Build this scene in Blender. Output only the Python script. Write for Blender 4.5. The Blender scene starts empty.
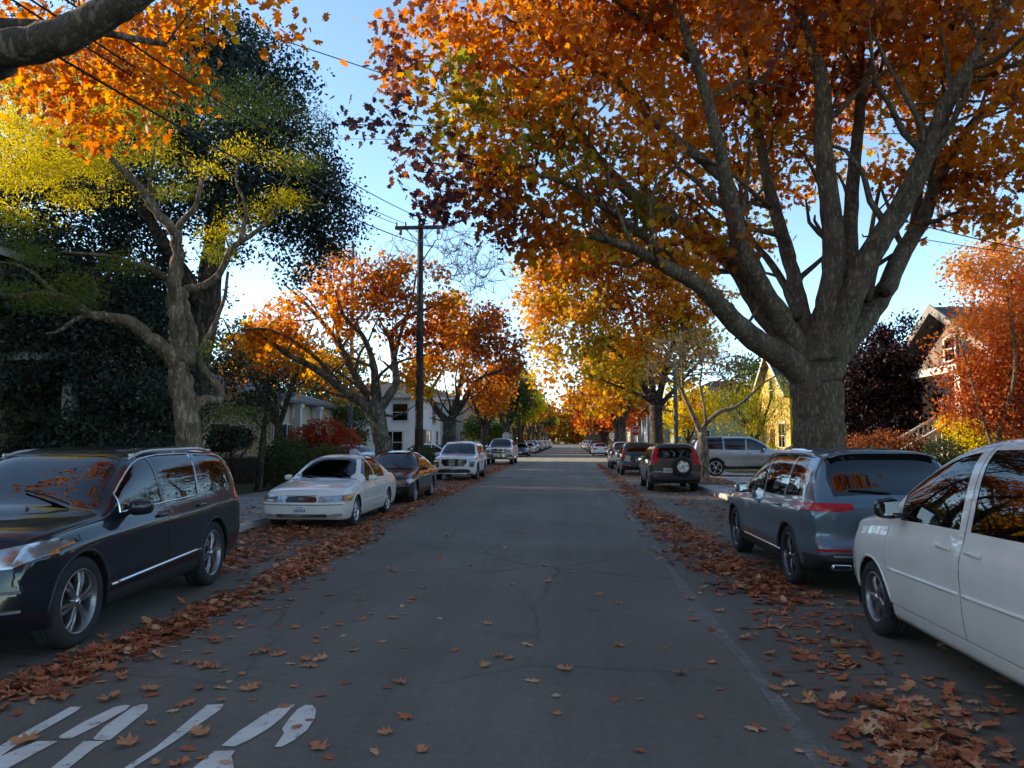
DO_CARS = True
import bpy, bmesh, math, random
import numpy as np
from mathutils import Vector, Matrix
from mathutils.bvhtree import BVHTree

rng = np.random.default_rng(11)
random.seed(11)
sc = bpy.context.scene
COL = sc.collection
R = math.radians
PI = math.pi

# ---------------------------------------------------------------- camera
CAMH, F = 1.77, 769.0
THETA = math.atan(56 / F)
PSI = math.atan(58 / F * math.cos(THETA))
CAM = Vector((0, 0, CAMH))
c_r = Vector((math.cos(PSI), math.sin(PSI), 0))
c_f = Vector((-math.sin(PSI) * math.cos(THETA), math.cos(PSI) * math.cos(THETA), math.sin(THETA)))
c_u = c_r.cross(c_f)


def ray(px, py):
    return c_f + c_r * ((px - 512) / F) - c_u * ((py - 384) / F)


def at(px, py, Y):
    d = ray(px, py)
    return CAM + d * (Y / d.y)


def ground(px, py, z=0.0):
    d = ray(px, py)
    return CAM + d * ((z - CAMH) / d.z)


cd = bpy.data.cameras.new('camera')
cd.sensor_width = 36.0
cd.lens = F / 1024 * 36.0
cd.clip_start, cd.clip_end = 0.05, 4000
cam = bpy.data.objects.new('camera', cd)
COL.objects.link(cam)
m3 = Matrix((c_r, c_u, -c_f)).transposed()
cam.matrix_world = Matrix.Translation(CAM) @ m3.to_4x4()
sc.camera = cam

# ---------------------------------------------------------------- tagging / linking
def tag(o, label=None, cat=None, group=None, kind=None):
    if label: o['label'] = label
    if cat: o['category'] = cat
    if group: o['group'] = group
    if kind: o['kind'] = kind
    return o


def empty(name, loc=(0, 0, 0), rz=0.0, parent=None):
    o = bpy.data.objects.new(name, None)
    o.empty_display_size = 0.2
    o.location = loc
    o.rotation_euler = (0, 0, rz)
    COL.objects.link(o)
    if parent: o.parent = parent
    return o


CHILD = {}


def link(name, me, parent=None, loc=None):
    o = bpy.data.objects.new(name, me)
    COL.objects.link(o)
    if parent is not None:
        o.parent = parent
        CHILD.setdefault(parent.name, []).append(o)
    if loc is not None: o.location = loc
    return o


def copy_tree(o, parent=None):
    c = o.copy()
    COL.objects.link(c)
    if parent is not None:
        c.parent = parent
        CHILD.setdefault(parent.name, []).append(c)
    for ch in list(CHILD.get(o.name, [])):
        copy_tree(ch, c)
    return c


class MB:
    """collects shapes, then builds ONE mesh object"""
    def __init__(s):
        s.v, s.f, s.m, s.sm = [], [], [], []

    def add(s, vs, fs, mi=0, smooth=False):
        b = len(s.v)
        s.v += [tuple(p) for p in vs]
        for f in fs:
            s.f.append(tuple(i + b for i in f)); s.m.append(mi); s.sm.append(smooth)
        return s

    def box(s, c, d, rz=0.0, mi=0, rot=None, bev=0.0):
        hx, hy, hz = d[0] / 2, d[1] / 2, d[2] / 2
        M = Matrix.Rotation(rz, 3, 'Z') if rot is None else rot
        c = Vector(c)
        if bev > 0:
            b = min(bev, hx * .95, hy * .95, hz * .95)
            bm = bmesh.new()
            bmesh.ops.create_cube(bm, size=1)
            for v in bm.verts: v.co = Vector((v.co.x * 2 * hx, v.co.y * 2 * hy, v.co.z * 2 * hz))
            bmesh.ops.bevel(bm, geom=bm.edges[:], offset=b, segments=2, affect='EDGES', profile=.5)
            bm.verts.index_update()
            s.add([c + M @ v.co for v in bm.verts], [[v.index for v in f.verts] for f in bm.faces], mi, True)
            bm.free()
            return s
        vs = [c + M @ Vector((x * hx, y * hy, z * hz)) for x in (-1, 1) for y in (-1, 1) for z in (-1, 1)]
        fs = [(0, 1, 3, 2), (4, 6, 7, 5), (0, 4, 5, 1), (2, 3, 7, 6), (0, 2, 6, 4), (1, 5, 7, 3)]
        return s.add(vs, fs, mi)

    def tube(s, pts, rad, n=6, mi=0, cap=True, jit=0.0, ridge=0.0):
        pts = [Vector(p) for p in pts]
        if not hasattr(rad, '__len__'): rad = [rad] * len(pts)
        vs, fs = [], []
        rg = [random.uniform(-1, 1) for _ in range(n)]
        t0 = (pts[1] - pts[0]).normalized()
        a = Vector((0, 0, 1)) if abs(t0.z) < .9 else Vector((1, 0, 0))
        u = t0.cross(a).normalized()
        for i, p in enumerate(pts):
            t = (pts[min(i + 1, len(pts) - 1)] - pts[max(i - 1, 0)])
            if t.length < 1e-9: t = t0
            t = t.normalized()
            if ridge: rg = [.8 * q + .2 * random.uniform(-2, 2) for q in rg]
            u = (u - t * u.dot(t))
            u = u.normalized() if u.length > 1e-6 else t.orthogonal().normalized()
            w = t.cross(u)
            for k in range(n):
                a = 2 * PI * k / n
                r = rad[i] * (1 + (jit * (random.random() - .5) if jit else 0) + ridge * rg[k])
                vs.append(p + u * (math.cos(a) * r) + w * (math.sin(a) * r))
        for i in range(len(pts) - 1):
            for k in range(n):
                k2 = (k + 1) % n
                fs.append((i * n + k, i * n + k2, (i + 1) * n + k2, (i + 1) * n + k))
        if cap:
            fs.append(tuple(range(n))[::-1])
            fs.append(tuple((len(pts) - 1) * n + k for k in range(n)))
        return s.add(vs, fs, mi, n > 5 or len(pts) > 3)

    def lathe(s, prof, n=24, M=None, mi=0, closed=False):
        """profile (r,h) about local z"""
        M = M or Matrix.Identity(4)
        vs, fs = [], []
        for r, h in prof:
            for k in range(n):
                a = 2 * PI * k / n
                vs.append(M @ Vector((r * math.cos(a), r * math.sin(a), h)))
        m = len(prof)
        for i in range(m if closed else m - 1):
            j = (i + 1) % m
            for k in range(n):
                k2 = (k + 1) % n
                fs.append((i * n + k, i * n + k2, j * n + k2, j * n + k))
        return s.add(vs, fs, mi, True)

    def prism(s, poly, d0, d1, fn, mi=0, smooth=False):
        """polygon (a,b) extruded from d0 to d1; fn(a,b,d)->xyz"""
        n = len(poly)
        vs = [fn(a, b, d0) for a, b in poly] + [fn(a, b, d1) for a, b in poly]
        fs = [tuple(range(n))[::-1], tuple(range(n, 2 * n))]
        for i in range(n):
            j = (i + 1) % n
            fs.append((i, j, n + j, n + i))
        return s.add(vs, fs, mi, smooth)

    def mesh(s, name, mats):
        me = bpy.data.meshes.new(name)
        me.from_pydata(s.v, [], s.f)
        for m in (mats if isinstance(mats, (list, tuple)) else [mats]): me.materials.append(m)
        me.polygons.foreach_set('material_index', s.m)
        me.polygons.foreach_set('use_smooth', s.sm)
        me.update()
        return me

    def build(s, name, mats, parent=None, loc=None):
        return link(name, s.mesh(name, mats), parent, loc)


def fix_normals(o):
    bm = bmesh.new(); bm.from_mesh(o.data)
    bmesh.ops.recalc_face_normals(bm, faces=bm.faces)
    bm.to_mesh(o.data); bm.free()
    return o


def pchip(xs, ys):
    xs = np.array(xs, float); ys = np.array(ys, float)
    h = np.diff(xs); d = np.diff(ys) / h
    m = np.zeros(len(xs))
    m[0], m[-1] = d[0], d[-1]
    for i in range(1, len(xs) - 1):
        if d[i - 1] * d[i] > 0:
            w1, w2 = 2 * h[i] + h[i - 1], h[i] + 2 * h[i - 1]
            m[i] = (w1 + w2) / (w1 / d[i - 1] + w2 / d[i])

    def f(x):
        x = min(max(float(x), xs[0]), xs[-1])
        i = min(max(int(np.searchsorted(xs, x)) - 1, 0), len(xs) - 2)
        t = (x - xs[i]) / h[i]
        return float((2 * t**3 - 3 * t**2 + 1) * ys[i] + (t**3 - 2 * t**2 + t) * h[i] * m[i]
                     + (-2 * t**3 + 3 * t**2) * ys[i + 1] + (t**3 - t**2) * h[i] * m[i + 1])
    return f


def sstep(x):
    x = min(max(x, 0.0), 1.0)
    return x * x * (3 - 2 * x)


def spline(pts, k=4):
    """Catmull-Rom through tuples (any dimension)"""
    P = [np.array(p, float) for p in pts]
    if len(P) < 3: k = k
    P = [2 * P[0] - P[1]] + P + [2 * P[-1] - P[-2]]
    out = []
    for i in range(1, len(P) - 2):
        for j in range(k):
            t = j / k
            a, b, c, d = P[i - 1], P[i], P[i + 1], P[i + 2]
            out.append(.5 * (2 * b + (c - a) * t + (2 * a - 5 * b + 4 * c - d) * t * t + (3 * b - a - 3 * c + d) * t**3))
    out.append(P[-2])
    return out


# ---------------------------------------------------------------- materials
def newmat(name):
    m = bpy.data.materials.new(name)
    m.use_nodes = True
    nt = m.node_tree
    return m, nt, nt.nodes['Principled BSDF']


def N(nt, t, **kw):
    n = nt.nodes.new(t)
    for k, v in kw.items():
        if k in n.inputs: n.inputs[k].default_value = v
        else: setattr(n, k, v)
    return n


def noise(nt, scale, detail=4, coord='Object', rough=.6, vec=None):
    n = N(nt, 'ShaderNodeTexNoise')
    n.inputs['Scale'].default_value = scale
    n.inputs['Detail'].default_value = detail
    n.inputs['Roughness'].default_value = rough
    if vec is None:
        tc = N(nt, 'ShaderNodeTexCoord')
        vec = tc.outputs[coord]
    nt.links.new(vec, n.inputs['Vector'])
    return n


def ramp(nt, fac, stops):
    r = N(nt, 'ShaderNodeValToRGB')
    el = r.color_ramp.elements
    while len(el) < len(stops): el.new(.5)
    for e, (p, c) in zip(el, stops):
        e.position = p
        e.color = (*c, 1) if len(c) == 3 else c
    if fac is not None: nt.links.new(fac, r.inputs['Fac'])
    return r


def bump(nt, bsdf, h, strength=.3, dist=.02):
    b = N(nt, 'ShaderNodeBump')
    b.inputs['Strength'].default_value = strength
    b.inputs['Distance'].default_value = dist
    nt.links.new(h, b.inputs['Height'])
    nt.links.new(b.outputs['Normal'], bsdf.inputs['Normal'])
    return b


def plain(name, col, rough=.6, metal=0.0, var=.15, scale=6.0, coat=0.0, spec=.5, bmp=0.0, bscale=40.0):
    m, nt, b = newmat(name)
    b.inputs['Roughness'].default_value = rough
    b.inputs['Metallic'].default_value = metal
    b.inputs['Coat Weight'].default_value = coat
    b.inputs['Coat Roughness'].default_value = .04
    b.inputs['Specular IOR Level'].default_value = spec
    if var > 0:
        n = noise(nt, scale)
        r = ramp(nt, n.outputs['Fac'], [(.3, tuple(c * (1 - var) for c in col)), (.7, tuple(min(1, c * (1 + var)) for c in col))])
        nt.links.new(r.outputs['Color'], b.inputs['Base Color'])
    else:
        b.inputs['Base Color'].default_value = (*col, 1)
    if bmp > 0:
        n2 = noise(nt, bscale)
        bump(nt, b, n2.outputs['Fac'], bmp, .01)
    return m


def paint(name, col, metal=0.0, rough=.35, flake=False):
    m, nt, b = newmat(name)
    # dust: slightly rougher and paler low down / in patches
    n = noise(nt, 3.0, 5)
    r = ramp(nt, n.outputs['Fac'], [(.35, tuple(c * .94 for c in col)), (.75, tuple(min(1, c * 1.05 + .002) for c in col))])
    nt.links.new(r.outputs['Color'], b.inputs['Base Color'])
    b.inputs['Metallic'].default_value = metal
    b.inputs['Roughness'].default_value = rough
    b.inputs['Coat Weight'].default_value = 1.0
    b.inputs['Specular IOR Level'].default_value = .15
    n2 = noise(nt, 1.5, 6)
    r2 = ramp(nt, n2.outputs['Fac'], [(.4, (.01, .01, .01)), (.8, (.05, .05, .05))])
    nt.links.new(r2.outputs['Color'], b.inputs['Coat Roughness'])
    return m


def glassmat(name, tint=.25, col=(.8, .9, .9)):
    """reflecting window pane with a dark tint, seen through in part"""
    m, nt, b = newmat(name)
    nt.nodes.remove(b)
    out = nt.nodes['Material Output']
    tr = N(nt, 'ShaderNodeBsdfTransparent'); tr.inputs['Color'].default_value = (tint * col[0], tint * col[1], tint * col[2], 1)
    gl = N(nt, 'ShaderNodeBsdfGlossy'); gl.inputs['Roughness'].default_value = .015
    fr = N(nt, 'ShaderNodeFresnel'); fr.inputs['IOR'].default_value = 1.85
    mx = N(nt, 'ShaderNodeMixShader')
    nt.links.new(fr.outputs[0], mx.inputs[0]); nt.links.new(tr.outputs[0], mx.inputs[1]); nt.links.new(gl.outputs[0], mx.inputs[2])
    nt.links.new(mx.outputs[0], out.inputs['Surface'])
    return m


def leafmat(name, stops, trans=.45, rough=.55):
    m, nt, b = newmat(name)
    at_ = N(nt, 'ShaderNodeAttribute'); at_.attribute_name = 'tone'
    r = ramp(nt, at_.outputs['Fac'], stops)
    nt.links.new(r.outputs['Color'], b.inputs['Base Color'])
    b.inputs['Roughness'].default_value = rough
    b.inputs['Specular IOR Level'].default_value = .3
    t = N(nt, 'ShaderNodeBsdfTranslucent')
    hs = N(nt, 'ShaderNodeHueSaturation'); hs.inputs['Saturation'].default_value = 1.1; hs.inputs['Value'].default_value = 1.5
    nt.links.new(r.outputs['Color'], hs.inputs['Color'])
    nt.links.new(hs.outputs['Color'], t.inputs['Color'])
    mx = N(nt, 'ShaderNodeMixShader'); mx.inputs[0].default_value = trans
    nt.links.new(b.outputs[0], mx.inputs[1]); nt.links.new(t.outputs[0], mx.inputs[2])
    nt.links.new(mx.outputs[0], nt.nodes['Material Output'].inputs['Surface'])
    return m


def barkmat(name, c0, c1, c2, scale=5.0, strength=.7):
    m, nt, b = newmat(name)
    tc = N(nt, 'ShaderNodeTexCoord')
    mp = N(nt, 'ShaderNodeMapping'); mp.inputs['Scale'].default_value = (1, 1, .28)
    nt.links.new(tc.outputs['Object'], mp.inputs['Vector'])
    n = noise(nt, scale * 2.2, 8, vec=mp.outputs[0], rough=.7)
    n2 = noise(nt, scale * .35, 4)
    mix = N(nt, 'ShaderNodeMath', operation='MULTIPLY_ADD'); mix.inputs[1].default_value = 2.0
    nt.links.new(n.outputs['Fac'], mix.inputs[0]); nt.links.new(n2.outputs['Fac'], mix.inputs[2])
    h = N(nt, 'ShaderNodeMath', operation='MULTIPLY'); h.inputs[1].default_value = .3333
    nt.links.new(mix.outputs[0], h.inputs[0])
    r = ramp(nt, h.outputs[0], [(.41, c0), (.50, c1), (.60, c2)])
    b.inputs['Roughness'].default_value = .9
    b.inputs['Specular IOR Level'].default_value = .2
    rd = N(nt, 'ShaderNodeMath', operation='SUBTRACT'); rd.inputs[1].default_value = .5
    nt.links.new(n.outputs['Fac'], rd.inputs[0])
    ab = N(nt, 'ShaderNodeMath', operation='ABSOLUTE'); nt.links.new(rd.outputs[0], ab.inputs[0])
    fur = ramp(nt, ab.outputs[0], [(.0, (.30, .29, .28)), (.035, (.85, .85, .85)), (.12, (1.15, 1.13, 1.1))])  # crevice shade painted into the bark colour along the furrows
    mu = N(nt, 'ShaderNodeMixRGB', blend_type='MULTIPLY'); mu.inputs[0].default_value = 1
    nt.links.new(r.outputs['Color'], mu.inputs[1]); nt.links.new(fur.outputs[0], mu.inputs[2])
    nt.links.new(mu.outputs[0], b.inputs['Base Color'])
    bump(nt, b, ab.outputs[0], strength, .16)
    return m
# ---------------------------------------------------------------- light and sky
SUN_EL, SUN_AZ = R(15), R(-74)          # azimuth measured from +Y towards +X: the sun stands low on the left, a little ahead
sd = Vector((math.sin(SUN_AZ) * math.cos(SUN_EL), math.cos(SUN_AZ) * math.cos(SUN_EL), math.sin(SUN_EL)))
w = bpy.data.worlds.new('World'); sc.world = w
w.use_nodes = True
nt = w.node_tree
bg = nt.nodes['Background']
sky = nt.nodes.new('ShaderNodeTexSky')
sky.sky_type = 'NISHITA'
sky.sun_disc = False
sky.sun_elevation = SUN_EL
sky.sun_rotation = SUN_AZ % (2 * PI)
sky.air_density = .62; sky.dust_density = .15; sky.ozone_density = .35
tint = nt.nodes.new('ShaderNodeMixRGB'); tint.blend_type = 'MULTIPLY'; tint.inputs[0].default_value = 1
tint.inputs[2].default_value = (.88, .97, .96, 1)      # the clear teal air of the evening
nt.links.new(sky.outputs[0], tint.inputs[1])
nt.links.new(tint.outputs[0], bg.inputs[0])
bg.inputs[1].default_value = 0.15
sl = bpy.data.lights.new('sun', 'SUN'); sl.energy = 3.3; sl.angle = R(.55); sl.color = (1, .80, .55)
so = bpy.data.objects.new('sun', sl); COL.objects.link(so)
so.rotation_euler = (-sd).to_track_quat('-Z', 'Y').to_euler()
so.location = (-60, 20, 40)
sc.view_settings.view_transform = 'Standard'
sc.view_settings.look = 'None'
sc.view_settings.exposure = 1.58
sc.view_settings.gamma = 1.0
sc.view_settings.use_curve_mapping = False
sc.render.engine = 'CYCLES'
sc.cycles.use_denoising = True
sc.cycles.max_bounces = 8
sc.cycles.transparent_max_bounces = 12
sc.cycles.diffuse_bounces = 3
sc.cycles.caustics_reflective = False
sc.cycles.caustics_refractive = False
sc.cycles.sample_clamp_indirect = 6

# ---------------------------------------------------------------- ground materials
LK, RK = -6.35, 4.6            # kerb faces
CR0, CR1 = 63.5, 77.5          # cross street


def asphalt(name, dark, light, lanes=True):
    m, nt, b = newmat(name)
    tc = N(nt, 'ShaderNodeTexCoord')
    big = noise(nt, .35, 6)
    fine = noise(nt, 55, 4, rough=.75)
    vfine = noise(nt, 110, 3, rough=.85)
    r = ramp(nt, big.outputs['Fac'], [(.3, dark), (.72, light)])
    # stretched tyre polish / oil along the lanes
    mp = N(nt, 'ShaderNodeMapping'); mp.inputs['Scale'].default_value = (1.3, .03, 1)
    nt.links.new(tc.outputs['Object'], mp.inputs['Vector'])
    st = noise(nt, 1.0, 5, vec=mp.outputs[0])
    str_ = ramp(nt, st.outputs['Fac'], [(.3, (.80, .80, .80)), (.7, (1.16, 1.15, 1.13))])
    m1 = N(nt, 'ShaderNodeMixRGB', blend_type='MULTIPLY'); m1.inputs[0].default_value = 1
    nt.links.new(r.outputs[0], m1.inputs[1]); nt.links.new(str_.outputs[0], m1.inputs[2])
    sp = ramp(nt, vfine.outputs['Fac'], [(.32, (.55, .55, .55)), (.52, (1, 1, 1)), (.74, (1.9, 1.85, 1.75))])
    m2 = N(nt, 'ShaderNodeMixRGB', blend_type='MULTIPLY'); m2.inputs[0].default_value = .95
    nt.links.new(m1.outputs[0], m2.inputs[1]); nt.links.new(sp.outputs[0], m2.inputs[2])
    mid = noise(nt, 13, 7, rough=.8)
    mr = ramp(nt, mid.outputs['Fac'], [(.3, (.80, .80, .80)), (.7, (1.17, 1.17, 1.17))])
    m2b = N(nt, 'ShaderNodeMixRGB', blend_type='MULTIPLY'); m2b.inputs[0].default_value = 1
    nt.links.new(m2.outputs[0], m2b.inputs[1]); nt.links.new(mr.outputs[0], m2b.inputs[2])
    m2 = m2b
    oil = noise(nt, .95, 3)
    orr = ramp(nt, oil.outputs['Fac'], [(.62, (1, 1, 1)), (.72, (.74, .74, .75))])
    m2c = N(nt, 'ShaderNodeMixRGB', blend_type='MULTIPLY'); m2c.inputs[0].default_value = 1
    nt.links.new(m2.outputs[0], m2c.inputs[1]); nt.links.new(orr.outputs[0], m2c.inputs[2])
    m2 = m2c
    # sparse pale grit
    gr = noise(nt, 34, 1)
    gm = ramp(nt, gr.outputs['Fac'], [(.735, (0, 0, 0)), (.78, (1, 1, 1))])
    m3_ = N(nt, 'ShaderNodeMixRGB'); m3_.inputs[2].default_value = (.24, .23, .2, 1)
    k = N(nt, 'ShaderNodeMath', operation='MULTIPLY'); k.inputs[1].default_value = .55
    nt.links.new(gm.outputs[0], k.inputs[0]); nt.links.new(k.outputs[0], m3_.inputs[0])
    nt.links.new(m2.outputs[0], m3_.inputs[1])
    # tar cracks
    wv = noise(nt, .8, 5)
    mixv = N(nt, 'ShaderNodeMixRGB'); mixv.inputs[0].default_value = .35
    nt.links.new(tc.outputs['Object'], mixv.inputs[1]); nt.links.new(wv.outputs['Color'], mixv.inputs[2])
    vo = N(nt, 'ShaderNodeTexVoronoi', feature='DISTANCE_TO_EDGE'); vo.inputs['Scale'].default_value = .42
    nt.links.new(mixv.outputs[0], vo.inputs['Vector'])
    cr = ramp(nt, vo.outputs['Distance'], [(.0, (.42, .42, .42)), (.009, (1, 1, 1))])
    cmask = ramp(nt, noise(nt, .16, 3).outputs['Fac'], [(.42, (0, 0, 0)), (.58, (1, 1, 1))])
    m4 = N(nt, 'ShaderNodeMixRGB', blend_type='MULTIPLY')
    nt.links.new(cmask.outputs[0], m4.inputs[0])
    nt.links.new(m3_.outputs[0], m4.inputs[1]); nt.links.new(cr.outputs[0], m4.inputs[2])
    nt.links.new(m4.outputs[0], b.inputs['Base Color'])
    b.inputs['Roughness'].default_value = .82
    b.inputs['Specular IOR Level'].default_value = .35
    ad = N(nt, 'ShaderNodeMath', operation='ADD')
    nt.links.new(fine.outputs['Fac'], ad.inputs[0]); nt.links.new(vfine.outputs['Fac'], ad.inputs[1])
    bump(nt, b, ad.outputs[0], .5, .012)
    return m


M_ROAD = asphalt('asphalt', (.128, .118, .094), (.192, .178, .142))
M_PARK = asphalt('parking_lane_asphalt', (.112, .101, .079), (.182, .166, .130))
M_CROSS = asphalt('sun_tinted_cross_asphalt', (.32, .275, .19), (.42, .36, .25))  # paler and yellower than the road: sunlight painted into the asphalt colour
M_CONC = plain('concrete', (.46, .44, .40), .85, var=.22, scale=1.6, bmp=.3, bscale=60)
M_WALK = plain('sidewalk_concrete', (.30, .29, .265), .88, var=.25, scale=1.2, bmp=.3, bscale=50)


def soil(name, stops, sc_=3):
    m, nt, b = newmat(name)
    n = noise(nt, sc_, 9, rough=.75)
    r = ramp(nt, n.outputs['Fac'], stops)
    nt.links.new(r.outputs[0], b.inputs['Base Color'])
    b.inputs['Roughness'].default_value = .95
    bump(nt, b, noise(nt, 30, 6).outputs['Fac'], .9, .05)
    return m


M_SOIL = soil('soil', [(.3, (.07, .05, .03)), (.5, (.13, .09, .05)), (.7, (.10, .09, .035))])
M_LAWN = soil('lawn', [(.3, (.035, .05, .015)), (.55, (.06, .075, .02)), (.75, (.12, .09, .04))])
M_EARTH = soil('earth', [(.3, (.05, .06, .03)), (.7, (.10, .09, .05))], .4)

STR = dict(kind='structure')


def sheet(name, x0, x1, y0, y1, z, m, label=None, thick=0):
    b = MB()
    if thick: b.box(((x0 + x1) / 2, (y0 + y1) / 2, z - thick / 2), (x1 - x0, y1 - y0, thick))
    else: b.add([(x0, y0, z), (x1, y0, z), (x1, y1, z), (x0, y1, z)], [(0, 1, 2, 3)])
    o = b.build(name, m)
    return tag(o, label, None, None, 'structure')


sheet('ground', -2500, 2500, -1200, 3500, -.03, M_EARTH, 'open ground reaching the horizon under the whole neighbourhood')
sheet('road', LK + 2.05, 2.62, -70, 560, 0, M_ROAD, 'grey asphalt carriageway running straight down the street')
sheet('parking_lane', LK - .02, LK + 2.05, -70, CR0, 0, M_PARK, 'asphalt parking lane under the oncoming row of cars')
sheet('parking_lane', 2.62, RK + .02, -70, CR0, 0, M_PARK, 'asphalt parking lane under the cars facing away')
sheet('parking_lane', LK - .02, LK + 2.05, CR1, 560, 0, M_PARK, 'far parking lane beyond the crossing, beside the stop sign back')
sheet('parking_lane', 2.62, RK + .02, CR1, 560, 0, M_PARK, 'far parking lane beyond the crossing on the red tree side')
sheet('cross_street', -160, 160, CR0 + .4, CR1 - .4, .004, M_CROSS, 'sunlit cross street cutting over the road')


def kerb(x, side, y0, y1, label):
    prof = [(0, -.02), (.0, .11), (.02, .135), (.15, .14), (.15, -.02)]
    b = MB()
    n = max(1, int((y1 - y0) / 3))
    for i in range(n):
        ya, yb = y0 + (y1 - y0) * i / n + .006, y0 + (y1 - y0) * (i + 1) / n - .006
        jx, jz = random.uniform(-.008, .008), random.uniform(-.006, .004)
        b.prism(prof, ya, yb, lambda a, h, d: (x + side * a + jx, d, h + jz if h > 0 else h))
    o = fix_normals(b.build('kerb', M_CONC))
    return tag(o, label, None, None, 'structure')


for (y0, y1, nm) in ((-70, CR0, 'near block'), (CR1, 400, 'far block')):
    kerb(LK, -1, y0, y1, 'pale concrete kerb of the %s along the oncoming cars' % nm)
    kerb(RK, 1, y0, y1, 'pale concrete kerb of the %s along the cars facing away' % nm)
    for sgn, k, nm2 in ((-1, LK, 'dark suv side'), (1, RK, 'minivan side')):
        a = lambda d: k + sgn * d
        def sh(name, d0, d1, z, m, lab):
            x0, x1 = sorted((a(d0), a(d1)))
            sheet(name, x0, x1, y0, y1, z, m, lab, .16)
        sh('planting_strip', .15, 1.85, .125, M_SOIL, 'bare earth planting strip of the %s, %s' % (nm, nm2))
        sh('sidewalk', 1.85, 3.45, .13, M_WALK, 'concrete sidewalk of the %s, %s' % (nm, nm2))
        sh('front_lawn', 3.45, 60, .122, M_LAWN, 'shaded front yards of the %s, %s' % (nm, nm2))
sheet('driveway', RK + .01, RK + 1.86, 24.4, 28.6, .142, M_CONC, 'white concrete driveway apron beside the small bare tree', .1)
sheet('driveway', RK + .01, RK + 12, 34.6, 38.4, .146, M_CONC, 'concrete driveway under the silver suv parked across', .1)
sheet('driveway', LK - 1.86, LK - .01, 15.2, 20.2, .142, M_WALK, 'grey concrete apron beside the white sedan', .1)

# sidewalk joints are real thin grooves of dark grit
# ---------------------------------------------------------------- painted markings
def wornpaint(name, col, lo, hi, sc_=9):
    m, nt, b = newmat(name)
    b.inputs['Base Color'].default_value = (*col, 1)
    b.inputs['Roughness'].default_value = .75
    n = noise(nt, sc_, 8, rough=.8)
    r = ramp(nt, n.outputs['Fac'], [(lo, (0, 0, 0)), (hi, (1, 1, 1))])
    nt.links.new(r.outputs[0], b.inputs['Alpha'])
    c = noise(nt, 4, 6)
    rc = ramp(nt, c.outputs['Fac'], [(.3, tuple(x * .72 for x in col)), (.7, col)])
    nt.links.new(rc.outputs[0], b.inputs['Base Color'])
    return m


M_MARK = wornpaint('road_paint', (.72, .71, .62), .33, .44)
M_FAINT = wornpaint('faded_seam', (.36, .34, .30), .40, .68, 6)
M_GHOST = wornpaint('ghost_paint', (.34, .34, .33), .45, .7, 9)

# stencilled letters, read by the oncoming traffic (upside down from here): traced on the ground plane
K = 400 / 1024.0
letters = [
    [(-150, 300), (0, 222), (180, 122), (208, 122), (196, 133), (40, 222), (-60, 290)],
    [(-110, 300), (-30, 262), (95, 210), (148, 210), (10, 285), (-20, 300)],
    [(150, 198), (215, 160), (290, 124), (318, 117), (334, 118), (322, 130), (240, 175), (182, 203), (155, 203)],
    [(238, 203), (268, 172), (340, 122), (366, 115), (379, 117), (377, 130), (350, 152), (282, 207), (246, 207)],
    [(105, 300), (160, 256), (214, 210), (271, 210), (240, 228), (150, 300)],
    [(285, 300), (400, 225), (530, 117), (572, 115), (566, 128), (445, 212), (345, 276), (318, 300)],
    [(566, 222), (610, 186), (676, 142), (722, 119), (756, 116), (742, 128), (722, 150), (690, 176), (640, 206), (600, 224)],
    [(716, 206), (727, 190), (722, 178), (742, 150), (762, 128), (782, 117), (800, 118), (809, 130), (806, 150), (786, 182), (752, 208), (722, 224), (702, 226)],
    [(470, 300), (505, 270), (548, 236), (602, 234), (592, 250), (596, 262), (600, 300)],
]
b = MB()
for L in letters:
    pts = []
    for (x, y) in L:
        g = ground(x * K, 660 + y * K)
        pts.append((g.x, g.y, .006))
    b.add(pts, [tuple(range(len(pts)))])
o = fix_normals(b.build('road_marking', M_MARK))
tag(o, 'white stencilled crossing letters painted on the asphalt, facing oncoming traffic', 'road marking', None, 'structure')
b = MB()
n = 60
vs, fs = [], []
for i in range(n + 1):
    y = 2.5 + i * 1.0
    x = 1.37 + .03 * math.sin(i * .7) + .02 * math.sin(i * 1.9)
    ww = .065 + .02 * math.sin(i * 1.3)
    vs += [(x - ww, y, .0045), (x + ww, y, .0045)]
for i in range(n): fs.append((2 * i, 2 * i + 1, 2 * i + 3, 2 * i + 2))
b.add(vs, fs)
tag(b.build('road_marking', M_FAINT), 'long faded pale seam line along the lane edge', 'road marking', None, 'structure')
b = MB()
for (px, py, hw, hl) in ((547, 491, .42, .16), (485, 566, .14, .22), (470, 571, .10, .12), (572, 491, .25, .08)):
    g = ground(px, py)
    pts = [(g.x + hw * math.cos(t) * (1 + .25 * math.sin(3 * t)), g.y + hl * math.sin(t) * (1 + .3 * math.cos(5 * t)), .0045) for t in [2 * PI * i / 16 for i in range(16)]]
    b.add(pts, [tuple(range(16))])
tag(b.build('road_marking', M_GHOST), 'ghost patches of old white paint on mid road', 'road marking', None, 'structure')

# ---------------------------------------------------------------- houses
M_WHITE = plain('white_trim', (.50, .50, .48), .6, var=.08)
M_PANE = glassmat('house_glass', .22)
M_DARKIN = plain('dark_room', (.03, .03, .03), .9, var=0)
M_CURT = plain('curtain', (.45, .42, .36), .9, var=.2, scale=12)


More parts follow.
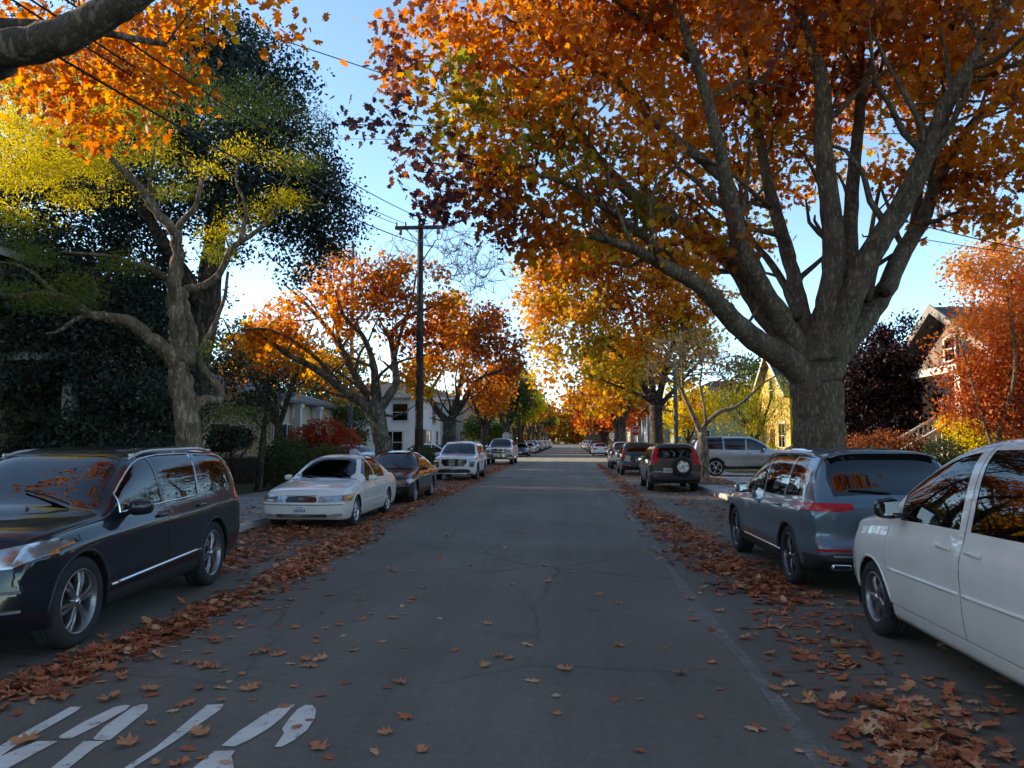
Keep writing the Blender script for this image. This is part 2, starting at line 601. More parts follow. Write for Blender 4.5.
def siding(name, col, period=.14, depth=.35):
    m, nt, b = newmat(name)
    tc = N(nt, 'ShaderNodeTexCoord')
    wv = N(nt, 'ShaderNodeTexWave', wave_type='BANDS', bands_direction='Z', wave_profile='SAW')
    wv.inputs['Scale'].default_value = .314 / period
    nt.links.new(tc.outputs['Object'], wv.inputs['Vector'])
    n = noise(nt, 1.3, 7)
    r = ramp(nt, n.outputs['Fac'], [(.3, tuple(c * .82 for c in col)), (.7, col)])
    nt.links.new(r.outputs[0], b.inputs['Base Color'])
    b.inputs['Roughness'].default_value = .75
    bump(nt, b, wv.outputs['Fac'], depth, .02)
    return m


def shingle(name, col):
    m, nt, b = newmat(name)
    br = N(nt, 'ShaderNodeTexBrick')
    br.inputs['Color1'].default_value = (*[c * .75 for c in col], 1)
    br.inputs['Color2'].default_value = (*[c * 1.2 for c in col], 1)
    br.inputs['Mortar'].default_value = (*[c * .4 for c in col], 1)
    br.inputs['Scale'].default_value = 3.0
    br.inputs['Mortar Size'].default_value = .02
    tc = N(nt, 'ShaderNodeTexCoord')
    nt.links.new(tc.outputs['Object'], br.inputs['Vector'])
    n = noise(nt, 2, 6)
    mm = N(nt, 'ShaderNodeMixRGB', blend_type='MULTIPLY'); mm.inputs[0].default_value = .6
    rr = ramp(nt, n.outputs['Fac'], [(.3, (.6, .6, .6)), (.7, (1.2, 1.2, 1.2))])
    nt.links.new(br.outputs[0], mm.inputs[1]); nt.links.new(rr.outputs[0], mm.inputs[2])
    nt.links.new(mm.outputs[0], b.inputs['Base Color'])
    b.inputs['Roughness'].default_value = .9
    bump(nt, b, br.outputs['Fac'], .4, .02)
    return m


def house(name, label, x, y, rz, W, D, H, roof='gable', rh=2.2, wall=None, roofm=None, wins=(), over=.45, z0=.12,
          porch=None, door=None, ridge='y', stairs=None, cols=None, group='houses along the street', trim=None):
    """front at local y=0 facing -y, width along x (centred), depth towards +y"""
    h = empty(name, (x, y, z0), rz)
    tag(h, label, 'house', group)
    b = MB()
    # walls, solid: dark sheets behind the panes stand in for unlit rooms
    b.box((0, D / 2, H / 2), (W, D, H))
    if roof == 'gable':
        if ridge == 'y':     # gable faces the street
            for yy in (0.02, D - .04):
                b.add([(-W / 2, yy, H + .002), (W / 2, yy, H + .002), (0, yy, H + rh), (-W / 2, yy + .02, H + .002), (W / 2, yy + .02, H + .002), (0, yy + .02, H + rh)],
                      [(0, 1, 2), (5, 4, 3), (0, 2, 5, 3), (1, 4, 5, 2)])
        else:
            for xx in (-W / 2 + .02, W / 2 - .04):
                b.add([(xx, 0, H + .002), (xx, D, H + .002), (xx, D / 2, H + rh), (xx + .02, 0, H + .002), (xx + .02, D, H + .002), (xx + .02, D / 2, H + rh)],
                      [(0, 1, 2), (5, 4, 3), (0, 2, 5, 3), (1, 4, 5, 2)])
    fix_normals(b.build('wall', wall, h))
    # roof slabs
    r = MB()
    t = .14
    if roof == 'gable':
        if ridge == 'y':
            k = rh / (W / 2)
            for s in (-1, 1):
                e = W / 2 + over
                r.prism([(0, H + rh + .02), (s * e, H - k * over + .02), (s * e, H - k * over + .02 + t), (0, H + rh + .02 + t)], -over, D + over, lambda a, bb, d: (a, d, bb))
        else:
            k = rh / (D / 2)
            for s in (-1, 1):
                e = D / 2 + over
                r.prism([(0, H + rh + .02), (s * e, H - k * over + .02), (s * e, H - k * over + .02 + t), (0, H + rh + .02 + t)], -W / 2 - over, W / 2 + over, lambda a, bb, d: (d, D / 2 + a, bb))
    elif roof == 'hip':
        o_ = over
        A = [(-W / 2 - o_, -o_, H + .01), (W / 2 + o_, -o_, H + .01), (W / 2 + o_, D + o_, H + .01), (-W / 2 - o_, D + o_, H + .01)]
        m_ = min(W, D) / 2
        if D >= W: T = [(0, m_, H + rh), (0, D - m_ + .01, H + rh)]
        else: T = [(-W / 2 + m_, D / 2, H + rh), (W / 2 - m_ + .01, D / 2, H + rh)]
        B_ = [(p[0], p[1], p[2] + .16) for p in A]
        vs = A + B_ + T
        if D >= W: fs = [(0, 1, 2, 3), (0, 1, 5, 4), (1, 2, 6, 5), (2, 3, 7, 6), (3, 0, 4, 7), (4, 5, 8), (5, 6, 9, 8), (6, 7, 9), (7, 4, 8, 9)]
        else: fs = [(0, 1, 2, 3), (0, 1, 5, 4), (1, 2, 6, 5), (2, 3, 7, 6), (3, 0, 4, 7), (4, 5, 9, 8), (5, 6, 9), (6, 7, 8, 9), (7, 4, 8)]
        r.add(vs, fs)
    ro = fix_normals(r.build('roof', roofm, h))
    # fascia boards
    FB = []
    class _F:
        def prism(s_, *a): m_ = MB(); m_.prism(*a); FB.append(m_)
        def box(s_, *a): m_ = MB(); m_.box(*a); FB.append(m_)
    f = _F()
    if roof == 'gable' and ridge == 'y':
        k = rh / (W / 2); e = W / 2 + over
        for s in (-1, 1):
            f.prism([(0, H + rh - .02), (s * e, H - k * over - .02), (s * e, H - k * over + .24), (0, H + rh + .24)], -over - .05, -over - .003, lambda a, bb, d: (a, d, bb))
    elif roof == 'gable':
        k = rh / (D / 2); e = D / 2 + over
        for s in (-1, 1):
            for xx in (-W / 2 - over, W / 2 + over):
                sg = 1 if xx > 0 else -1
                f.prism([(0, H + rh - .02), (s * e, H - k * over - .02), (s * e, H - k * over + .24), (0, H + rh + .24)], xx + sg * .003, xx + sg * .05, lambda a, bb, d: (d, D / 2 + a, bb))
    else:
        for s in (-1, 1):
            f.box((0, D / 2 + s * (D / 2 + over + .02), H + .06), (W + 2 * over + .09, .035, .2))
            f.box((s * (W / 2 + over + .02), D / 2, H + .06), (.035, D + 2 * over - .002, .2))
    for m_ in FB: fix_normals(m_.build('fascia', trim or M_WHITE, ro))
    # windows
    for (face, u, z, ww, hh) in wins:
        fr, pn = MB(), MB()
        def P(a, d, zz):
            if face == 'F': return (a, -d, zz)
            if face == 'L': return (-W / 2 - d, a, zz)
            return (W / 2 + d, a, zz)
        def bx(mb, a0, a1, d0, d1, z0_, z1_):
            p, q = P(a0, d0, z0_), P(a1, d1, z1_)
            mb.box([(p[i] + q[i]) / 2 for i in range(3)], [abs(p[i] - q[i]) for i in range(3)])
        tw = .09
        bx(fr, u - ww / 2 - tw, u - ww / 2, 0.003, .06, z - tw * .6, z + hh + tw)
        bx(fr, u + ww / 2, u + ww / 2 + tw, 0.003, .06, z - tw * .6, z + hh + tw)
        bx(fr, u - ww / 2, u + ww / 2, 0.003, .06, z + hh, z + hh + tw)
        bx(fr, u - ww / 2 - tw - .03, u + ww / 2 + tw + .03, 0.003, .1, z - tw * 1.2, z - tw * .6)
        bx(fr, u - ww / 2, u + ww / 2, 0.02, .045, z + hh * .5 - .025, z + hh * .5 + .025)
        if ww > 1.2: bx(fr, u - .03, u + .03, .02, .05, z, z + hh)
        wo = fr.build('window', M_WHITE, h)
        bx(pn, u - ww / 2, u + ww / 2, .012, .016, z, z + hh)
        pn.build('pane', M_PANE, wo)
        dk = MB()
        bx(dk, u - ww / 2, u + ww / 2, .004, .006, z, z + hh)  # dark sheet on the wall: the unlit room painted behind the pane
        if random.random() < .5:
            bx(dk, u - ww / 2 + .01, u + ww / 2 - .01, .007, .010, z + hh * random.uniform(.3, .6), z + hh - .01)
            dk.m[-6:] = [1] * 6
        dk.build('dark_room_and_blind', [M_DARKIN, M_CURT], wo)
    if door:
        u, z, dw, dh, dm = door
        d_ = MB().box((u, -.035, z + dh / 2), (dw, .06, dh)).build('door', dm, h)
        MB().box((u + dw * .38, -.085, z + dh * .47), (.04, .05, .14), bev=.01).build('handle', M_DARKIN, d_)
    if stairs:
        u, sw, n, rise, run, railm = stairs
        y0_ = (porch[2] + .02) if porch else .04
        s_ = MB()
        for i in range(n):
            s_.box((u, -(i + .5) * run - y0_, (n - i) * rise / 2), (sw, run - .002, (n - i) * rise))
        st = s_.build('stairs', M_CONC, h)
        for sx in (-1, 1):
            rl = MB()
            xx = u + sx * sw / 2
            for i in range(n * 2 + 1):
                yy = -i * run / 2 - y0_
                zz = max(0.02, n * rise - i * rise / 2)
                rl.box((xx, yy, zz + .45), (.045, .045, .9))
            rl.box((xx, -n * run / 2 - y0_, n * rise / 2 + .93), (.09, math.hypot(n * run, n * rise) + .1, .06), rot=Matrix.Rotation(math.atan2(rise, run), 3, 'X'))
            rl.build('railing', railm, st)
    if cols:
        for (cx, cy, ch, cr) in cols:
            c = MB().box((cx, cy, ch / 2 + .02), (cr, cr, ch)).box((cx, cy, .12), (cr * 1.5, cr * 1.5, .2)).box((cx, cy, ch - .02), (cr * 1.5, cr * 1.5, .16))
            c.build('column', M_WHITE, h)
    if porch:
        px0, px1, pd, pz, ph = porch
        p_ = MB().box(((px0 + px1) / 2, -pd / 2 - .01, pz - .08), (px1 - px0, pd, .16)).box(((px0 + px1) / 2, -pd / 2 - .01, (pz - .17) / 2), (px1 - px0 - .1, pd - .1, pz - .17))
        po = p_.build('porch', M_CONC, h)
        MB().box(((px0 + px1) / 2, -pd / 2 - .03, pz + ph + .1), (px1 - px0 + .4, pd + .3, .2)).build('porch_roof', M_WHITE, po)
    return h


W_BEIGE = siding('beige_siding', (.42, .36, .26))
W_CREAM = siding('cream_siding', (.50, .43, .30))
W_WHITE = siding('white_siding', (.76, .79, .80))
W_YELL = siding('yellow_siding', (.62, .42, .10))
W_BLUE = siding('blue_grey_siding', (.22, .27, .32))
W_GREY = siding('grey_siding', (.33, .33, .32))
W_SAGE = siding('sage_siding', (.25, .29, .20))
W_TAN = siding('tan_siding', (.42, .30, .18))
RF_GREY = shingle('grey_shingles', (.10, .105, .115))
RF_BRN = shingle('brown_shingles', (.12, .085, .06))
RF_DK = shingle('dark_shingles', (.055, .055, .062))
M_DOOR = plain('door_paint', (.12, .04, .03), .5)
M_DOOR2 = plain('green_door_paint', (.05, .09, .07), .5)

LW = R(90); RW = R(-90)      # left houses face +x, right houses face -x
two = lambda W, D: [('F', -W * .28, 1.2, 1.1, 1.5), ('F', W * .28, 1.2, 1.5, 1.5), ('F', -W * .25, 4.1, 1.0, 1.4), ('F', W * .25, 4.1, 1.0, 1.4),
                    ('L', D * .2, 1.3, 1.0, 1.4), ('L', D * .5, 4.1, 1.0, 1.3), ('L', D * .75, 1.3, 1.2, 1.3), ('R', D * .25, 1.3, 1.0, 1.4), ('R', D * .6, 4.1, 1.0, 1.3)]
one = lambda W, D: [('F', -W * .28, 1.0, 1.4, 1.4), ('F', W * .28, 1.0, 1.4, 1.4), ('L', D * .2, 1.1, 1.0, 1.3), ('L', D * .55, 1.1, 1.2, 1.3), ('R', D * .2, 1.1, 1.0, 1.3), ('R', D * .55, 1.1, 1.2, 1.3)]

# left row (the two nearest are added outside the frame to shade the road and the cars)
house('house', 'blue grey two storey house added out of frame to shade the road', -15, 1.5, LW, 10, 13, 6.4, 'gable', 3.0, W_BLUE, RF_DK, two(10, 13))
house('house', 'grey two storey house added left of the picture to shade road and cars', -15.6, 12.2, LW, 9.5, 13, 6.4, 'gable', 2.6, W_GREY, RF_DK, two(9.5, 13), ridge='x')
house('house', 'pale columned house half hidden behind the huge dark evergreen', -14.6, 23.5, LW, 10.5, 12, 6.3, 'hip', 2.6, W_CREAM, RF_BRN, two(10.5, 12),
      porch=(-4.6, -1.2, 1.7, 1.0, 2.7), stairs=(-2.9, 1.4, 6, .165, .28, M_WHITE), cols=[(-4.4, -1.6, 3.7, .26), (-1.4, -1.6, 3.7, .26)], door=(-2.9, 1.0, 1.0, 2.1, M_DOOR))
house('house', 'beige low house with grey roof behind the red bush', -14.2, 40.5, LW, 10, 12, 3.6, 'gable', 1.6, W_CREAM, RF_GREY,
      one(10, 12) + [('F', -4.3, .9, .5, 1.8), ('F', -1.5, .9, .5, 1.8)], ridge='x', door=(0, .4, 1.0, 2.1, M_DOOR2),
      cols=[(-4.9, -.4, 3.4, .3), (-2.2, -.4, 3.4, .3), (.9, -.4, 3.4, .3)])
house('house', 'white two storey house between the orange street trees', -10.3, 55.7, LW, 10.0, 5.2, 4.5, 'hip', 1.3, W_WHITE, RF_GREY,
      [('F', -3.6, .9, .8, 1.4), ('F', 0, .9, 1.5, 1.4), ('F', 3.4, .9, .8, 1.4), ('F', -3.2, 2.95, 1.0, 1.1), ('F', 2.0, 2.95, 1.3, 1.1),
       ('L', 1.0, 2.95, 1.0, 1.1), ('L', 1.5, .8, 1.3, 1.4), ('L', 3.9, .8, 1.3, 1.4), ('L', 3.9, 2.95, 1.0, 1.1), ], door=(-1.9, .3, .95, 2.1, M_DOOR))
# right row
house('house', 'sage green house outside the picture behind the white minivan', 13.5, 5, RW, 10, 12, 5.8, 'hip', 2.4, W_SAGE, RF_BRN, two(10, 12))
house('house', 'brick and white gabled house with railed front stairs behind the orange tree', 11.3, 23.6, RW, 6.4, 13, 3.75, 'gable', 1.7, siding('grey_brick_wall', (.27, .20, .17), .09, .5), RF_GREY,
      [('F', -1.4, 1.5, 1.5, 1.5), ('F', 1.1, 1.7, .7, 1.3), ('F', 0, 4.05, .6, .6), ('R', 2.0, 1.2, 1.0, 1.3), ('R', 6, 1.2, 1.4, 1.3)], over=.55, trim=plain('shaded_white_trim', (.22, .21, .20), .7),  # white trim darkened: the gable's shade is put into the fascia colour
      porch=(.6, 3.1, 1.3, 1.3, 2.1), stairs=(2.3, 1.4, 8, .163, .28, M_WHITE), cols=[(2.95, -1.15, 3.4, .3), (.8, -1.15, 3.4, .3)], door=(2.1, 1.3, .95, 2.0, M_DOOR))
house('house', 'sunlit yellow house with two dark gables beyond the silver suv', 14.0, 54.5, RW, 8.5, 10, 4.6, 'gable', 2.9, W_YELL, RF_DK, two(8.5, 10)[:2] + [('F', 0, 4.4, 1.0, 1.4), ('R', 2, 1.2, 1.2, 1.5), ('R', 5.5, 1.2, 1.2, 1.5), ('R', 4, 3.0, 1, 1.2)],
      door=(0, .3, 1.0, 2.1, M_DOOR))
house('cottage', 'smaller yellow gabled cottage behind the driveway suv', 16.5, 44.0, RW, 6.5, 9, 3.3, 'gable', 2.2, W_YELL, RF_DK, one(6.5, 9))
# beyond the crossing
cfg = [(W_GREY, RF_DK), (W_TAN, RF_BRN), (W_WHITE, RF_GREY), (W_SAGE, RF_DK), (W_CREAM, RF_BRN), (W_BLUE, RF_GREY)]
nmcol = ['grey', 'tan', 'white', 'sage green', 'cream', 'blue grey']
ordn = ['first', 'second', 'third', 'fourth', 'fifth', 'sixth', 'seventh', 'eighth']
for i in range(6):
    for sgn in (-1, 1):
        k = (i + (3 if sgn > 0 else 0)) % 6
        yy = 90 + i * 17 + (2 if sgn > 0 else 0)
        house('house', '%s house beyond the crossing, %s from the corner on the %s side' % (nmcol[k], ordn[i], 'stop sign' if sgn > 0 else 'pickup'),
              -13.2 if sgn < 0 else 12, yy, LW if sgn < 0 else RW, 9.5, 12, [6.2, 4.0, 5.8][i % 3], 'gable' if i % 2 else 'hip', 2.4, cfg[k][0], cfg[k][1],
              (two if i % 3 != 1 else one)(9.5, 12))
# ---------------------------------------------------------------- foliage meshes
def leaf_shape(kind):
    if kind == 'lobed':     # maple / oak like
        h = [(0, -.5), (.10, -.34), (.36, -.36), (.24, -.12), (.5, .05), (.2, .10), (.26, .34), (0, .56)]
        p = h + [(-x, y) for x, y in h[-2:0:-1]]
    elif kind == 'oval':
        p = [(0, -.5), (.22, -.2), (.26, .1), (0, .5), (-.26, .1), (-.22, -.2)]
    elif kind == 'narrow':
        p = [(0, -.5), (.11, 0), (0, .5), (-.11, 0)]
    elif kind == 'quad':
        p = [(0, -.5), (.42, -.05), (0, .5), (-.42, -.05)]
    else:                   # ragged clump for the far trees
        p = [(0, -.5), (.2, -.2), (.5, -.25), (.3, .1), (.4, .45), (0, .3), (-.4, .5), (-.3, .1), (-.5, -.2), (-.2, -.2)]
    p = np.array(p)
    z = -.25 * np.abs(p[:, 0]) - .12 * p[:, 1] ** 2 * 1.5
    return np.column_stack([p, z])


def leaf_mesh(name, pos, size, tone, kind, mat, droop=.5, up=.6, flat=None, seed=None):
    n = len(pos)
    T = leaf_shape(kind)
    k = len(T)
    nn = rng.normal(size=(n, 3)); nn[:, 2] = nn[:, 2] * .8 + up
    nn /= np.linalg.norm(nn, axis=1)[:, None] + 1e-9
    t = rng.normal(size=(n, 3)); t[:, 2] -= droop * 2
    t -= nn * np.sum(t * nn, axis=1)[:, None]
    t /= np.linalg.norm(t, axis=1)[:, None] + 1e-9
    bb = np.cross(t, nn)
    curl = rng.uniform(.3, 2.2, size=(n, 1, 1))
    sx = rng.uniform(.75, 1.15, size=(n, 1, 1))
    s = np.asarray(size).reshape(n, 1, 1)
    V = pos[:, None, :] + s * (T[None, :, 0:1] * sx * bb[:, None, :] + T[None, :, 1:2] * t[:, None, :] + T[None, :, 2:3] * curl * nn[:, None, :])
    me = bpy.data.meshes.new(name)
    me.vertices.add(n * k)
    me.vertices.foreach_set('co', V.reshape(-1).astype(np.float32))
    me.loops.add(n * k)
    me.loops.foreach_set('vertex_index', np.arange(n * k, dtype=np.int32))
    me.polygons.add(n)
    me.polygons.foreach_set('loop_start', (np.arange(n) * k).astype(np.int32))
    me.polygons.foreach_set('loop_total', np.full(n, k, np.int32))
    a = me.attributes.new('tone', 'FLOAT', 'FACE')
    a.data.foreach_set('value', np.clip(tone, 0, 1).astype(np.float32))
    me.materials.append(mat)
    me.update(calc_edges=True)
    return me


def blob_points(blobs, n, shell=.35):
    """points in a union of ellipsoids (x,y,z,rx,ry,rz[,tone]), weighted by surface, denser towards the rim"""
    B = np.array([list(b) + [.5] * (7 - len(b)) for b in blobs], float)
    wgt = (B[:, 3] * B[:, 4] * B[:, 5]) ** .8
    idx = rng.choice(len(B), size=n, p=wgt / wgt.sum())
    d = rng.normal(size=(n, 3)); d /= np.linalg.norm(d, axis=1)[:, None]
    r = rng.uniform(shell ** 2.2, 1, size=n) ** (1 / 2.2)
    r *= 1 + .14 * rng.normal(size=n)
    return B[idx, :3] + d * r[:, None] * B[idx, 3:6], B[idx, 6]


# palettes: the tone of a leaf runs through these
P_FIRE = [(0, (.065, .032, .034)), (.16, (.16, .060, .038)), (.34, (.38, .125, .028)), (.52, (.54, .175, .014)), (.68, (.58, .25, .014)), (.84, (.44, .29, .018)), (1, (.15, .15, .02))]
P_GOLD = [(0, (.10, .045, .01)), (.2, (.38, .10, .01)), (.45, (.55, .22, .012)), (.7, (.55, .34, .02)), (.88, (.24, .22, .025)), (1, (.07, .09, .02))]
P_YELL = [(0, (.10, .12, .02)), (.3, (.30, .30, .02)), (.55, (.58, .48, .02)), (1, (.70, .52, .03))]
P_RED = [(0, (.05, .012, .012)), (.3, (.22, .03, .014)), (.6, (.45, .07, .014)), (.85, (.5, .14, .016)), (1, (.4, .2, .02))]
P_CORAL = [(0, (.16, .04, .025)), (.3, (.36, .09, .035)), (.55, (.56, .19, .05)), (.8, (.66, .29, .08)), (1, (.6, .36, .10))]
P_DARK = [(0, (.016, .026, .018)), (.5, (.036, .052, .034)), (.85, (.058, .082, .042)), (1, (.04, .05, .02))]
P_PLUM = [(0, (.010, .006, .010)), (.6, (.022, .010, .016)), (1, (.045, .016, .018))]
P_GREEN = [(0, (.02, .035, .012)), (.5, (.045, .065, .018)), (1, (.10, .11, .025))]
L_FIRE = leafmat('fire_leaves', P_FIRE, .6)
L_GOLD = leafmat('gold_leaves', P_GOLD, .5)
L_YELL = leafmat('yellow_leaves', P_YELL, .5)
L_RED = leafmat('red_leaves', P_RED, .5)
L_CORAL = leafmat('coral_leaves', P_CORAL, .5)
L_DARK = leafmat('evergreen_leaves', P_DARK, .2, .5)
L_PLUM = leafmat('plum_leaves', P_PLUM, .25, .5)
L_GREEN = leafmat('green_leaves', P_GREEN, .35)
P_FERN = [(0, (.04, .07, .02)), (.3, (.12, .15, .025)), (.55, (.40, .36, .015)), (.8, (.62, .50, .015)), (1, (.68, .56, .02))]
L_FERN = leafmat('feather_leaves', P_FERN, .5)

B_GREY = barkmat('grey_bark', (.06, .05, .04), (.22, .185, .145), (.38, .33, .26), 7, .9)
B_MAPLE = barkmat('maple_bark', (.12, .088, .058), (.25, .185, .12), (.37, .28, .185), 9, 1.0)
B_DARK = barkmat('dark_bark', (.025, .020, .016), (.085, .070, .055), (.17, .14, .11), 7)
B_PALE = barkmat('pale_bark', (.11, .085, .055), (.32, .245, .16), (.48, .38, .26), 8, .9)


def tree(name, label, base, limbs, blobs, leafm, barkm, ncl=200, per=40, lsize=.17, csize=.45, kind='lobed', group=None, tonef=None, tvar=.12,
         droop=.5, sides=10, twigsides=4, shell=.35, twigr=.012, wob=.045, subs=0, ridge=0.0, subz=2.6, cat='tree', bare=None, flat=.75, jit=.10, barescale=1.0):
    root = empty(name, base)
    tag(root, label, cat, group)
    base = np.array(base, float)
    tb = MB()
    skel, srad = [], []
    for L in limbs:
        L = [tuple(p) for p in L]
        S = spline(L, 5)
        pts = [np.array(p[:3]) for p in S]
        rad = [max(.012, p[3]) for p in S]
        # knobbly, slightly wandering limbs
        for i in range(1, len(pts) - 1):
            pts[i] = pts[i] + rng.normal(size=3) * rad[i] * wob
            rad[i] *= 1 + wob * .5 * rng.normal()
        tb.tube([p - base for p in pts], rad, n=sides if rad[0] > .06 else max(4, sides // 2), jit=jit, ridge=ridge if rad[0] > .1 else 0)
        skel += pts; srad += rad
    # side branches leaving the limbs
    cand = [i for i in range(2, len(skel) - 1) if .045 < srad[i] < .26 and skel[i][2] > base[2] + subz]
    for _ in range(subs if cand else 0):
        i = cand[int(rng.integers(len(cand)))]
        d0 = skel[i] - skel[i - 1]; d0 = d0 / (np.linalg.norm(d0) + 1e-9)
        sd_ = rng.normal(size=3); sd_[2] = sd_[2] * .6 + .25; sd_ /= np.linalg.norm(sd_)
        d = d0 * .7 + sd_; d /= np.linalg.norm(d)
        L_ = rng.uniform(1.0, 2.6) * (1.0 if srad[i] < .12 else 1.25)
        q = [skel[i]]
        for k in range(5):
            d = d + rng.normal(size=3) * .22 + np.array([0, 0, .05]); d /= np.linalg.norm(d)
            q.append(q[-1] + d * L_ / 5)
        r0 = min(.075, srad[i] * .5)
        rr = [r0 * (1 - .72 * k / 5) for k in range(6)]
        tb.tube([p - base for p in q], rr, n=6, cap=False)
        skel += q[1:]; srad += rr[1:]
    if ncl or bare:
        cl, bt = blob_points(blobs, ncl, shell) if ncl else (np.zeros((0, 3)), np.zeros(0))
        targets = [(c, False) for c in cl]
        if bare:
            bc, _ = blob_points(bare[0], bare[1], .2)
            targets += [(c, True) for c in bc]
        SK = np.array(skel); SR = np.array(srad)
        order = np.argsort([np.min(np.sum((SK - c[0]) ** 2, axis=1)) for c in targets])
        buf = np.zeros((len(SK) + 6 * len(targets) + 8, 3)); rb = np.zeros(len(buf))
        n = len(SK); buf[:n] = SK; rb[:n] = SR
        hub = base + np.array([0, 0, 1.5])
        for oi in order:
            c = targets[oi][0]
            dd = np.sum((buf[:n] - c) ** 2, axis=1)
            # prefer to leave from points nearer the trunk than the tip (branches grow outward)
            back = np.sum((buf[:n] - hub) ** 2, axis=1) > np.sum((c - hub) ** 2) * 1.02
            dd = dd + back * 2.0
            j = int(np.argmin(dd))
            p0 = buf[j].copy(); L_ = math.sqrt(np.sum((c - p0) ** 2))
            if L_ < .05: continue
            r0 = min(rb[j] * .6, twigr * .6 + twigr * .55 * L_)
            mid = p0 * .5 + c * .5 + rng.normal(size=3) * L_ * .09 + np.array([0, 0, .06 * L_])
            q = [p0 * (1 - t)**2 + 2 * mid * t * (1 - t) + c * t * t for t in (0, .25, .5, .75, 1)]
            for i in (1, 2, 3): q[i] = q[i] + rng.normal(size=3) * L_ * .025
            if targets[oi][1]: r0 = max(r0, .016 * barescale)
            rr = [r0 * (1 - .7 * t) for t in (0, .25, .5, .75, 1)]
            tb.tube([p - base for p in q], rr, n=twigsides, cap=False)
            for i in range(1, 5):
                buf[n] = q[i]; rb[n] = rr[i]; n += 1
            if targets[oi][1]:   # bare spray
                for _ in range(5):
                    e = c + (rng.normal(size=3) * .35 + np.array([0, 0, .2])) * barescale
                    k_ = max(.011 * barescale, rr[-1])
                    tb.tube([c - base, (c + e) / 2 + rng.normal(size=3) * .04 - base, e - base], [k_, k_ * .7, k_ * .4], n=3, cap=False)
    tb.build('trunk', barkm, root)
    if ncl:
        m = rng.poisson(per, size=len(cl))
        idx = np.repeat(np.arange(len(cl)), m)
        off = rng.normal(size=(len(idx), 3)) * csize * .5
        off[:, 2] *= flat
        pos = cl[idx] + off
        ct = bt + rng.normal(size=len(cl)) * tvar
        if tonef is not None: ct = ct + tonef(cl)
        tone = ct[idx] + rng.normal(size=len(idx)) * tvar * .6
        size = lsize * rng.uniform(.6, 1.25, size=len(idx))
        link('crown', leaf_mesh('crown', pos - base, size, tone, kind, leafm, droop), root)
    return root


def wave3(k, amp, ph=0.0):
    return lambda p: amp * (np.sin(p[:, 0] * k + ph) + np.sin(p[:, 1] * k * 1.3 + 1.7 + ph) + np.sin(p[:, 2] * k * 1.7 + .6 + ph)) / 1.7


def px_limb(pts, Y0, r0, r1, y1=0.0):
    """points seen in the photo, given their own distance from the camera"""
    n = len(pts)
    out = []
    for i, q in enumerate(pts):
        t = i / (n - 1)
        dy = q[2] if len(q) > 2 else y1 * t
        p = at(q[0], q[1], Y0 + dy)
        out.append((p.x, p.y, p.z, r0 + (r1 - r0) * t ** .8))
    return out


def px_blob(px, py, Y, r, tone=.5, rz=None, ry=None):
    p = at(px, py, Y)
    return (p.x, p.y, p.z, r, ry or r, rz or r * .8, tone)


# ---------------------------------------------------------------- the great tree on the right
Y0 = 16.3
g = at(819, 505, Y0); base = (g.x, g.y, .1)
T = lambda px, py, dy=0: tuple(at(px, py, Y0 + dy))
trunk = [(*T(822, 512), .82), (*T(820, 490), .62), (*T(819, 455), .535), (*T(818, 415), .50), (*T(817, 385), .50), (*T(817, 355), .44), (*T(819, 330), .30), (*T(822, 305), .12)]
limbs = [trunk]
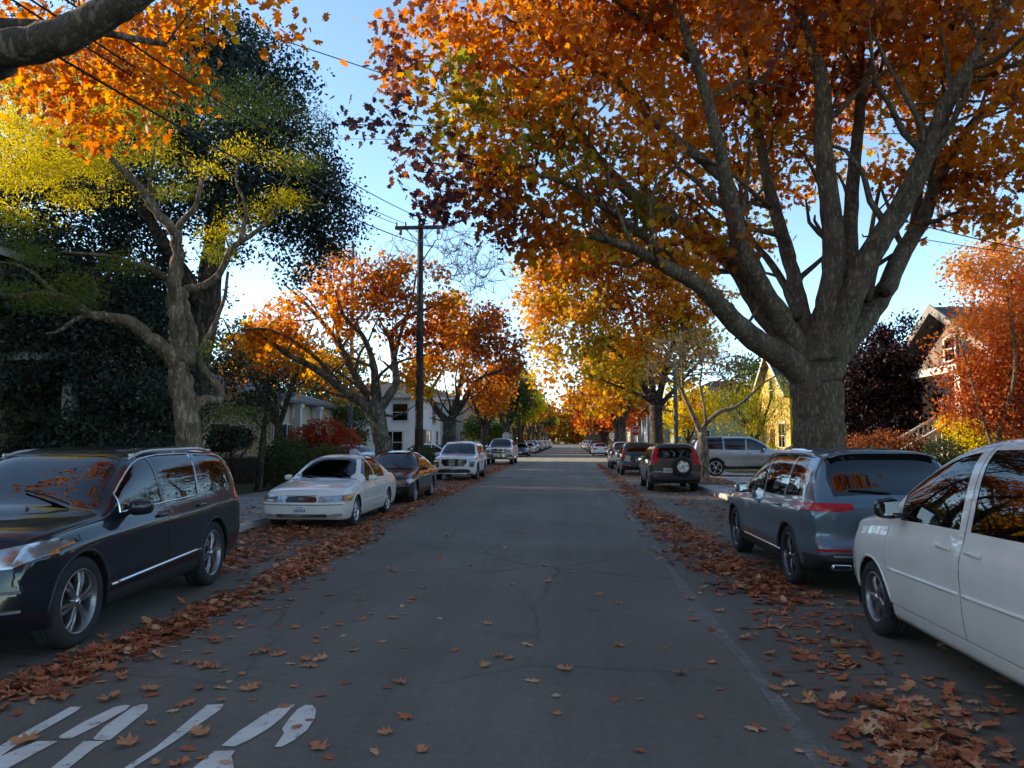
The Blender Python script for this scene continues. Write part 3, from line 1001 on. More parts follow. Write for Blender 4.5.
# root flare
for a in range(7):
    th = a * 2 * PI / 7 + .3
    limbs.append([(base[0] + .45 * math.cos(th), base[1] + .45 * math.sin(th), 1.0, .16), (base[0] + .72 * math.cos(th), base[1] + .72 * math.sin(th), .42, .19), (base[0] + 1.15 * math.cos(th), base[1] + 1.15 * math.sin(th), .08, .12)])
PL = lambda pts, r0, r1, y1: px_limb(pts, Y0, r0, r1, y1)
limbs += [
    PL([(812, 385), (785, 358), (755, 340), (725, 312), (700, 286), (668, 268), (635, 250), (590, 235)], 0.327, 0.063, -2.2),
    PL([(810, 370), (782, 336), (756, 300), (735, 264), (699, 237), (664, 213), (631, 193), (600, 162), (577, 129), (543, 90), (505, 62)], 0.292, 0.045, -1.0),
    PL([(690, 283), (655, 245), (625, 222), (600, 205), (563, 183), (530, 172)], 0.129, 0.027, -2.6),
    PL([(806, 362), (784, 325), (760, 285), (742, 252), (731, 203), (722, 160), (707, 98), (692, 50), (676, 5), (660, -60)], 0.258, 0.054, -2.8),
    PL([(727, 180), (690, 150), (655, 122), (621, 85), (597, 70), (560, 52), (526, 30), (490, 10)], 0.129, 0.027, -1.5),
    PL([(690, 60), (655, 30), (621, 5), (590, -25)], 0.086, 0.027, -3.4),
    PL([(812, 350), (800, 305), (790, 262), (771, 196), (761, 146), (750, 85), (735, 15), (720, -60)], 0.206, 0.054, 2.2),
    PL([(816, 360), (828, 310), (834, 262), (829, 200), (822, 135), (821, 80), (806, 32), (790, -20), (775, -90)], 0.318, 0.063, -.8),
    PL([(818, 352), (846, 290), (850, 230), (854, 170), (860, 110), (861, 40), (872, -30), (880, -120)], 0.232, 0.045, 2.4),
    PL([(862, 92), (872, 60), (888, 38), (905, 5)], 0.086, 0.027, 3.0),
    PL([(826, 368), (846, 310), (866, 262), (893, 220), (912, 186), (929, 148), (943, 112), (958, 85), (977, 55), (1000, 18), (1022, -40)], 0.310, 0.072, -2.4),
    PL([(945, 108), (962, 82), (985, 78), (1010, 66), (1050, 60)], 0.112, 0.027, -2.8),
    PL([(824, 380), (844, 345), (868, 315), (884, 292), (905, 248), (922, 222), (938, 180), (968, 130), (1000, 100), (1050, 60)], 0.310, 0.063, 1.6),
    PL([(884, 292), (900, 255), (916, 214), (921, 120), (922, 60), (921, 0), (925, -60)], 0.146, 0.045, 3.4),
    PL([(866, 300), (880, 240), (868, 262), (874, 215), (886, 160)], 0.103, 0.036, 3.0),
    PL([(797, 318), (786, 288), (770, 262), (752, 240), (742, 215), (740, 170), (735, 130)], 0.103, 0.036, 3.4),
]
for L_ in limbs[8:]:
    x_, y_, z_, r_0 = L_[0]
    if r_0 > .18 and z_ < 4.2:      # big limbs grow out of the wood of the trunk
        c_ = T(817, 400)
        L_.insert(0, (x_ * .35 + c_[0] * .65, y_ * .35 + c_[1] * .65, z_ - .55, r_0 * .62))
bl = []
for (px, py, dy, r, t) in [
        # left side over the road: purple brown rim, then green, then orange
        (408, 122, -2.6, .85, .10), (440, 150, -2.5, .9, .12), (462, 185, -2.4, .7, .10), (500, 205, -2.0, .8, .16), (470, 120, -2.3, 1.2, .95), (455, 60, -2.2, 1.2, .50), (420, 25, -2.0, 1.1, .42),
        (405, 55, -2.4, .7, .25), (430, 170, -2.3, .6, .12), (480, 220, -2.0, .6, .15), (520, 225, -1.6, .7, .3), (395, 95, -2.4, .6, .15), (450, 200, -2.3, .5, .12), (545, 230, -1.2, .8, .5), (500, 175, -1.8, 1.0, .4), (500, 150, -1.5, 1.5, .98), (545, 165, -1.2, 1.6, 1.0), (560, 205, -1.0, 1.0, .55), (520, 70, -1.6, 1.6, .62), (580, 100, -1.2, 1.6, .46), (600, 50, -.5, 1.9, .38),
        (540, 20, -1.0, 1.7, .56), (620, 170, -.5, 1.4, .42), (600, 225, -.8, 1.0, .92), (650, 210, .6, 1.2, .36), (675, 240, -1.5, .9, .45), (640, 250, -1.8, .8, .48), (690, 180, 1.2, 1.5, .40),
        (680, 110, 1.6, 1.8, .40), (660, 40, 0, 2.0, .46), (720, 60, 1.5, 2.0, .66), (740, 140, 2.2, 1.5, .70), (770, 220, 2.2, 1.0, .56), (730, 215, 1.5, 1.0, .42), (705, 240, -.8, .9, .4),
        (780, 60, 2.0, 2.0, .42), (790, 160, 2.8, 1.3, .62), (800, 110, 2.6, 1.6, .38), (850, 60, 2.6, 2.0, .44), (890, 110, 2.8, 1.6, .46), (900, 40, 2.6, 1.9, .36), (910, 170, 2.2, 1.2, .38),
        (950, 50, 0, 1.5, .40), (985, 90, -.8, 1.4, .36), (965, 140, .4, 1.1, .36), (1000, 160, .6, 1.1, .32), (950, 190, 1.6, .9, .38), (940, 205, 1.0, .8, .42), (990, 205, .8, .9, .32), (1015, 190, 1, 1.0, .26),
        (1015, 40, -1.5, 1.6, .40), (1030, 120, -1, 1.5, .36), (840, 10, .5, 2.0, .38), (790, -10, -1.0, 2.2, .42), (700, -30, -2, 2.4, .46), (600, -40, -1.5, 2.4, .44), (480, -20, -1.6, 1.8, .5),
        (905, -40, 0, 2.0, .42), (1010, -50, -1, 2.0, .40), (640, -110, -2.5, 2.6, .4), (760, -120, -2, 2.8, .4), (880, -130, -1, 2.8, .4), (1080, 60, 0, 2.2, .34), (1090, -60, 0, 2.5, .34),
        (910, 290, .5, .45, .22), (890, 262, .8, .35, .24), (925, 283, .6, .3, .2)]:
    bl.append(px_blob(px, py, Y0 + dy, r, t, ry=r * 1.15))
bl += [(x, y, z, r, r, r * .7, t) for x, y, z, r, t in ((5, 16, 16, 3.5, .5), (1, 15, 14.5, 3, .55), (8, 18, 15, 3, .45), (4, 11.5, 13.5, 3, .5), (8, 12, 13, 3, .45), (0, 19, 14, 2.6, .6), (0, 12.2, 12.5, 2.2, .55))]
big = tree('street_tree', 'huge forked old maple with orange brown crown behind the grey crossover', base, limbs, bl, L_FIRE, B_MAPLE, ncl=1950, per=32, lsize=.18, csize=.54, sides=30, subs=110, subz=4.9, ridge=.045,
           tonef=wave3(.9, .09), tvar=.14, shell=.45, twigr=.022, jit=.02)

# ---------------------------------------------------------------- overhanging limb, upper left: a street tree just outside the frame
Yl = 5.3
p = [at(-30, 66, 5.35), at(0, 52, 5.3), at(60, 36, 5.25), at(105, 14, 5.2), at(140, -8, 5.15), at(190, -50, 5.2), at(260, -110, 5.4)]
lim = [[(-6.95, 3.6, .1, .46), (-6.93, 3.65, 1.0, .36), (-6.9, 3.7, 2.2, .33), (-6.8, 3.9, 3.2, .34)],
       [(-6.85, 3.85, 3.0, .27), (-6.1, 4.6, 3.9, .22)] + [(*q, .155 - .013 * i) for i, q in enumerate(p)],
       [(-6.85, 3.8, 3.0, .26), (-7.4, 4.4, 4.6, .2), (-7.6, 5.6, 6.2, .12), (-7.4, 7.2, 7.4, .07)],
       [(-6.85, 3.8, 3.0, .26), (-6.9, 3.0, 4.8, .2), (-6.2, 2.2, 6.6, .12), (-5.6, 1.2, 8, .06)],
       [(-6.1, 4.6, 3.9, .12), (-5.9, 5.6, 5.0, .09), (-5.3, 7.0, 5.9, .05), (-4.6, 8.2, 6.3, .03)]]
bl = [px_blob(35, 60, 9.0, 0.72, .55), px_blob(80, 105, 9.8, 0.90, .52), px_blob(110, 140, 10.2, 0.60, .5), px_blob(150, 60, 9.6, 0.96, .58), px_blob(165, 110, 10.0, 0.60, .5), px_blob(172, 140, 10.0, 0.34, .6),
      px_blob(130, 20, 9.2, 0.84, .5), px_blob(20, 15, 8.6, 0.72, .42), px_blob(70, 70, 10.0, 0.84, .42), px_blob(185, 25, 9.2, 0.46, .66), px_blob(192, -6, 9.0, 0.48, .66), px_blob(120, 95, 10.6, 0.96, .4),
      px_blob(130, 165, 10.2, 0.26, .55), px_blob(90, -40, 8.0, 1.20, .5), px_blob(250, -60, 7.8, 1.08, .5), px_blob(-60, 40, 8.6, 1.08, .5),
      (-7.5, 6.2, 7.4, 1.6, 1.6, 1.2, .5), (-5.8, 1.6, 8.0, 2.0, 2.2, 1.4, .5), (-3.6, -1.5, 7.6, 2.6, 2.6, 1.4, .52), (-7.6, -.5, 7.5, 2.4, 2.4, 1.6, .5), (-2.2, 1.5, 8.4, 1.8, 2.0, 1.0, .6)]
tree('street_tree', 'grey limbed tree reaching in over the top left corner with glowing orange leaves', (-6.95, 3.6, .1), lim, bl, L_FIRE, B_GREY, ncl=430, per=30, lsize=.125, csize=.40, sides=14, tvar=.10, droop=.9, jit=.04, shell=.15)

# ---------------------------------------------------------------- feathery yellow green tree behind the dark suv
Y1 = 14.2
g = ground(196, 537); b0 = (g.x, Y1, .1)
q = lambda pts, r0, r1, y1: px_limb(pts, Y1, r0, r1, y1)
lim = [[(*at(197, 536, Y1), .36), (*at(195, 500, Y1), .29), (*at(193, 455, Y1), .245), (*at(186, 415, Y1), .23), (*at(180, 375, Y1), .215), (*at(180, 352, Y1), .20)],
       q([(182, 372), (168, 352), (143, 333), (128, 322), (108, 317), (88, 314), (70, 300), (44, 293), (14, 297), (-15, 290)], .17, .03, -1.6),
       q([(95, 315), (78, 318), (60, 330), (46, 334)], .06, .02, -1.2),
       q([(78, 305), (52, 290), (36, 276), (20, 266), (0, 262)], .06, .02, -1.5),
       q([(88, 312), (96, 290), (92, 275), (100, 262)], .05, .015, -.8),
       q([(182, 360), (180, 335), (175, 308), (174, 284), (178, 254), (174, 232), (156, 211), (137, 184), (118, 165), (98, 145), (80, 120)], .19, .03, -.8),
       q([(186, 365), (192, 335), (184, 305), (186, 290), (200, 287), (220, 274), (230, 250), (250, 236), (270, 219), (280, 195), (289, 176)], .13, .025, .8),
       q([(190, 412), (204, 400), (220, 398), (218, 386), (203, 368), (200, 352), (212, 330), (224, 300), (228, 272)], .12, .03, 1.2),
       q([(176, 250), (180, 225), (196, 206), (202, 180), (212, 166), (236, 152)], .08, .02, .4),
       q([(158, 213), (150, 190), (152, 165), (156, 140)], .06, .015, -.4),
       q([(124, 172), (100, 190), (82, 200), (70, 212)], .05, .015, -1.0),
       q([(174, 284), (150, 268), (126, 262), (110, 256), (62, 252)], .07, .02, -1.4),
       q([(240, 243), (246, 210), (236, 180), (240, 160)], .05, .015, .6)]
bl = []
for (px, py, dy, r, t) in [(40, 120, -.8, .95, .78), (65, 150, -.6, .85, .72), (20, 165, -.9, .75, .68), (80, 115, -.4, .75, .66), (110, 190, -.3, .4, .62), (150, 150, 0, .5, .5), (0, 205, -1, .5, .6), (105, 160, 0, .5, .42), (60, 190, -1, .35, .82), (72, 198, -1, .3, .9),
                           (232, 148, .3, .34, .88), (248, 150, .3, .22, .7), (280, 154, .6, .30, .92), (211, 168, .2, .30, .88), (100, 172, -.4, .28, .72), (290, 200, .7, .36, .72), (258, 212, .5, .28, .74),
                           (222, 230, .4, .42, .80), (30, 218, -1.2, .4, .72), (14, 214, -1.2, .3, .7), (200, 100, .4, .7, .12), (250, 105, .5, .7, .10), (160, 80, 0, .7, .22), (300, 120, .8, .6, .10), (110, 75, 0, .7, .5),
                           (20, 296, -1.5, .5, .28), (60, 298, -1.3, .45, .25), (75, 285, -1.2, .35, .25), (185, 350, .3, .4, .3), (205, 348, .4, .3, .3), (120, 262, -.8, .35, .25), (210, 250, .6, .5, .34), (300, 165, .9, .5, .3),
                           (10, 90, -1, .6, .6), (140, 120, .2, .6, .36), (232, 415, 1.6, .42, .22), (25, 250, -1, .5, .25), (170, 190, .1, .5, .3)]:
    bl.append(px_blob(px, py, Y1 + dy, r, t, rz=r * .6))
tree('street_tree', 'twisting pale trunked tree with feathery yellow green sprays behind the dark suv', b0, lim, bl, L_FERN, B_PALE, ncl=540, per=85, lsize=.085, csize=.42, kind='narrow', sides=12, tvar=.06, droop=.15, flat=.35, twigr=.010, jit=.10, wob=.11)

# ---------------------------------------------------------------- great dark evergreen in the left yard
Y2 = 20.0
lim = [[(-10.9, 20.5, .1, .62), (-10.7, 20.6, 2.0, .48), (-10.3, 20.5, 4.2, .42), (-9.9, 20.4, 6.5, .32), (-9.8, 20.5, 9.5, .15)],
       [(-10.5, 20.5, 3.4, .32), (-12.0, 19.8, 5.4, .22), (-13.6, 19.4, 6.8, .1)],
       [(-10.1, 20.4, 5.4, .26), (-10.8, 18.8, 7.4, .14), (-11.2, 17.8, 8.6, .08)]]
bl = []
for (px, py, dy, r) in [(190, 60, 1, 1.5), (250, 75, 1, 1.5), (150, 90, 0, 1.9), (215, 120, 0, 2.1), (275, 110, 1, 1.3), (290, 150, 1, 1.4), (255, 185, 0, 1.5), (310, 205, 1, 1.3), (335, 215, 1.2, .8), (320, 190, 1.2, .9), (300, 175, 1, 1.1), (345, 210, 1.2, .5), (290, 215, .6, 1.0), (265, 150, .8, 1.2), (310, 235, 1, .8), (260, 225, .6, .9), (230, 240, .4, .8), (240, 50, 1, 1.2), (290, 90, 1, .9), (205, 40, 1, 1.0), (330, 250, 1.2, .5), (280, 250, 1, .6), (150, 170, -.5, 2.1),
                        (80, 130, 0, 2.2), (30, 180, 0, 2.0), (90, 220, 0, 2.0), (20, 260, 0, 1.8), (300, 235, .8, .9), (130, 260, 0, 1.5), (40, 320, -.3, 1.6), (110, 325, -.5, 1.6), (150, 330, 0, 1.3), (90, 380, -.6, 1.6),
                        (150, 385, -.4, 1.4), (120, 430, -.5, 1.5), (60, 425, -.4, 1.2), (165, 430, 0, 1.2), (190, 390, 1.2, .9), (20, 400, 0, 1.2), (200, 70, 3, 1.8), (120, 150, 3, 2.5), (230, 160, 3, 2.0), (60, 60, 1, 1.8), (110, 60, 1, 1.6),
                        (70, 350, -1.2, .9), (75, 430, -1.5, .9), (5, 330, -1.5, 1.2), (0, 270, -1.2, 1.2), (20, 385, -1.5, .8), (-10, 395, -1.6, 1.0), (-40, 180, 0, 2.2), (-60, 300, 0, 2.0), (100, 300, 3, 2.6), (60, 380, 3, 2.2), (150, 410, 3, 1.8), (210, 215, .5, .9), (300, 260, 1, .7), (170, 300, 2, 1.4)]:
    bl.append(px_blob(px, py, Y2 + dy, r, .45, rz=r * .85))
tree('evergreen_tree', 'huge dark evergreen filling the left yard from hedge height to high crown', (-10.9, 20.5, .12), lim, bl, L_DARK, B_DARK, ncl=2600, per=76, lsize=.125, csize=.52, kind='oval', tvar=.28, droop=.2, shell=.4)
# a lower loose evergreen by the fence
bl = [px_blob(x, y, 24, r, .6) for x, y, r in ((245, 385, .9), (270, 390, .7), (255, 410, .7), (232, 365, .7), (285, 378, .5), (240, 440, .6))]
tree('evergreen_shrub', 'loose dark green shrub tree above the plank fence', (-9.9, 24.0, .12), [[(-9.9, 24, .1, .12), (-9.8, 24, 1.8, .09), (-9.7, 24, 3, .04)]], bl, L_DARK, B_DARK, ncl=90, per=34, lsize=.12, csize=.4, kind='oval', tvar=.2, cat='tree')
tree('fern_shrub', 'bright green leafy shrub above the wooden fence', (-10.6, 26.0, .12), [[(-10.6, 26, .1, .08), (-10.55, 26, 1.0, .05), (-10.5, 26, 1.9, .02)]],
     [px_blob(222, 415, 24, .6, .8), px_blob(245, 420, 24, .5, .9), px_blob(205, 425, 25, .6, .5), px_blob(262, 432, 24, .35, .7)], L_GREEN, B_DARK, ncl=60, per=40, lsize=.11, csize=.35, kind='narrow', cat='shrub')

# ---------------------------------------------------------------- orange street trees further down the left kerb
Y3 = 29.0
q = lambda pts, r0, r1, y1: px_limb(pts, Y3, r0, r1, y1)
lim = [[(*at(386, 484, Y3), .48), (*at(385, 460, Y3), .37), (*at(381, 435, Y3), .33), (*at(377, 415, Y3), .33), (*at(374, 404, Y3), .3)],
       q([(377, 416), (358, 400), (334, 383), (311, 366), (290, 356), (268, 340), (245, 325)], .23, .05, -1.5),
       q([(372, 408), (355, 376), (341, 349), (328, 329), (304, 302), (285, 285)], .22, .04, 1.0),
       q([(374, 406), (375, 380), (372, 359), (362, 335), (345, 318), (335, 290)], .20, .04, -1.2),
       q([(378, 412), (386, 400), (396, 383), (394, 359), (392, 335), (406, 318), (429, 308), (446, 300)], .22, .04, .6),
       q([(334, 383), (320, 362), (300, 345), (270, 330), (240, 330)], .10, .03, -2.2),
       q([(394, 359), (402, 330), (412, 300), (418, 270), (436, 240)], .09, .02, 1.5),
       q([(341, 349), (335, 320), (330, 290), (326, 262)], .09, .02, 1.5)]
bl = []
for (px, py, dy, r, t) in [(300, 305, 0, 1.0, .52), (330, 290, .6, 1.1, .50), (370, 285, .2, 1.2, .46), (350, 315, -.6, 1.0, .60), (395, 300, 0, 1.0, .42), (430, 310, .4, 1.0, .46), (445, 330, .8, .8, .40), (410, 340, .4, .9, .34),
                           (285, 330, -1, .8, .56), (258, 335, -1.4, .7, .60), (310, 345, -.8, .6, .66), (345, 365, 1.5, .6, .80), (335, 262, 1, .7, .5), (390, 268, .5, .9, .48), (360, 345, .6, .7, .74), (425, 365, .8, .8, .62),
                           (262, 310, -1, .5, .5), (435, 275, .5, .5, .44), (300, 275, .5, .5, .5), (455, 300, 1, .5, .5), (440, 355, .8, .6, .35), (372, 378, 1.5, .6, .78), (402, 378, 1.0, .6, .74), (345, 388, 1.2, .5, .8), (420, 385, 1.0, .5, .7), (318, 365, .5, .5, .66), (355, 395, 1.6, .4, .84), (240, 350, -1.6, .5, .55)]:
    bl.append(px_blob(px, py, Y3 + dy, r, t))
tree('street_tree', 'spreading orange tree just before the tall utility pole', (lim[0][0][0], Y3, .1), lim, bl, L_FIRE, B_GREY, ncl=330, per=28, lsize=.17, csize=.55, sides=14, tvar=.12, subs=45, ridge=.04, group='orange street trees on the left kerb',
     bare=([px_blob(450, 245, Y3 + 1.5, 1.4), px_blob(400, 250, Y3 + 1, 1.2), px_blob(340, 262, Y3, 1.0), px_blob(485, 265, Y3 + 1.5, .8)], 45), jit=.08)
Y4 = 44.0
q = lambda pts, r0, r1, y1: px_limb(pts, Y4, r0, r1, y1)
lim = [[(*at(449, 471, Y4), .56), (*at(449, 450, Y4), .42), (*at(449, 430, Y4), .38), (*at(450, 418, Y4), .36)],
       q([(449, 424), (437, 410), (428, 395), (420, 378), (408, 366)], .24, .05, -1),
       q([(450, 420), (462, 404), (476, 382), (490, 374), (510, 368)], .24, .05, -.5),
       q([(451, 420), (458, 395), (463, 370), (468, 340), (470, 315)], .22, .05, .5),
       q([(428, 395), (440, 375), (450, 350), (455, 325)], .12, .03, 1)]
bl = [px_blob(px, py, Y4 + dy, r, t) for px, py, dy, r, t in [(470, 330, 0, 1.3, .38), (490, 320, .5, 1.2, .36), (505, 345, .3, 1.1, .32), (480, 355, -.5, 1.1, .36), (450, 335, .2, 1.1, .5), (435, 360, -.5, 1.0, .66),
                                                                 (500, 372, .5, .9, .38), (462, 365, -.8, .8, .62), (455, 305, .5, 1.0, .45), (425, 372, -.8, .7, .7), (515, 365, .5, .6, .3), (440, 312, .3, .8, .5), (470, 385, -.6, .7, .5), (420, 395, -.6, .5, .7)]]
tree('street_tree', 'rusty orange tree behind the white suv with yellow under leaves', (lim[0][0][0], Y4, .1), lim, bl, L_FIRE, B_DARK, ncl=240, per=28, lsize=.22, csize=.65, sides=12, tvar=.12, subs=30, group='orange street trees on the left kerb', kind='clump',
     bare=([px_blob(470, 270, Y4 + 1, 2.2), px_blob(495, 275, Y4 + 1, 1.6), px_blob(440, 265, Y4, 1.6), px_blob(512, 300, Y4, 1.0)], 60), barescale=1.5, jit=.08)


def vase(base, th, tr, spread, height, n, seed):
    """trunk and rising limbs of a street tree"""
    r = random.Random(seed)
    x, y, z = base
    L = [[(x, y, z, tr * 1.35), (x + r.uniform(-.05, .05), y, z + th * .3, tr), (x + r.uniform(-.15, .15), y + r.uniform(-.15, .15), z + th, tr * .92)]]
    tx, ty, tz = L[0][-1][:3]
    for i in range(n):
        a = 2 * PI * i / n + r.uniform(-.4, .4)
        s = spread * r.uniform(.55, 1.0); h = height * r.uniform(.6, 1.0)
        L.append([(tx, ty, tz - .25, tr * .62), (tx + math.cos(a) * s * .25, ty + math.sin(a) * s * .25, tz + h * .22, tr * .5),
                  (tx + math.cos(a) * s * .55, ty + math.sin(a) * s * .55, tz + h * .55, tr * .32), (tx + math.cos(a) * s * .85, ty + math.sin(a) * s * .85, tz + h * .9, tr * .14)])
        b2 = a + r.choice((-.7, .7))
        L.append([(tx + math.cos(a) * s * .3, ty + math.sin(a) * s * .3, tz + h * .28, tr * .3), (tx + math.cos(b2) * s * .6, ty + math.sin(b2) * s * .6, tz + h * .45, tr * .2), (tx + math.cos(b2) * s * .95, ty + math.sin(b2) * s * .95, tz + h * .7, tr * .08)])
    return L


def crown(base, th, spread, height, n, tone, seed, tv=.12):
    r = random.Random(seed + 77)
    x, y, z = base
    out = []
    for i in range(n):
        a = r.uniform(0, 2 * PI); d = spread * math.sqrt(r.uniform(0, 1)) * .75; h = r.uniform(.25, .95)
        rr = spread * r.uniform(.26, .42) * (1.1 - .4 * abs(h - .5))
        lim_ = math.sqrt(max(.08, 1 - (h - .45) ** 2 * 2.6))
        out.append((x + math.cos(a) * d * lim_, y + math.sin(a) * d * lim_, z + th + height * h, rr, rr, rr * .75, tone + r.uniform(-tv, tv)))
    return out


def street_tree(label, X, Y, th, tr, spread, height, leafm, tone, seed, ncl=200, per=26, lsize=.26, csize=.8, bark=None, kind='clump', group=None, nb=18, **kw):
    base = (X, Y, .1)
    return tree('street_tree', label, base, vase(base, th, tr, spread, height, 5, seed), crown(base, th, spread, height, nb, tone, seed), leafm, bark or B_DARK,
                ncl=ncl, per=per, lsize=lsize, csize=csize, kind=kind, sides=8, group=group, twigsides=3, **kw)


street_tree('small orange tree before the crossing behind the white pickup', -6.9, 61.8, 2.6, .30, 3.0, 5.0, L_FIRE, .45, 5, ncl=120, per=22, bare=([(-6.9, 61.8, 7.5, 2.6, 2.6, 2.0)], 30), barescale=1.6, group='orange street trees on the left kerb')

# right kerb: small bare tree with a long low limb
Y5 = 34.0
q = lambda pts, r0, r1, y1: px_limb(pts, Y5, r0, r1, y1)
lim = [[(*at(704, 483, Y5), .26), (*at(705, 465, Y5), .19), (*at(704, 447, Y5), .18), (*at(701, 432, Y5), .17)],
       q([(702, 436), (695, 420), (686, 400), (678, 385), (660, 375), (648, 362)], .13, .03, -.5),
       q([(703, 434), (706, 424), (720, 412), (735, 407), (750, 396), (762, 384), (776, 376)], .14, .03, .6),
       q([(683, 395), (682, 370), (683, 350), (680, 330)], .07, .02, .4),
       q([(706, 424), (704, 405), (700, 385), (702, 365), (695, 345)], .07, .02, 0)]
tree('bare_tree', 'small leafless tree with pale twigs and one long low limb beside the driveway', (lim[0][0][0], Y5, .1), lim, [px_blob(720, 372, Y5, .8, .15), px_blob(735, 385, Y5, .4, .15)], L_FIRE, B_PALE, ncl=16, per=14, lsize=.13, csize=.5, sides=10,
     bare=([px_blob(690, 350, Y5, 1.3), px_blob(665, 355, Y5, .9), px_blob(715, 360, Y5, 1.2), px_blob(735, 370, Y5, .8), px_blob(655, 370, Y5, .7), px_blob(760, 380, Y5, .5)], 120), jit=.08)
# right kerb: big golden tree over the road
Y6 = 50.0
q = lambda pts, r0, r1, y1: px_limb(pts, Y6, r0, r1, y1)
lim = [[(*at(657, 468, Y6), .62), (*at(657, 448, Y6), .46), (*at(656, 425, Y6), .42), (*at(655, 405, Y6), .42)],
       q([(654, 408), (646, 390), (636, 372), (620, 355), (600, 340), (580, 325)], .26, .05, -1.5), q([(656, 406), (662, 385), (668, 360), (676, 330), (680, 300)], .28, .06, 0),
       q([(655, 406), (650, 375), (640, 340), (628, 300), (620, 270)], .26, .05, 1), q([(658, 408), (672, 392), (690, 372), (710, 350)], .2, .05, -1), q([(652, 402), (640, 395), (615, 385), (590, 375)], .16, .04, -3)]
bl = []
for (px, py, dy, r, t) in [(560, 270, 0, 2.0, .50), (600, 262, .5, 2.2, .46), (645, 265, 0, 2.2, .44), (545, 300, 0, 1.6, .62), (580, 310, -1, 2.0, .74), (620, 300, 0, 2.2, .34), (665, 300, 0, 2.2, .40), (700, 305, 0, 1.8, .44),
                           (555, 340, -1.5, 1.6, .78), (595, 345, -1, 1.8, .86), (635, 340, 0, 2.0, .62), (680, 335, 0, 1.8, .80), (550, 370, -2, 1.3, .70), (590, 375, -2, 1.3, .84), (630, 375, -1, 1.4, .80), (705, 345, 0, 1.4, .78), (540, 275, 0, 1.1, .5),
                           (620, 240, .5, 1.6, .42), (575, 250, .5, 1.5, .46), (535, 325, -1, 1.0, .55), (610, 400, -1.5, .8, .5), (690, 270, 1, 1.8, .4), (570, 400, -2, .8, .45), (680, 372, 0, 1.2, .84), (690, 395, 0, .7, .4)]:
    bl.append(px_blob(px, py, Y6 + dy, r, t))
tree('street_tree', 'tall golden tree arching over the road behind the boxy suv', (lim[0][0][0], Y6, .1), lim, bl, L_GOLD, B_DARK, ncl=620, per=34, lsize=.30, csize=.95, kind='clump', tvar=.11, sides=12, subs=50, tonef=lambda p: -.09 + 0 * p[:, 0], group='golden and red street trees on the right kerb', jit=.08)

# beyond the crossing
r_ = random.Random(4)
ordn2 = ['first', 'second', 'third', 'fourth', 'fifth', 'sixth', 'seventh', 'eighth', 'ninth', 'tenth', 'eleventh', 'twelfth']
pal = {'scarlet': (L_RED, .8), 'orange': (L_FIRE, .5), 'golden': (L_GOLD, .55), 'red': (L_RED, .62), 'yellow': (L_YELL, .6), 'green': (L_GREEN, .6), 'maroon': (L_RED, .22), 'yellow green': (L_FERN, .48)}
right = ['golden', 'red', 'scarlet', 'golden', 'maroon', 'orange', 'golden', 'yellow', 'orange', 'golden']
left = ['green', 'yellow green', 'yellow', 'orange', 'yellow green', 'golden', 'green', 'orange', 'golden', 'yellow']
for i in range(10):
    y = 82 + i * 14 + i * i * .6
    det = 1.0 if i < 3 else .55
    m, t = pal[right[i]]
    street_tree('%s street tree on the stop sign side, %s past the crossing' % (right[i], ordn2[i]), (4.9 if i == 2 else 5.6 + r_.uniform(-.3, .3)), y, (2.0 if i == 2 else 3.4), .42, (7.0 if i == 2 else r_.uniform(5.2, 6.4)), r_.uniform(8.0, 10.0), m, t, 20 + i, ncl=int(230 * det), per=24, lsize=.42 + .02 * i, csize=1.2,
                group='golden and red street trees on the right kerb')
    m, t = pal[left[i]]
    street_tree('%s street tree on the pickup side, %s past the crossing' % (left[i], ordn2[i]), -7.0 + r_.uniform(-.3, .3), y + 4, 2.6, .30, r_.uniform(3.0, 3.8), r_.uniform(6.5, 10), m, t, 40 + i, ncl=int(170 * det), per=24, lsize=.40 + .02 * i, csize=1.0,
                group='mixed street trees of the far block')

# trees in the yards
def yard_tree(name, label, X, Y, th, tr, spread, h, leafm, tone, seed, ncl, per=30, lsize=.2, csize=.6, kind='oval', bark=None, **kw):
    base = (X, Y, .12)
    return tree(name, label, base, vase(base, th, tr, spread, h, 5, seed), crown(base, th, spread, h, 16, tone, seed), leafm, bark or B_DARK, ncl=ncl, per=per, lsize=lsize, csize=csize, kind=kind, sides=8, twigsides=3, **kw)


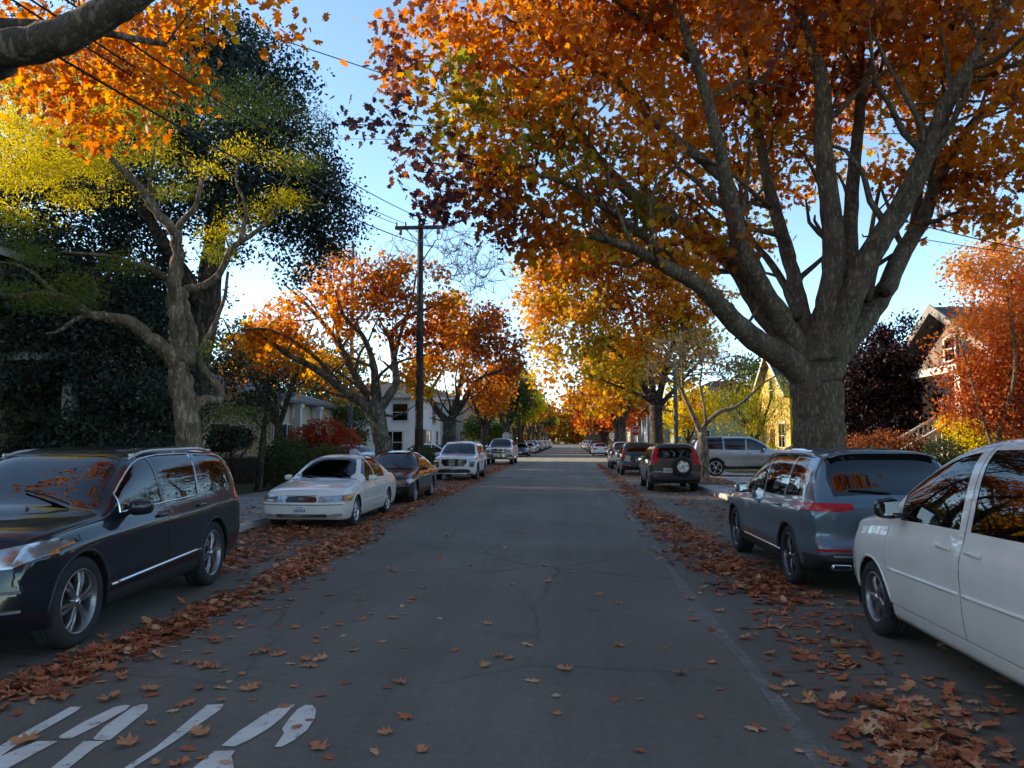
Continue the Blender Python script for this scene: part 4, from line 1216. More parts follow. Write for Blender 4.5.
# plum, coral maple, yellow willow on the right
Yp = 23.3
tree('plum_tree', 'almost black purple leaved plum tree right of the huge trunk', (at(885, 480, Yp).x, Yp, .12), [[(at(885, 480, Yp).x, Yp, .1, .14), (at(886, 440, Yp).x, Yp, 1.8, .1), (at(884, 400, Yp).x, Yp, 3.0, .05)]],
     [px_blob(x, y, Yp + d, r, .5) for x, y, r, d in ((865, 400, .75, 0), (900, 395, .85, 0), (880, 365, .8, 0), (895, 370, .6, .3), (860, 425, .6, 0), (895, 425, .7, -.3), (885, 340, .5, 0), (850, 380, .5, 0), (905, 325, .3, .2))],
     L_PLUM, B_DARK, ncl=460, per=60, lsize=.115, csize=.38, kind='oval', tvar=.25)
Yc = 19.0
bx_ = at(1000, 500, Yc).x
tree('ornamental_maple', 'airy coral orange tree in front of the gabled house', (bx_, Yc, .12),
     [[(bx_, Yc, .1, .11), (bx_ - .05, Yc, 1.2, .08), (bx_ + .1, Yc, 2.4, .06)], [(bx_, Yc, 1.2, .05), (bx_ - .5, Yc - .2, 2.6, .035), (bx_ - .8, Yc, 4.4, .015)], [(bx_ + .1, Yc, 2.2, .05), (bx_ + .6, Yc + .3, 3.6, .05), (bx_ + .5, Yc, 5.6, .02)],
      [(bx_, Yc, 1.8, .06), (bx_ + .2, Yc - .5, 3.4, .04), (bx_ + .1, Yc - .5, 5.4, .02)]],
     [px_blob(x, y, Yc + d, r, t) for x, y, r, d, t in ((985, 285, .7, 0, .72), (1015, 260, .7, 0, .75), (975, 320, .6, 0, .68), (1010, 320, .8, 0, .62), (965, 265, .4, 0, .8), (1035, 290, .9, .4, .6), (1000, 360, .8, .2, .3), (985, 365, .4, .2, .3), (1020, 390, .8, .2, .18),
                                                        (985, 395, .6, .4, .22), (1010, 425, .6, .3, .1), (1050, 350, 1, 0, .5), (995, 240, .5, 0, .8), (1005, 405, .5, -.3, .35), (1040, 330, .9, 0, .7), (952, 372, .35, .2, .22), (945, 345, .3, .3, .3), (962, 400, .4, .2, .2), (950, 410, .3, .3, .18))],
     L_CORAL, B_PALE, ncl=460, per=52, lsize=.10, csize=.42, kind='oval', tonef=lambda p: .1 + 0 * p[:, 0], tvar=.12)
tree('weeping_tree', 'sunlit yellow weeping tree in front of the yellow cottage', (10.6, 45.0, .12), vase((10.6, 45.0, .12), 1.6, .16, 2.4, 3.6, 5, 9),
     [px_blob(x, y, 45 + d, r, t, rz=r) for x, y, r, d, t in ((735, 400, 1.2, 0, .8), (760, 405, 1.3, -.5, .7), (785, 400, 1.2, 0, .7), (745, 425, 1.1, 0, .75), (775, 425, 1.2, -.5, .8), (720, 420, .9, 0, .75), (705, 400, .9, 1, .7), (800, 420, .9, 0, .6), (765, 385, .8, 0, .8))],
     L_YELL, B_DARK, ncl=300, per=40, lsize=.16, csize=.7, kind='narrow', droop=1.5, tvar=.12)
yard_tree('yard_tree', 'yellow leaved tree between the golden street tree and the stop sign', 9.0, 60.0, 1.6, .16, 2.6, 4.0, L_YELL, .8, 61, 120, lsize=.3, csize=.9)
yard_tree('yard_tree', 'dark green tree behind the bare tree twigs', 15.0, 62.0, 2.0, .25, 4.5, 6.0, L_GREEN, .4, 62, 160, lsize=.35, csize=1.1)
yard_tree('yard_tree', 'dark tree behind the white house and its grey roof', -22, 66.0, 2.5, .3, 5, 7, L_GREEN, .3, 63, 200, lsize=.35, csize=1.2)
yard_tree('yard_tree', 'thin orange tree behind the loose evergreen shrub, half bare', -13.0, 33.5, 2.4, .2, 3.0, 5.2, L_FIRE, .55, 64, 110, lsize=.2, csize=.7, kind='clump')
yard_tree('yard_tree', 'round green tree under the far orange leaves on the left', -9.6, 88, .8, .2, 2.6, 4.2, L_FERN, .32, 65, 150, lsize=.34, csize=.8)
yard_tree('yard_tree', 'small leafy green tree screening the white house wall', -13.4, 46.0, 1.0, .1, 1.9, 3.4, L_GREEN, .8, 88, 110, lsize=.18, csize=.6)
for i, (x, y, nm) in enumerate(((-23, 31, 'first'), (-24.5, 36, 'second'), (-23.5, 40.5, 'third'), (-24.5, 45.5, 'fourth'), (-22, 50, 'fifth'))):  # added behind the houses to keep the low sun off the road
    yard_tree('yard_tree', 'dark backyard tree added behind the beige house for road shade, %s from the evergreen' % nm, x, y, 2.0, .25, 3.6, 7.4, L_GREEN, .3, 90 + i, 190, per=34, lsize=.26, csize=1.0)
yard_tree('yard_tree', 'green background tree behind the gabled house, tallest on the far right', 24, 34, 2.5, .3, 5, 6, L_GREEN, .3, 67, 200, lsize=.3, csize=1.1)
# street trees behind the viewpoint, seen only in window reflections; they also shade the road
for i, (x, y, m, t) in enumerate(((5.6, -4.0, L_FIRE, .5), (-7.0, -10.0, L_FIRE, .5))):
    street_tree('%s street tree behind the viewpoint, %s of the two mirrored in car windows' % (['orange', 'rusty'][i], ['first', 'last'][i]), x, y, 3.2, .45, 5.0, 7.5, m, t, 70 + i, ncl=170, per=26, lsize=.30, csize=1.0)

# ---------------------------------------------------------------- hedges and bushes
def bush(name, label, cat, blobs, leafm, n, lsize, kind='oval', tvar=.14, group=None, csize=.12, stems=True):
    cl, bt = blob_points(blobs, n, .72)
    cl[:, 2] = np.maximum(cl[:, 2], .16)
    tone = bt + rng.normal(size=n) * tvar
    x0 = np.array([blobs[0][0], blobs[0][1], .12])
    root = empty(name, tuple(x0)); tag(root, label, cat, group)
    sm = MB()
    for b_ in blobs:
        for k in range(3):
            a = random.uniform(0, 2 * PI)
            e = np.array([b_[0] + math.cos(a) * b_[3] * .5, b_[1] + math.sin(a) * b_[4] * .5, b_[2] + b_[5] * .4])
            s = np.array([b_[0] + math.cos(a) * .05, b_[1] + math.sin(a) * .05, .1])
            sm.tube([s - x0, (s + e) / 2 - x0 + rng.normal(size=3) * .04, e - x0], [.03, .02, .008], n=5)
    sm.build('stem', B_DARK, root)
    link('foliage', leaf_mesh('foliage', cl - x0, lsize * rng.uniform(.6, 1.3, size=n), tone, kind, leafm, .1, .5), root)
    return root


bush('bush', 'rusty red rounded bush in front of the low beige house', 'bush', [px_blob(x, y, 34, r, t, rz=r * .75) for x, y, r, t in ((305, 440, .8, .4), (325, 434, .95, .35), (345, 440, .7, .45), (318, 448, .8, .3))], L_RED, 7000, .10)
bush('hedge', 'clipped dark green hedge left of the white sedan roof', 'hedge', [(-9.6 - .1 * i, 24.8 + i * .8, .95, .55, .6, .85, .4) for i in range(5)], L_GREEN, 9000, .09)
bush('hedge', 'yellow green bush beside the dark clipped hedge', 'hedge', [(-9.5, 29.3, .85, .6, .7, .75, .8), (-9.4, 30.2, .8, .6, .7, .7, .9)], L_GREEN, 5000, .09)
bush('hedge', 'loose green hedge in front of the white house', 'hedge', [(-8.6 - .0 * i, 43.5 + i * 1.4, .75, .7, .9, .65, .5) for i in range(8)], L_GREEN, 9000, .13)
bush('hedge', 'tall dark green hedge at the crossing corner beyond the white house', 'hedge', [(-9.0, 84 + i * 1.5, .9, .9, 1.2, .8, .3) for i in range(7)], L_GREEN, 7000, .2)
bush('bush', 'small green bush at the foot of the utility pole', 'bush', [(-8.4, 31.6, .55, .5, .5, .5, .5), (-8.2, 32.4, .45, .45, .5, .4, .6)], L_GREEN, 2500, .09)
Yb = 17.5
bush('hedge', 'low brown red hedge behind the grey crossover roof', 'hedge', [px_blob(x, y, 19.5, r, .2, rz=.6) for x, y, r in ((862, 458, .5), (885, 455, .55), (908, 458, .5), (925, 462, .35))], L_FIRE, 7000, .07)
bush('bush', 'round clipped green bush in front of the house stairs', 'bush', [px_blob(944, 455, 18.5, .48, .4), px_blob(935, 470, 18.5, .45, .35), px_blob(955, 468, 18.5, .4, .35)], L_GREEN, 6000, .055)
bush('bush', 'glowing yellow bush under the coral tree', 'bush', [px_blob(965, 432, 20.4, .5, .75), px_blob(985, 438, 20.2, .5, .6), px_blob(1000, 445, 20, .55, .35), px_blob(950, 425, 20.6, .35, .8), px_blob(975, 450, 20, .5, .5)], L_YELL, 6500, .075)
bush('bush', 'small pale green bush just right of the huge trunk', 'bush', [px_blob(853, 447, 24, .42, .8), px_blob(845, 452, 24, .35, .8)], L_GREEN, 2000, .08)
bush('hedge', 'dark shrubs below the columned house at the left edge', 'hedge', [px_blob(x, y, 19, r, .35) for x, y, r in ((10, 445, .9), (40, 455, .8), (75, 455, .8), (110, 458, .9), (150, 460, .8))], L_DARK, 9000, .10)
bush('hedge', 'yellow lit hedge in front of the yellow house', 'hedge', [(12.2, 48 + i * 1.2, .8, .7, .8, .7, .45) for i in range(7)], L_YELL, 7000, .14)
bush('bush', 'bronze purple bush below the wooden stair beside the fence', 'bush', [px_blob(238, 438, 26, .5, .5), px_blob(222, 442, 26, .5, .4)], L_PLUM, 3000, .09)

# the wood that closes the street far away reads as one mass
pts, sz, tn_ = [], [], []
blobs = []
rr = random.Random(3)
for i in range(46):
    x = -100 + i * 4.4 + rr.uniform(-2, 2)
    h = rr.uniform(13, 23)
    blobs.append((x, 330 + rr.uniform(-10, 30), h * .5, rr.uniform(5, 7), 5, h * .52, rr.uniform(.35, .7)))
cl, bt = blob_points(blobs, 30000, .6)
o = link('treeline', leaf_mesh('treeline', cl, 1.7 * rng.uniform(.6, 1.3, size=len(cl)), bt + rng.normal(size=len(cl)) * .12, 'clump', L_GOLD))
tag(o, 'far golden and green wood closing the end of the street', None, None, 'stuff')
for side, lab in ((-1, 'hazy green wood behind the left row of houses'), (1, 'green and brown wood behind the right row of houses')):
    blobs = []
    for i in range(34):
        y = 40 + i * 8 + rr.uniform(-2, 2); h = rr.uniform(5, 9)
        blobs.append((side * (34 + rr.uniform(0, 10)), y, h * .45, 4, 5, h * .55, rr.uniform(.2, .8)))
    cl, bt = blob_points(blobs, 9000, .6)
    o = link('treeline', leaf_mesh('treeline', cl, .9 * rng.uniform(.6, 1.3, size=len(cl)), bt + rng.normal(size=len(cl)) * .12, 'clump', L_GREEN))
    tag(o, lab, None, None, 'stuff')
# ---------------------------------------------------------------- cars
G_CAR = glassmat('car_glass', .20, (.85, .95, 1.0))
G_PRIV = glassmat('privacy_glass', .05)
M_GAP = plain('gap_black', (.006, .006, .006), .9, var=0)
M_PLAS = plain('black_plastic', (.022, .022, .023), .6, var=.25, scale=9)
M_GLOSSB = plain('gloss_black', (.008, .008, .009), .12, var=0, coat=.5)
M_CHROME = plain('chrome', (.75, .75, .76), .10, 1.0, var=0)
M_ALLOY = plain('alloy', (.27, .275, .28), .34, .85, var=.1, scale=20)
M_ALLOYD = plain('dark_alloy', (.10, .10, .11), .3, .8, var=.1, scale=20)
M_ALLOYB = plain('black_alloy', (.02, .02, .022), .3, .5, var=.1)
M_TYRE = plain('tyre_rubber', (.020, .020, .021), .85, var=.35, scale=8, bmp=.2, bscale=80)
M_BRAKE = plain('brake_disc', (.10, .09, .08), .5, .7, var=.3, scale=15)
M_SEAT = plain('seat_cloth', (.035, .034, .033), .85, var=.2)
M_SEATT = plain('tan_seat', (.16, .13, .10), .8, var=.2)
M_PLATE = plain('plate_white', (.62, .63, .64), .5, var=.05)
M_PLTXT = plain('plate_ink', (.03, .05, .18), .5, var=0)
M_SILVER = plain('satin_silver', (.55, .55, .55), .3, .85, var=.05)


def lampmat(name, col, rough=.35, scale=40, metal=.1):
    m, nt, b = newmat(name)
    vo = N(nt, 'ShaderNodeTexVoronoi'); vo.inputs['Scale'].default_value = scale
    tc = N(nt, 'ShaderNodeTexCoord'); nt.links.new(tc.outputs['Object'], vo.inputs['Vector'])
    r = ramp(nt, vo.outputs['Distance'], [(.1, tuple(c * .55 for c in col)), (.6, col)])
    nt.links.new(r.outputs[0], b.inputs['Base Color'])
    b.inputs['Roughness'].default_value = rough
    b.inputs['Specular IOR Level'].default_value = .2
    b.inputs['Metallic'].default_value = metal
    b.inputs['Coat Weight'].default_value = .5
    b.inputs['Coat Roughness'].default_value = .02
    bump(nt, b, vo.outputs['Distance'], .4, .01)
    return m


M_HEAD = lampmat('headlight_lens', (.42, .43, .44), scale=9, metal=.75, rough=.16)
M_TAIL = lampmat('tail_lens', (.50, .008, .012), scale=26)
M_TAILD = lampmat('dark_tail_lens', (.14, .008, .010), scale=30)
M_AMBER = lampmat('amber_lens', (.6, .22, .02), scale=30)
M_CLEAR = lampmat('clear_lens', (.5, .48, .48), scale=30)


def section(sp, s):
    """half cross-section at distance s from the front bumper: (y,z) rows and the index of the belt row"""
    W = sp['W'] * sp['wf'](s)
    zb, zt = sp['zb'](s), sp['zt'](s)
    zl = min(sp['zl'](s), zt - .012)
    h = zt - zl
    ws = sp['side'](0) * W
    rows = [(0, zb + .01), (W * .5, zb + .005), (ws - .12, zb), (ws - .045, zb + .012), (ws - .014, zb + .06)]
    bi = sp.get('beltin', .05)
    z0 = zb + .14
    crease, cz = sp.get('crease', .010), sp.get('cz', .80)
    for t in np.linspace(0, 1, 13):
        y = sp['side'](t) * W - bi * sstep((t - .72) / .28)
        y += crease * math.exp(-((t - cz) / .07) ** 2)
        y -= sp.get('scallop', .0) * math.exp(-((t - .42) / .16) ** 2)
        rows.append((y, z0 + (zl - z0) * t))
    nb = len(rows) - 1
    yb = rows[-1][0]
    k = sstep((h - .10) / .35)
    n1 = 2.5 + (sp.get('n', 4.2) - 2.5) * k
    n2 = 2.2 + (sp.get('n', 4.2) - 2.2) * k * .75
    tum = sp.get('tum', .30)
    for u in np.linspace(0, 1, 19)[1:]:
        v = u - .115 * math.sin(2 * PI * u)
        th = v * PI / 2
        c, sn = max(0, math.cos(th)), math.sin(th)
        z = zl + h * sn ** (2 / n2)
        y = yb * c ** (2 / n1) * (1 - tum * (z - zl) * k)
        rows.append((y, z))
    rows[-1] = (0, zt)
    return rows, nb


def smooth01(x): return sstep(x)


def car_half(sp):
    L = sp['L']
    base = [0, .012, .03, .055, .085, .12, .16, .21, .28, .36]
    st = set(base + [L - b for b in base])
    x = .45
    while x < L - .9: st.add(round(x, 4)); x += .095
    while x < L - .4: st.add(round(x, 4)); x += .05
    for k in sp.get('cuts', []): st.add(k)
    st = sorted(st)
    st2 = [st[0]]
    for v in st[1:]:
        if v - st2[-1] > .008 or v in sp.get('cuts', []): st2.append(v)
    st = st2
    bm = bmesh.new()
    lr = bm.faces.layers.int.new('row'); ls = bm.faces.layers.int.new('st')
    secs = [section(sp, s) for s in st]
    nb = secs[0][1]
    cw = sp['W']
    pf, pr = sp.get('pf', .22), sp.get('pr', .10)
    nose, tail = sp.get('nose'), sp.get('tail')

    def P(s, y, z):
        x = L / 2 - s
        wf = max(0, 1 - s / 1.0) ** 2; wr = max(0, 1 - (L - s) / .8) ** 2
        q = min(1.0, abs(y) / cw)
        x -= pf * q ** 2.6 * wf
        x += pr * q ** 3.0 * wr
        if nose: x -= nose(z) * math.exp(-(s / .22))
        if tail: x += tail(z) * math.exp(-((L - s) / .22))
        return Vector((x, y, z))
    V = [[bm.verts.new(P(s, y, z)) for (y, z) in sec[0]] for s, sec in zip(st, secs)]
    nr = len(secs[0][0])
    for i in range(len(st) - 1):
        for j in range(nr - 1):
            f = bm.faces.new((V[i][j], V[i][j + 1], V[i + 1][j + 1], V[i + 1][j]))
            f[lr] = j; f[ls] = i
    K_ = 9
    for ii, sgn in ((0, 1), (len(st) - 1, -1)):
        rows = secs[ii][0]
        grid = []
        for j, (y, z) in enumerate(rows):
            line = [bm.verts.new(P(st[ii], y * k / K_, z)) for k in range(K_)] + [V[ii][j]]
            grid.append(line)
        for j in range(nr - 1):
            for k in range(K_):
                q = (grid[j][k], grid[j][k + 1], grid[j + 1][k + 1], grid[j + 1][k])
                if sgn < 0: q = q[::-1]
                f = bm.faces.new(q[::-1] if False else q)
                f[lr] = -1; f[ls] = -1 if sgn > 0 else -2
    bmesh.ops.remove_doubles(bm, verts=bm.verts[:], dist=2e-5)
    bmesh.ops.recalc_face_normals(bm, faces=bm.faces[:])
    # an open half shell: make sure the normals point outwards
    bm.normal_update()
    s_ = sum(f.normal.y * f.calc_area() for f in bm.faces if f.calc_center_median().y > cw * .6)
    if s_ < 0: bmesh.ops.reverse_faces(bm, faces=bm.faces[:])
    bm.normal_update()
    return bm, st, secs, nb, lr, ls


def in_poly(p, poly):
    x, y = p; c = False; n = len(poly); j = n - 1
    for i in range(n):
        xi, yi = poly[i]; xj, yj = poly[j]
        if (yi > y) != (yj > y) and x < (xj - xi) * (y - yi) / (yj - yi) + xi: c = not c
        j = i
    return c


def poly_circle(cx, cz, r, n=26, zmin=None):
    return [(cx + r * math.cos(2 * PI * k / n), cz + r * math.sin(2 * PI * k / n)) for k in range(n)]


def build_shell(sp, mats):
    """returns dict region -> (verts, faces, normals) of the +y half, and a BVH of the uncut half"""
    L = sp['L']
    bm, st, secs, nb, lr, ls = car_half(sp)
    bvh = BVHTree.FromBMesh(bm)
    to2 = {'S': lambda c: (L / 2 - c.x, c.z), 'F': lambda c: (c.y, c.z), 'R': lambda c: (c.y, c.z), 'T': lambda c: (L / 2 - c.x, c.y)}

    def cand_ok(pr, f, n, c):
        if pr == 'S': return n.y > .12
        if pr == 'F': return n.x > .06 and c.x > L / 2 - 1.15
        if pr == 'R': return n.x < -.06 and c.x < -L / 2 + 1.0
        return n.z > .3
    regs = sp['regions']
    for rg in regs:
        if rg['p'] == 'G': continue
        poly = rg['poly']; pr = rg['p']
        xs = [p[0] for p in poly]; zs = [p[1] for p in poly]
        bx = (min(xs), max(xs), min(zs), max(zs))
        n = len(poly)
        for k in range(n):
            a, b = poly[k], poly[(k + 1) % n]
            da, db = b[0] - a[0], b[1] - a[1]
            ln = math.hypot(da, db)
            if ln < 1e-6: continue
            if pr == 'S': co = Vector((L / 2 - a[0], 0, a[1])); no = Vector((db, 0, da))     # x=-s flips the sign of the first part
            elif pr in 'FR': co = Vector((0, a[0], a[1])); no = Vector((0, db, -da))
            else: co = Vector((L / 2 - a[0], a[1], 0)); no = Vector((db, da, 0))
            if pr in 'FR' and abs(no.z) < 1e-9 and abs(a[0]) < .015: continue
            # only the faces this very edge runs through
            ex0, ex1 = min(a[0], b[0]) - .02, max(a[0], b[0]) + .02
            ez0, ez1 = min(a[1], b[1]) - .02, max(a[1], b[1]) + .02
            fs = []
            for f in bm.faces:
                nn = f.normal
                c = f.calc_center_median()
                if not cand_ok(pr, f, nn, c): continue
                q = [to2[pr](v.co) for v in f.verts]
                if max(u[0] for u in q) < ex0 or min(u[0] for u in q) > ex1 or max(u[1] for u in q) < ez0 or min(u[1] for u in q) > ez1: continue
                if min(u[0] for u in q) > bx[1] or max(u[0] for u in q) < bx[0]: continue
                fs.append(f)
            if not fs: continue
            geom = list({e for f in fs for e in f.edges}) + list({v for f in fs for v in f.verts}) + fs
            bmesh.ops.bisect_plane(bm, geom=geom, dist=1e-5, plane_co=co, plane_no=no.normalized())
    bm.normal_update()
    # classify
    lid = bm.faces.layers.int.new('rid')
    for f in bm.faces:
        c = f.calc_center_median(); n = f.normal
        rid = 0
        for k, rg in enumerate(regs):
            if rg['p'] == 'G':
                s = L / 2 - c.x
                i = f[ls]
                if i >= 0 and rg['r0'] <= f[lr] - nb < rg['r1'] and rg['s0'] - 1e-4 <= (st[i] + st[i + 1]) / 2 <= rg['s1'] + 1e-4: rid = k + 1
            else:
                if cand_ok(rg['p'], f, n, c) and in_poly(to2[rg['p']](c), rg['poly']): rid = k + 1
        f[lid] = rid
    # wheel openings
    kill = []
    for ax, rr in sp['arches']:
        for f in bm.faces:
            c = f.calc_center_median()
            s = L / 2 - c.x
            if (s - ax) ** 2 + (c.z - sp['R']) ** 2 < rr * rr and c.y > sp['W'] - .40 and c.z < sp['R'] + rr:
                kill.append(f)
            elif abs(s - ax) < rr and c.z < sp['R'] - .05 and c.y > sp['W'] - .40 and (f.normal.z < -.5): kill.append(f)
    bmesh.ops.delete(bm, geom=list(set(kill)), context='FACES')
    vn = {}
    for v in bm.verts:
        n = v.normal.copy()
        if abs(v.co.y) < 1e-5: n.y = 0; n.normalize()
        vn[v] = n
    out = {}
    names = ['body'] + [r['name'] for r in regs]
    for f in bm.faces:
        out.setdefault(names[f[lid]], []).append(([v for v in f.verts], f[lid]))
    res = {}
    for nm, fl in out.items():
        idx = {}; vs, ns, fs, rid = [], [], [], []
        for vv, r_i in fl:
            row = []
            for v in vv:
                if v not in idx:
                    idx[v] = len(vs); vs.append(v.co.copy()); ns.append(vn[v].copy())
                row.append(idx[v])
            fs.append(row); rid.append(r_i)
        res[nm] = (vs, fs, ns, rid)
    bm.free()
    return res, bvh


def shrink_region(vs, poly, pr, L, gap):
    n = len(poly)
    area = sum(poly[i][0] * poly[(i + 1) % n][1] - poly[(i + 1) % n][0] * poly[i][1] for i in range(n))
    sg = 1 if area > 0 else -1
    for v in vs:
        p = (L / 2 - v.x, v.z) if pr == 'S' else (v.y, v.z)
        mvx = mvz = 0
        for i in range(n):
            a, b = poly[i], poly[(i + 1) % n]
            da, db = b[0] - a[0], b[1] - a[1]; ln = math.hypot(da, db)
            if ln < 1e-6: continue
            t = ((p[0] - a[0]) * da + (p[1] - a[1]) * db) / ln
            d = ((p[0] - a[0]) * -db + (p[1] - a[1]) * da) / ln
            if abs(d) < 3e-4 and -1e-3 <= t <= ln + 1e-3:
                mvx += sg * -db / ln * gap; mvz += sg * da / ln * gap
        if pr == 'S': v.x -= mvx; v.z += mvz
        else: v.y += mvx; v.z += mvz


def half_to_mesh(name, vs, fs, ns, mat, side=0, matidx=None, mats=None):
    """side 0: both halves in one mesh, +1/-1: one half"""
    V, F_, Nn, MI = [], [], [], []
    mi = matidx or [0] * len(fs)
    if side >= 0:
        V += [tuple(v) for v in vs]; Nn += [tuple(n) for n in ns]; F_ += [tuple(f) for f in fs]; MI += mi
    if side <= 0:
        mp = []
        for v, n in zip(vs, ns):
            if side == 0 and abs(v.y) < 1e-5:
                mp.append(vs.index(v) if False else None)
            else: mp.append(None)
        b = len(V)
        index = {}
        for k, (v, n) in enumerate(zip(vs, ns)):
            if side == 0 and abs(v.y) < 1e-5: index[k] = k
            else:
                index[k] = len(V); V.append((v.x, -v.y, v.z)); Nn.append((n.x, -n.y, n.z))
        for f in fs: F_.append(tuple(index[k] for k in f[::-1]))
        MI += mi
    me = bpy.data.meshes.new(name)
    me.from_pydata(V, [], F_)
    for m in (mats or [mat]): me.materials.append(m)
    me.polygons.foreach_set('use_smooth', [True] * len(F_))
    me.polygons.foreach_set('material_index', MI)
    me.update()
    try: me.normals_split_custom_set_from_vertices(Nn)
    except Exception: pass
    return me


WHEELS = {}


def wheel_meshes(style, R_, w, rim, ns, mat):
    key = (style, R_, w, rim, ns, mat.name)
    if key in WHEELS: return WHEELS[key]
    M = Matrix.Rotation(R(-90), 4, 'X')       # local z -> +y (outward)
    h = w / 2
    t = MB()
    ri = rim
    prof = [(ri - .005, -h * .82), (ri + .012, -h * .96), (ri + (R_ - ri) * .45, -h * 1.04), (R_ - .03, -h * .98), (R_ - .008, -h * .84), (R_, -h * .5), (R_, -h * .18), (R_ - .009, -h * .17), (R_ - .009, -h * .13), (R_, -h * .12), (R_, h * .12), (R_ - .009, h * .13), (R_ - .009, h * .17),
            (R_, h * .18), (R_, h * .5), (R_ - .008, h * .84), (R_ - .03, h * .98), (ri + (R_ - ri) * .45, h * 1.04), (ri + .012, h * .96), (ri - .005, h * .82)]
    t.lathe(prof, 44, M, 0)
    tyre = t.mesh('tyre', M_TYRE)
    r = MB()
    # barrel and outer lip
    r.lathe([(ri, h * .80), (ri + .004, h * .92), (ri - .008, h * .95), (ri - .022, h * .86), (ri - .03, h * .5), (ri - .05, -h * .6), (ri - .02, -h * .9), (ri, -h * .84)], 44, M, 0)
    hub = .055 if style != 'steel' else .09
    face = h * .78
    r.lathe([(0, face + .004), (hub * .55, face + .002), (hub, face - .012), (hub * 1.15, face - .05), (hub * 1.1, -h * .2)], 24, M, 0)
    for k in range(ns):
        a0 = 2 * PI * k / ns + .2
        if style == 'twin': offs = (-.17 * 5 / ns * 1.0, .17 * 5 / ns * 1.0)
        else: offs = (0,)
        for da in offs:
            w0 = {'twin': .017, 'fat': .042, 'thin': .014, 'steel': .03}.get(style, .03)
            w1 = {'twin': .020, 'fat': .055, 'thin': .018, 'steel': .05}.get(style, .03)
            a1 = a0 + da * 1.0; ah = a0 + da * .9
            rr0, rr1 = hub * .8, ri - .012
            def pt(rad, ang, off, z):
                ca, sa = math.cos(ang), math.sin(ang)
                p = Vector((rad * ca - off * sa, rad * sa + off * ca, z))
                return M @ p
            vs, fs = [], []
            prof_ = [(rr0, ah, w0, face), ((rr0 * .45 + rr1 * .55), (ah + a1) / 2, (w0 * .8 + w1 * .2), face + .003), (rr1, a1, w1, face - .02)]
            for (rad, ang, ww, z) in prof_:
                for o_, dz in ((-ww, -.014), (-ww * .55, 0), (ww * .55, 0), (ww, -.014), (ww, -.05), (-ww, -.05)):
                    vs.append(pt(rad, ang, o_, z + dz))
            for i in range(2):
                for q in range(6):
                    q2 = (q + 1) % 6
                    fs.append((i * 6 + q, i * 6 + q2, i * 6 + 6 + q2, i * 6 + 6 + q))
            r.add(vs, fs, 0, False)
    rimm = r.mesh('rim', mat)
    bm_ = bmesh.new(); bm_.from_mesh(rimm); bmesh.ops.recalc_face_normals(bm_, faces=bm_.faces); bm_.to_mesh(rimm); bm_.free()
    d = MB()
    d.lathe([(0, -h * .05), (ri * .62, -h * .05), (ri * .64, -h * .12), (ri * .62, -h * .2), (0, -h * .2)], 28, M, 0)
    d.lathe([(0, -h * .55), (ri - .02, -h * .55), (ri - .02, -h * .6), (0, -h * .6)], 28, M, 1)
    hubm = d.mesh('wheel', [M_BRAKE, M_GAP])
    cap = MB().lathe([(0, face + .009), (hub * .5, face + .008), (hub * .55, face - .002)], 16, M, 0).mesh('hub_cap', M_CHROME if mat is not M_ALLOYB else M_ALLOYD)
    WHEELS[key] = (tyre, rimm, hubm, cap)
    return WHEELS[key]


def glass_poly(sp, sA, sB, lo=.03, hi=.86, shift=.10, slant0=0.0, slant1=0.0, n=6):
    """outline of a side window between sA and sB following belt and roof"""
    zl, zt = sp['zl'], sp['zt']
    bot, top = [], []
    for k in range(n):
        s = sA + (sB - sA) * k / (n - 1)
        bot.append((s, zl(s) + lo))
    for k in range(n):
        s0 = sA + slant0; s1 = sB + slant1
        s = s0 + (s1 - s0) * k / (n - 1)
        z = zl(s) + hi * (zt(max(0, s - shift)) - zl(max(0, s - shift)))
        z = min(z, zl(s) + hi * (zt(s) - zl(s)))
        if z > zl(s) + lo + .015: top.append((s, z))
    return bot + top[::-1]


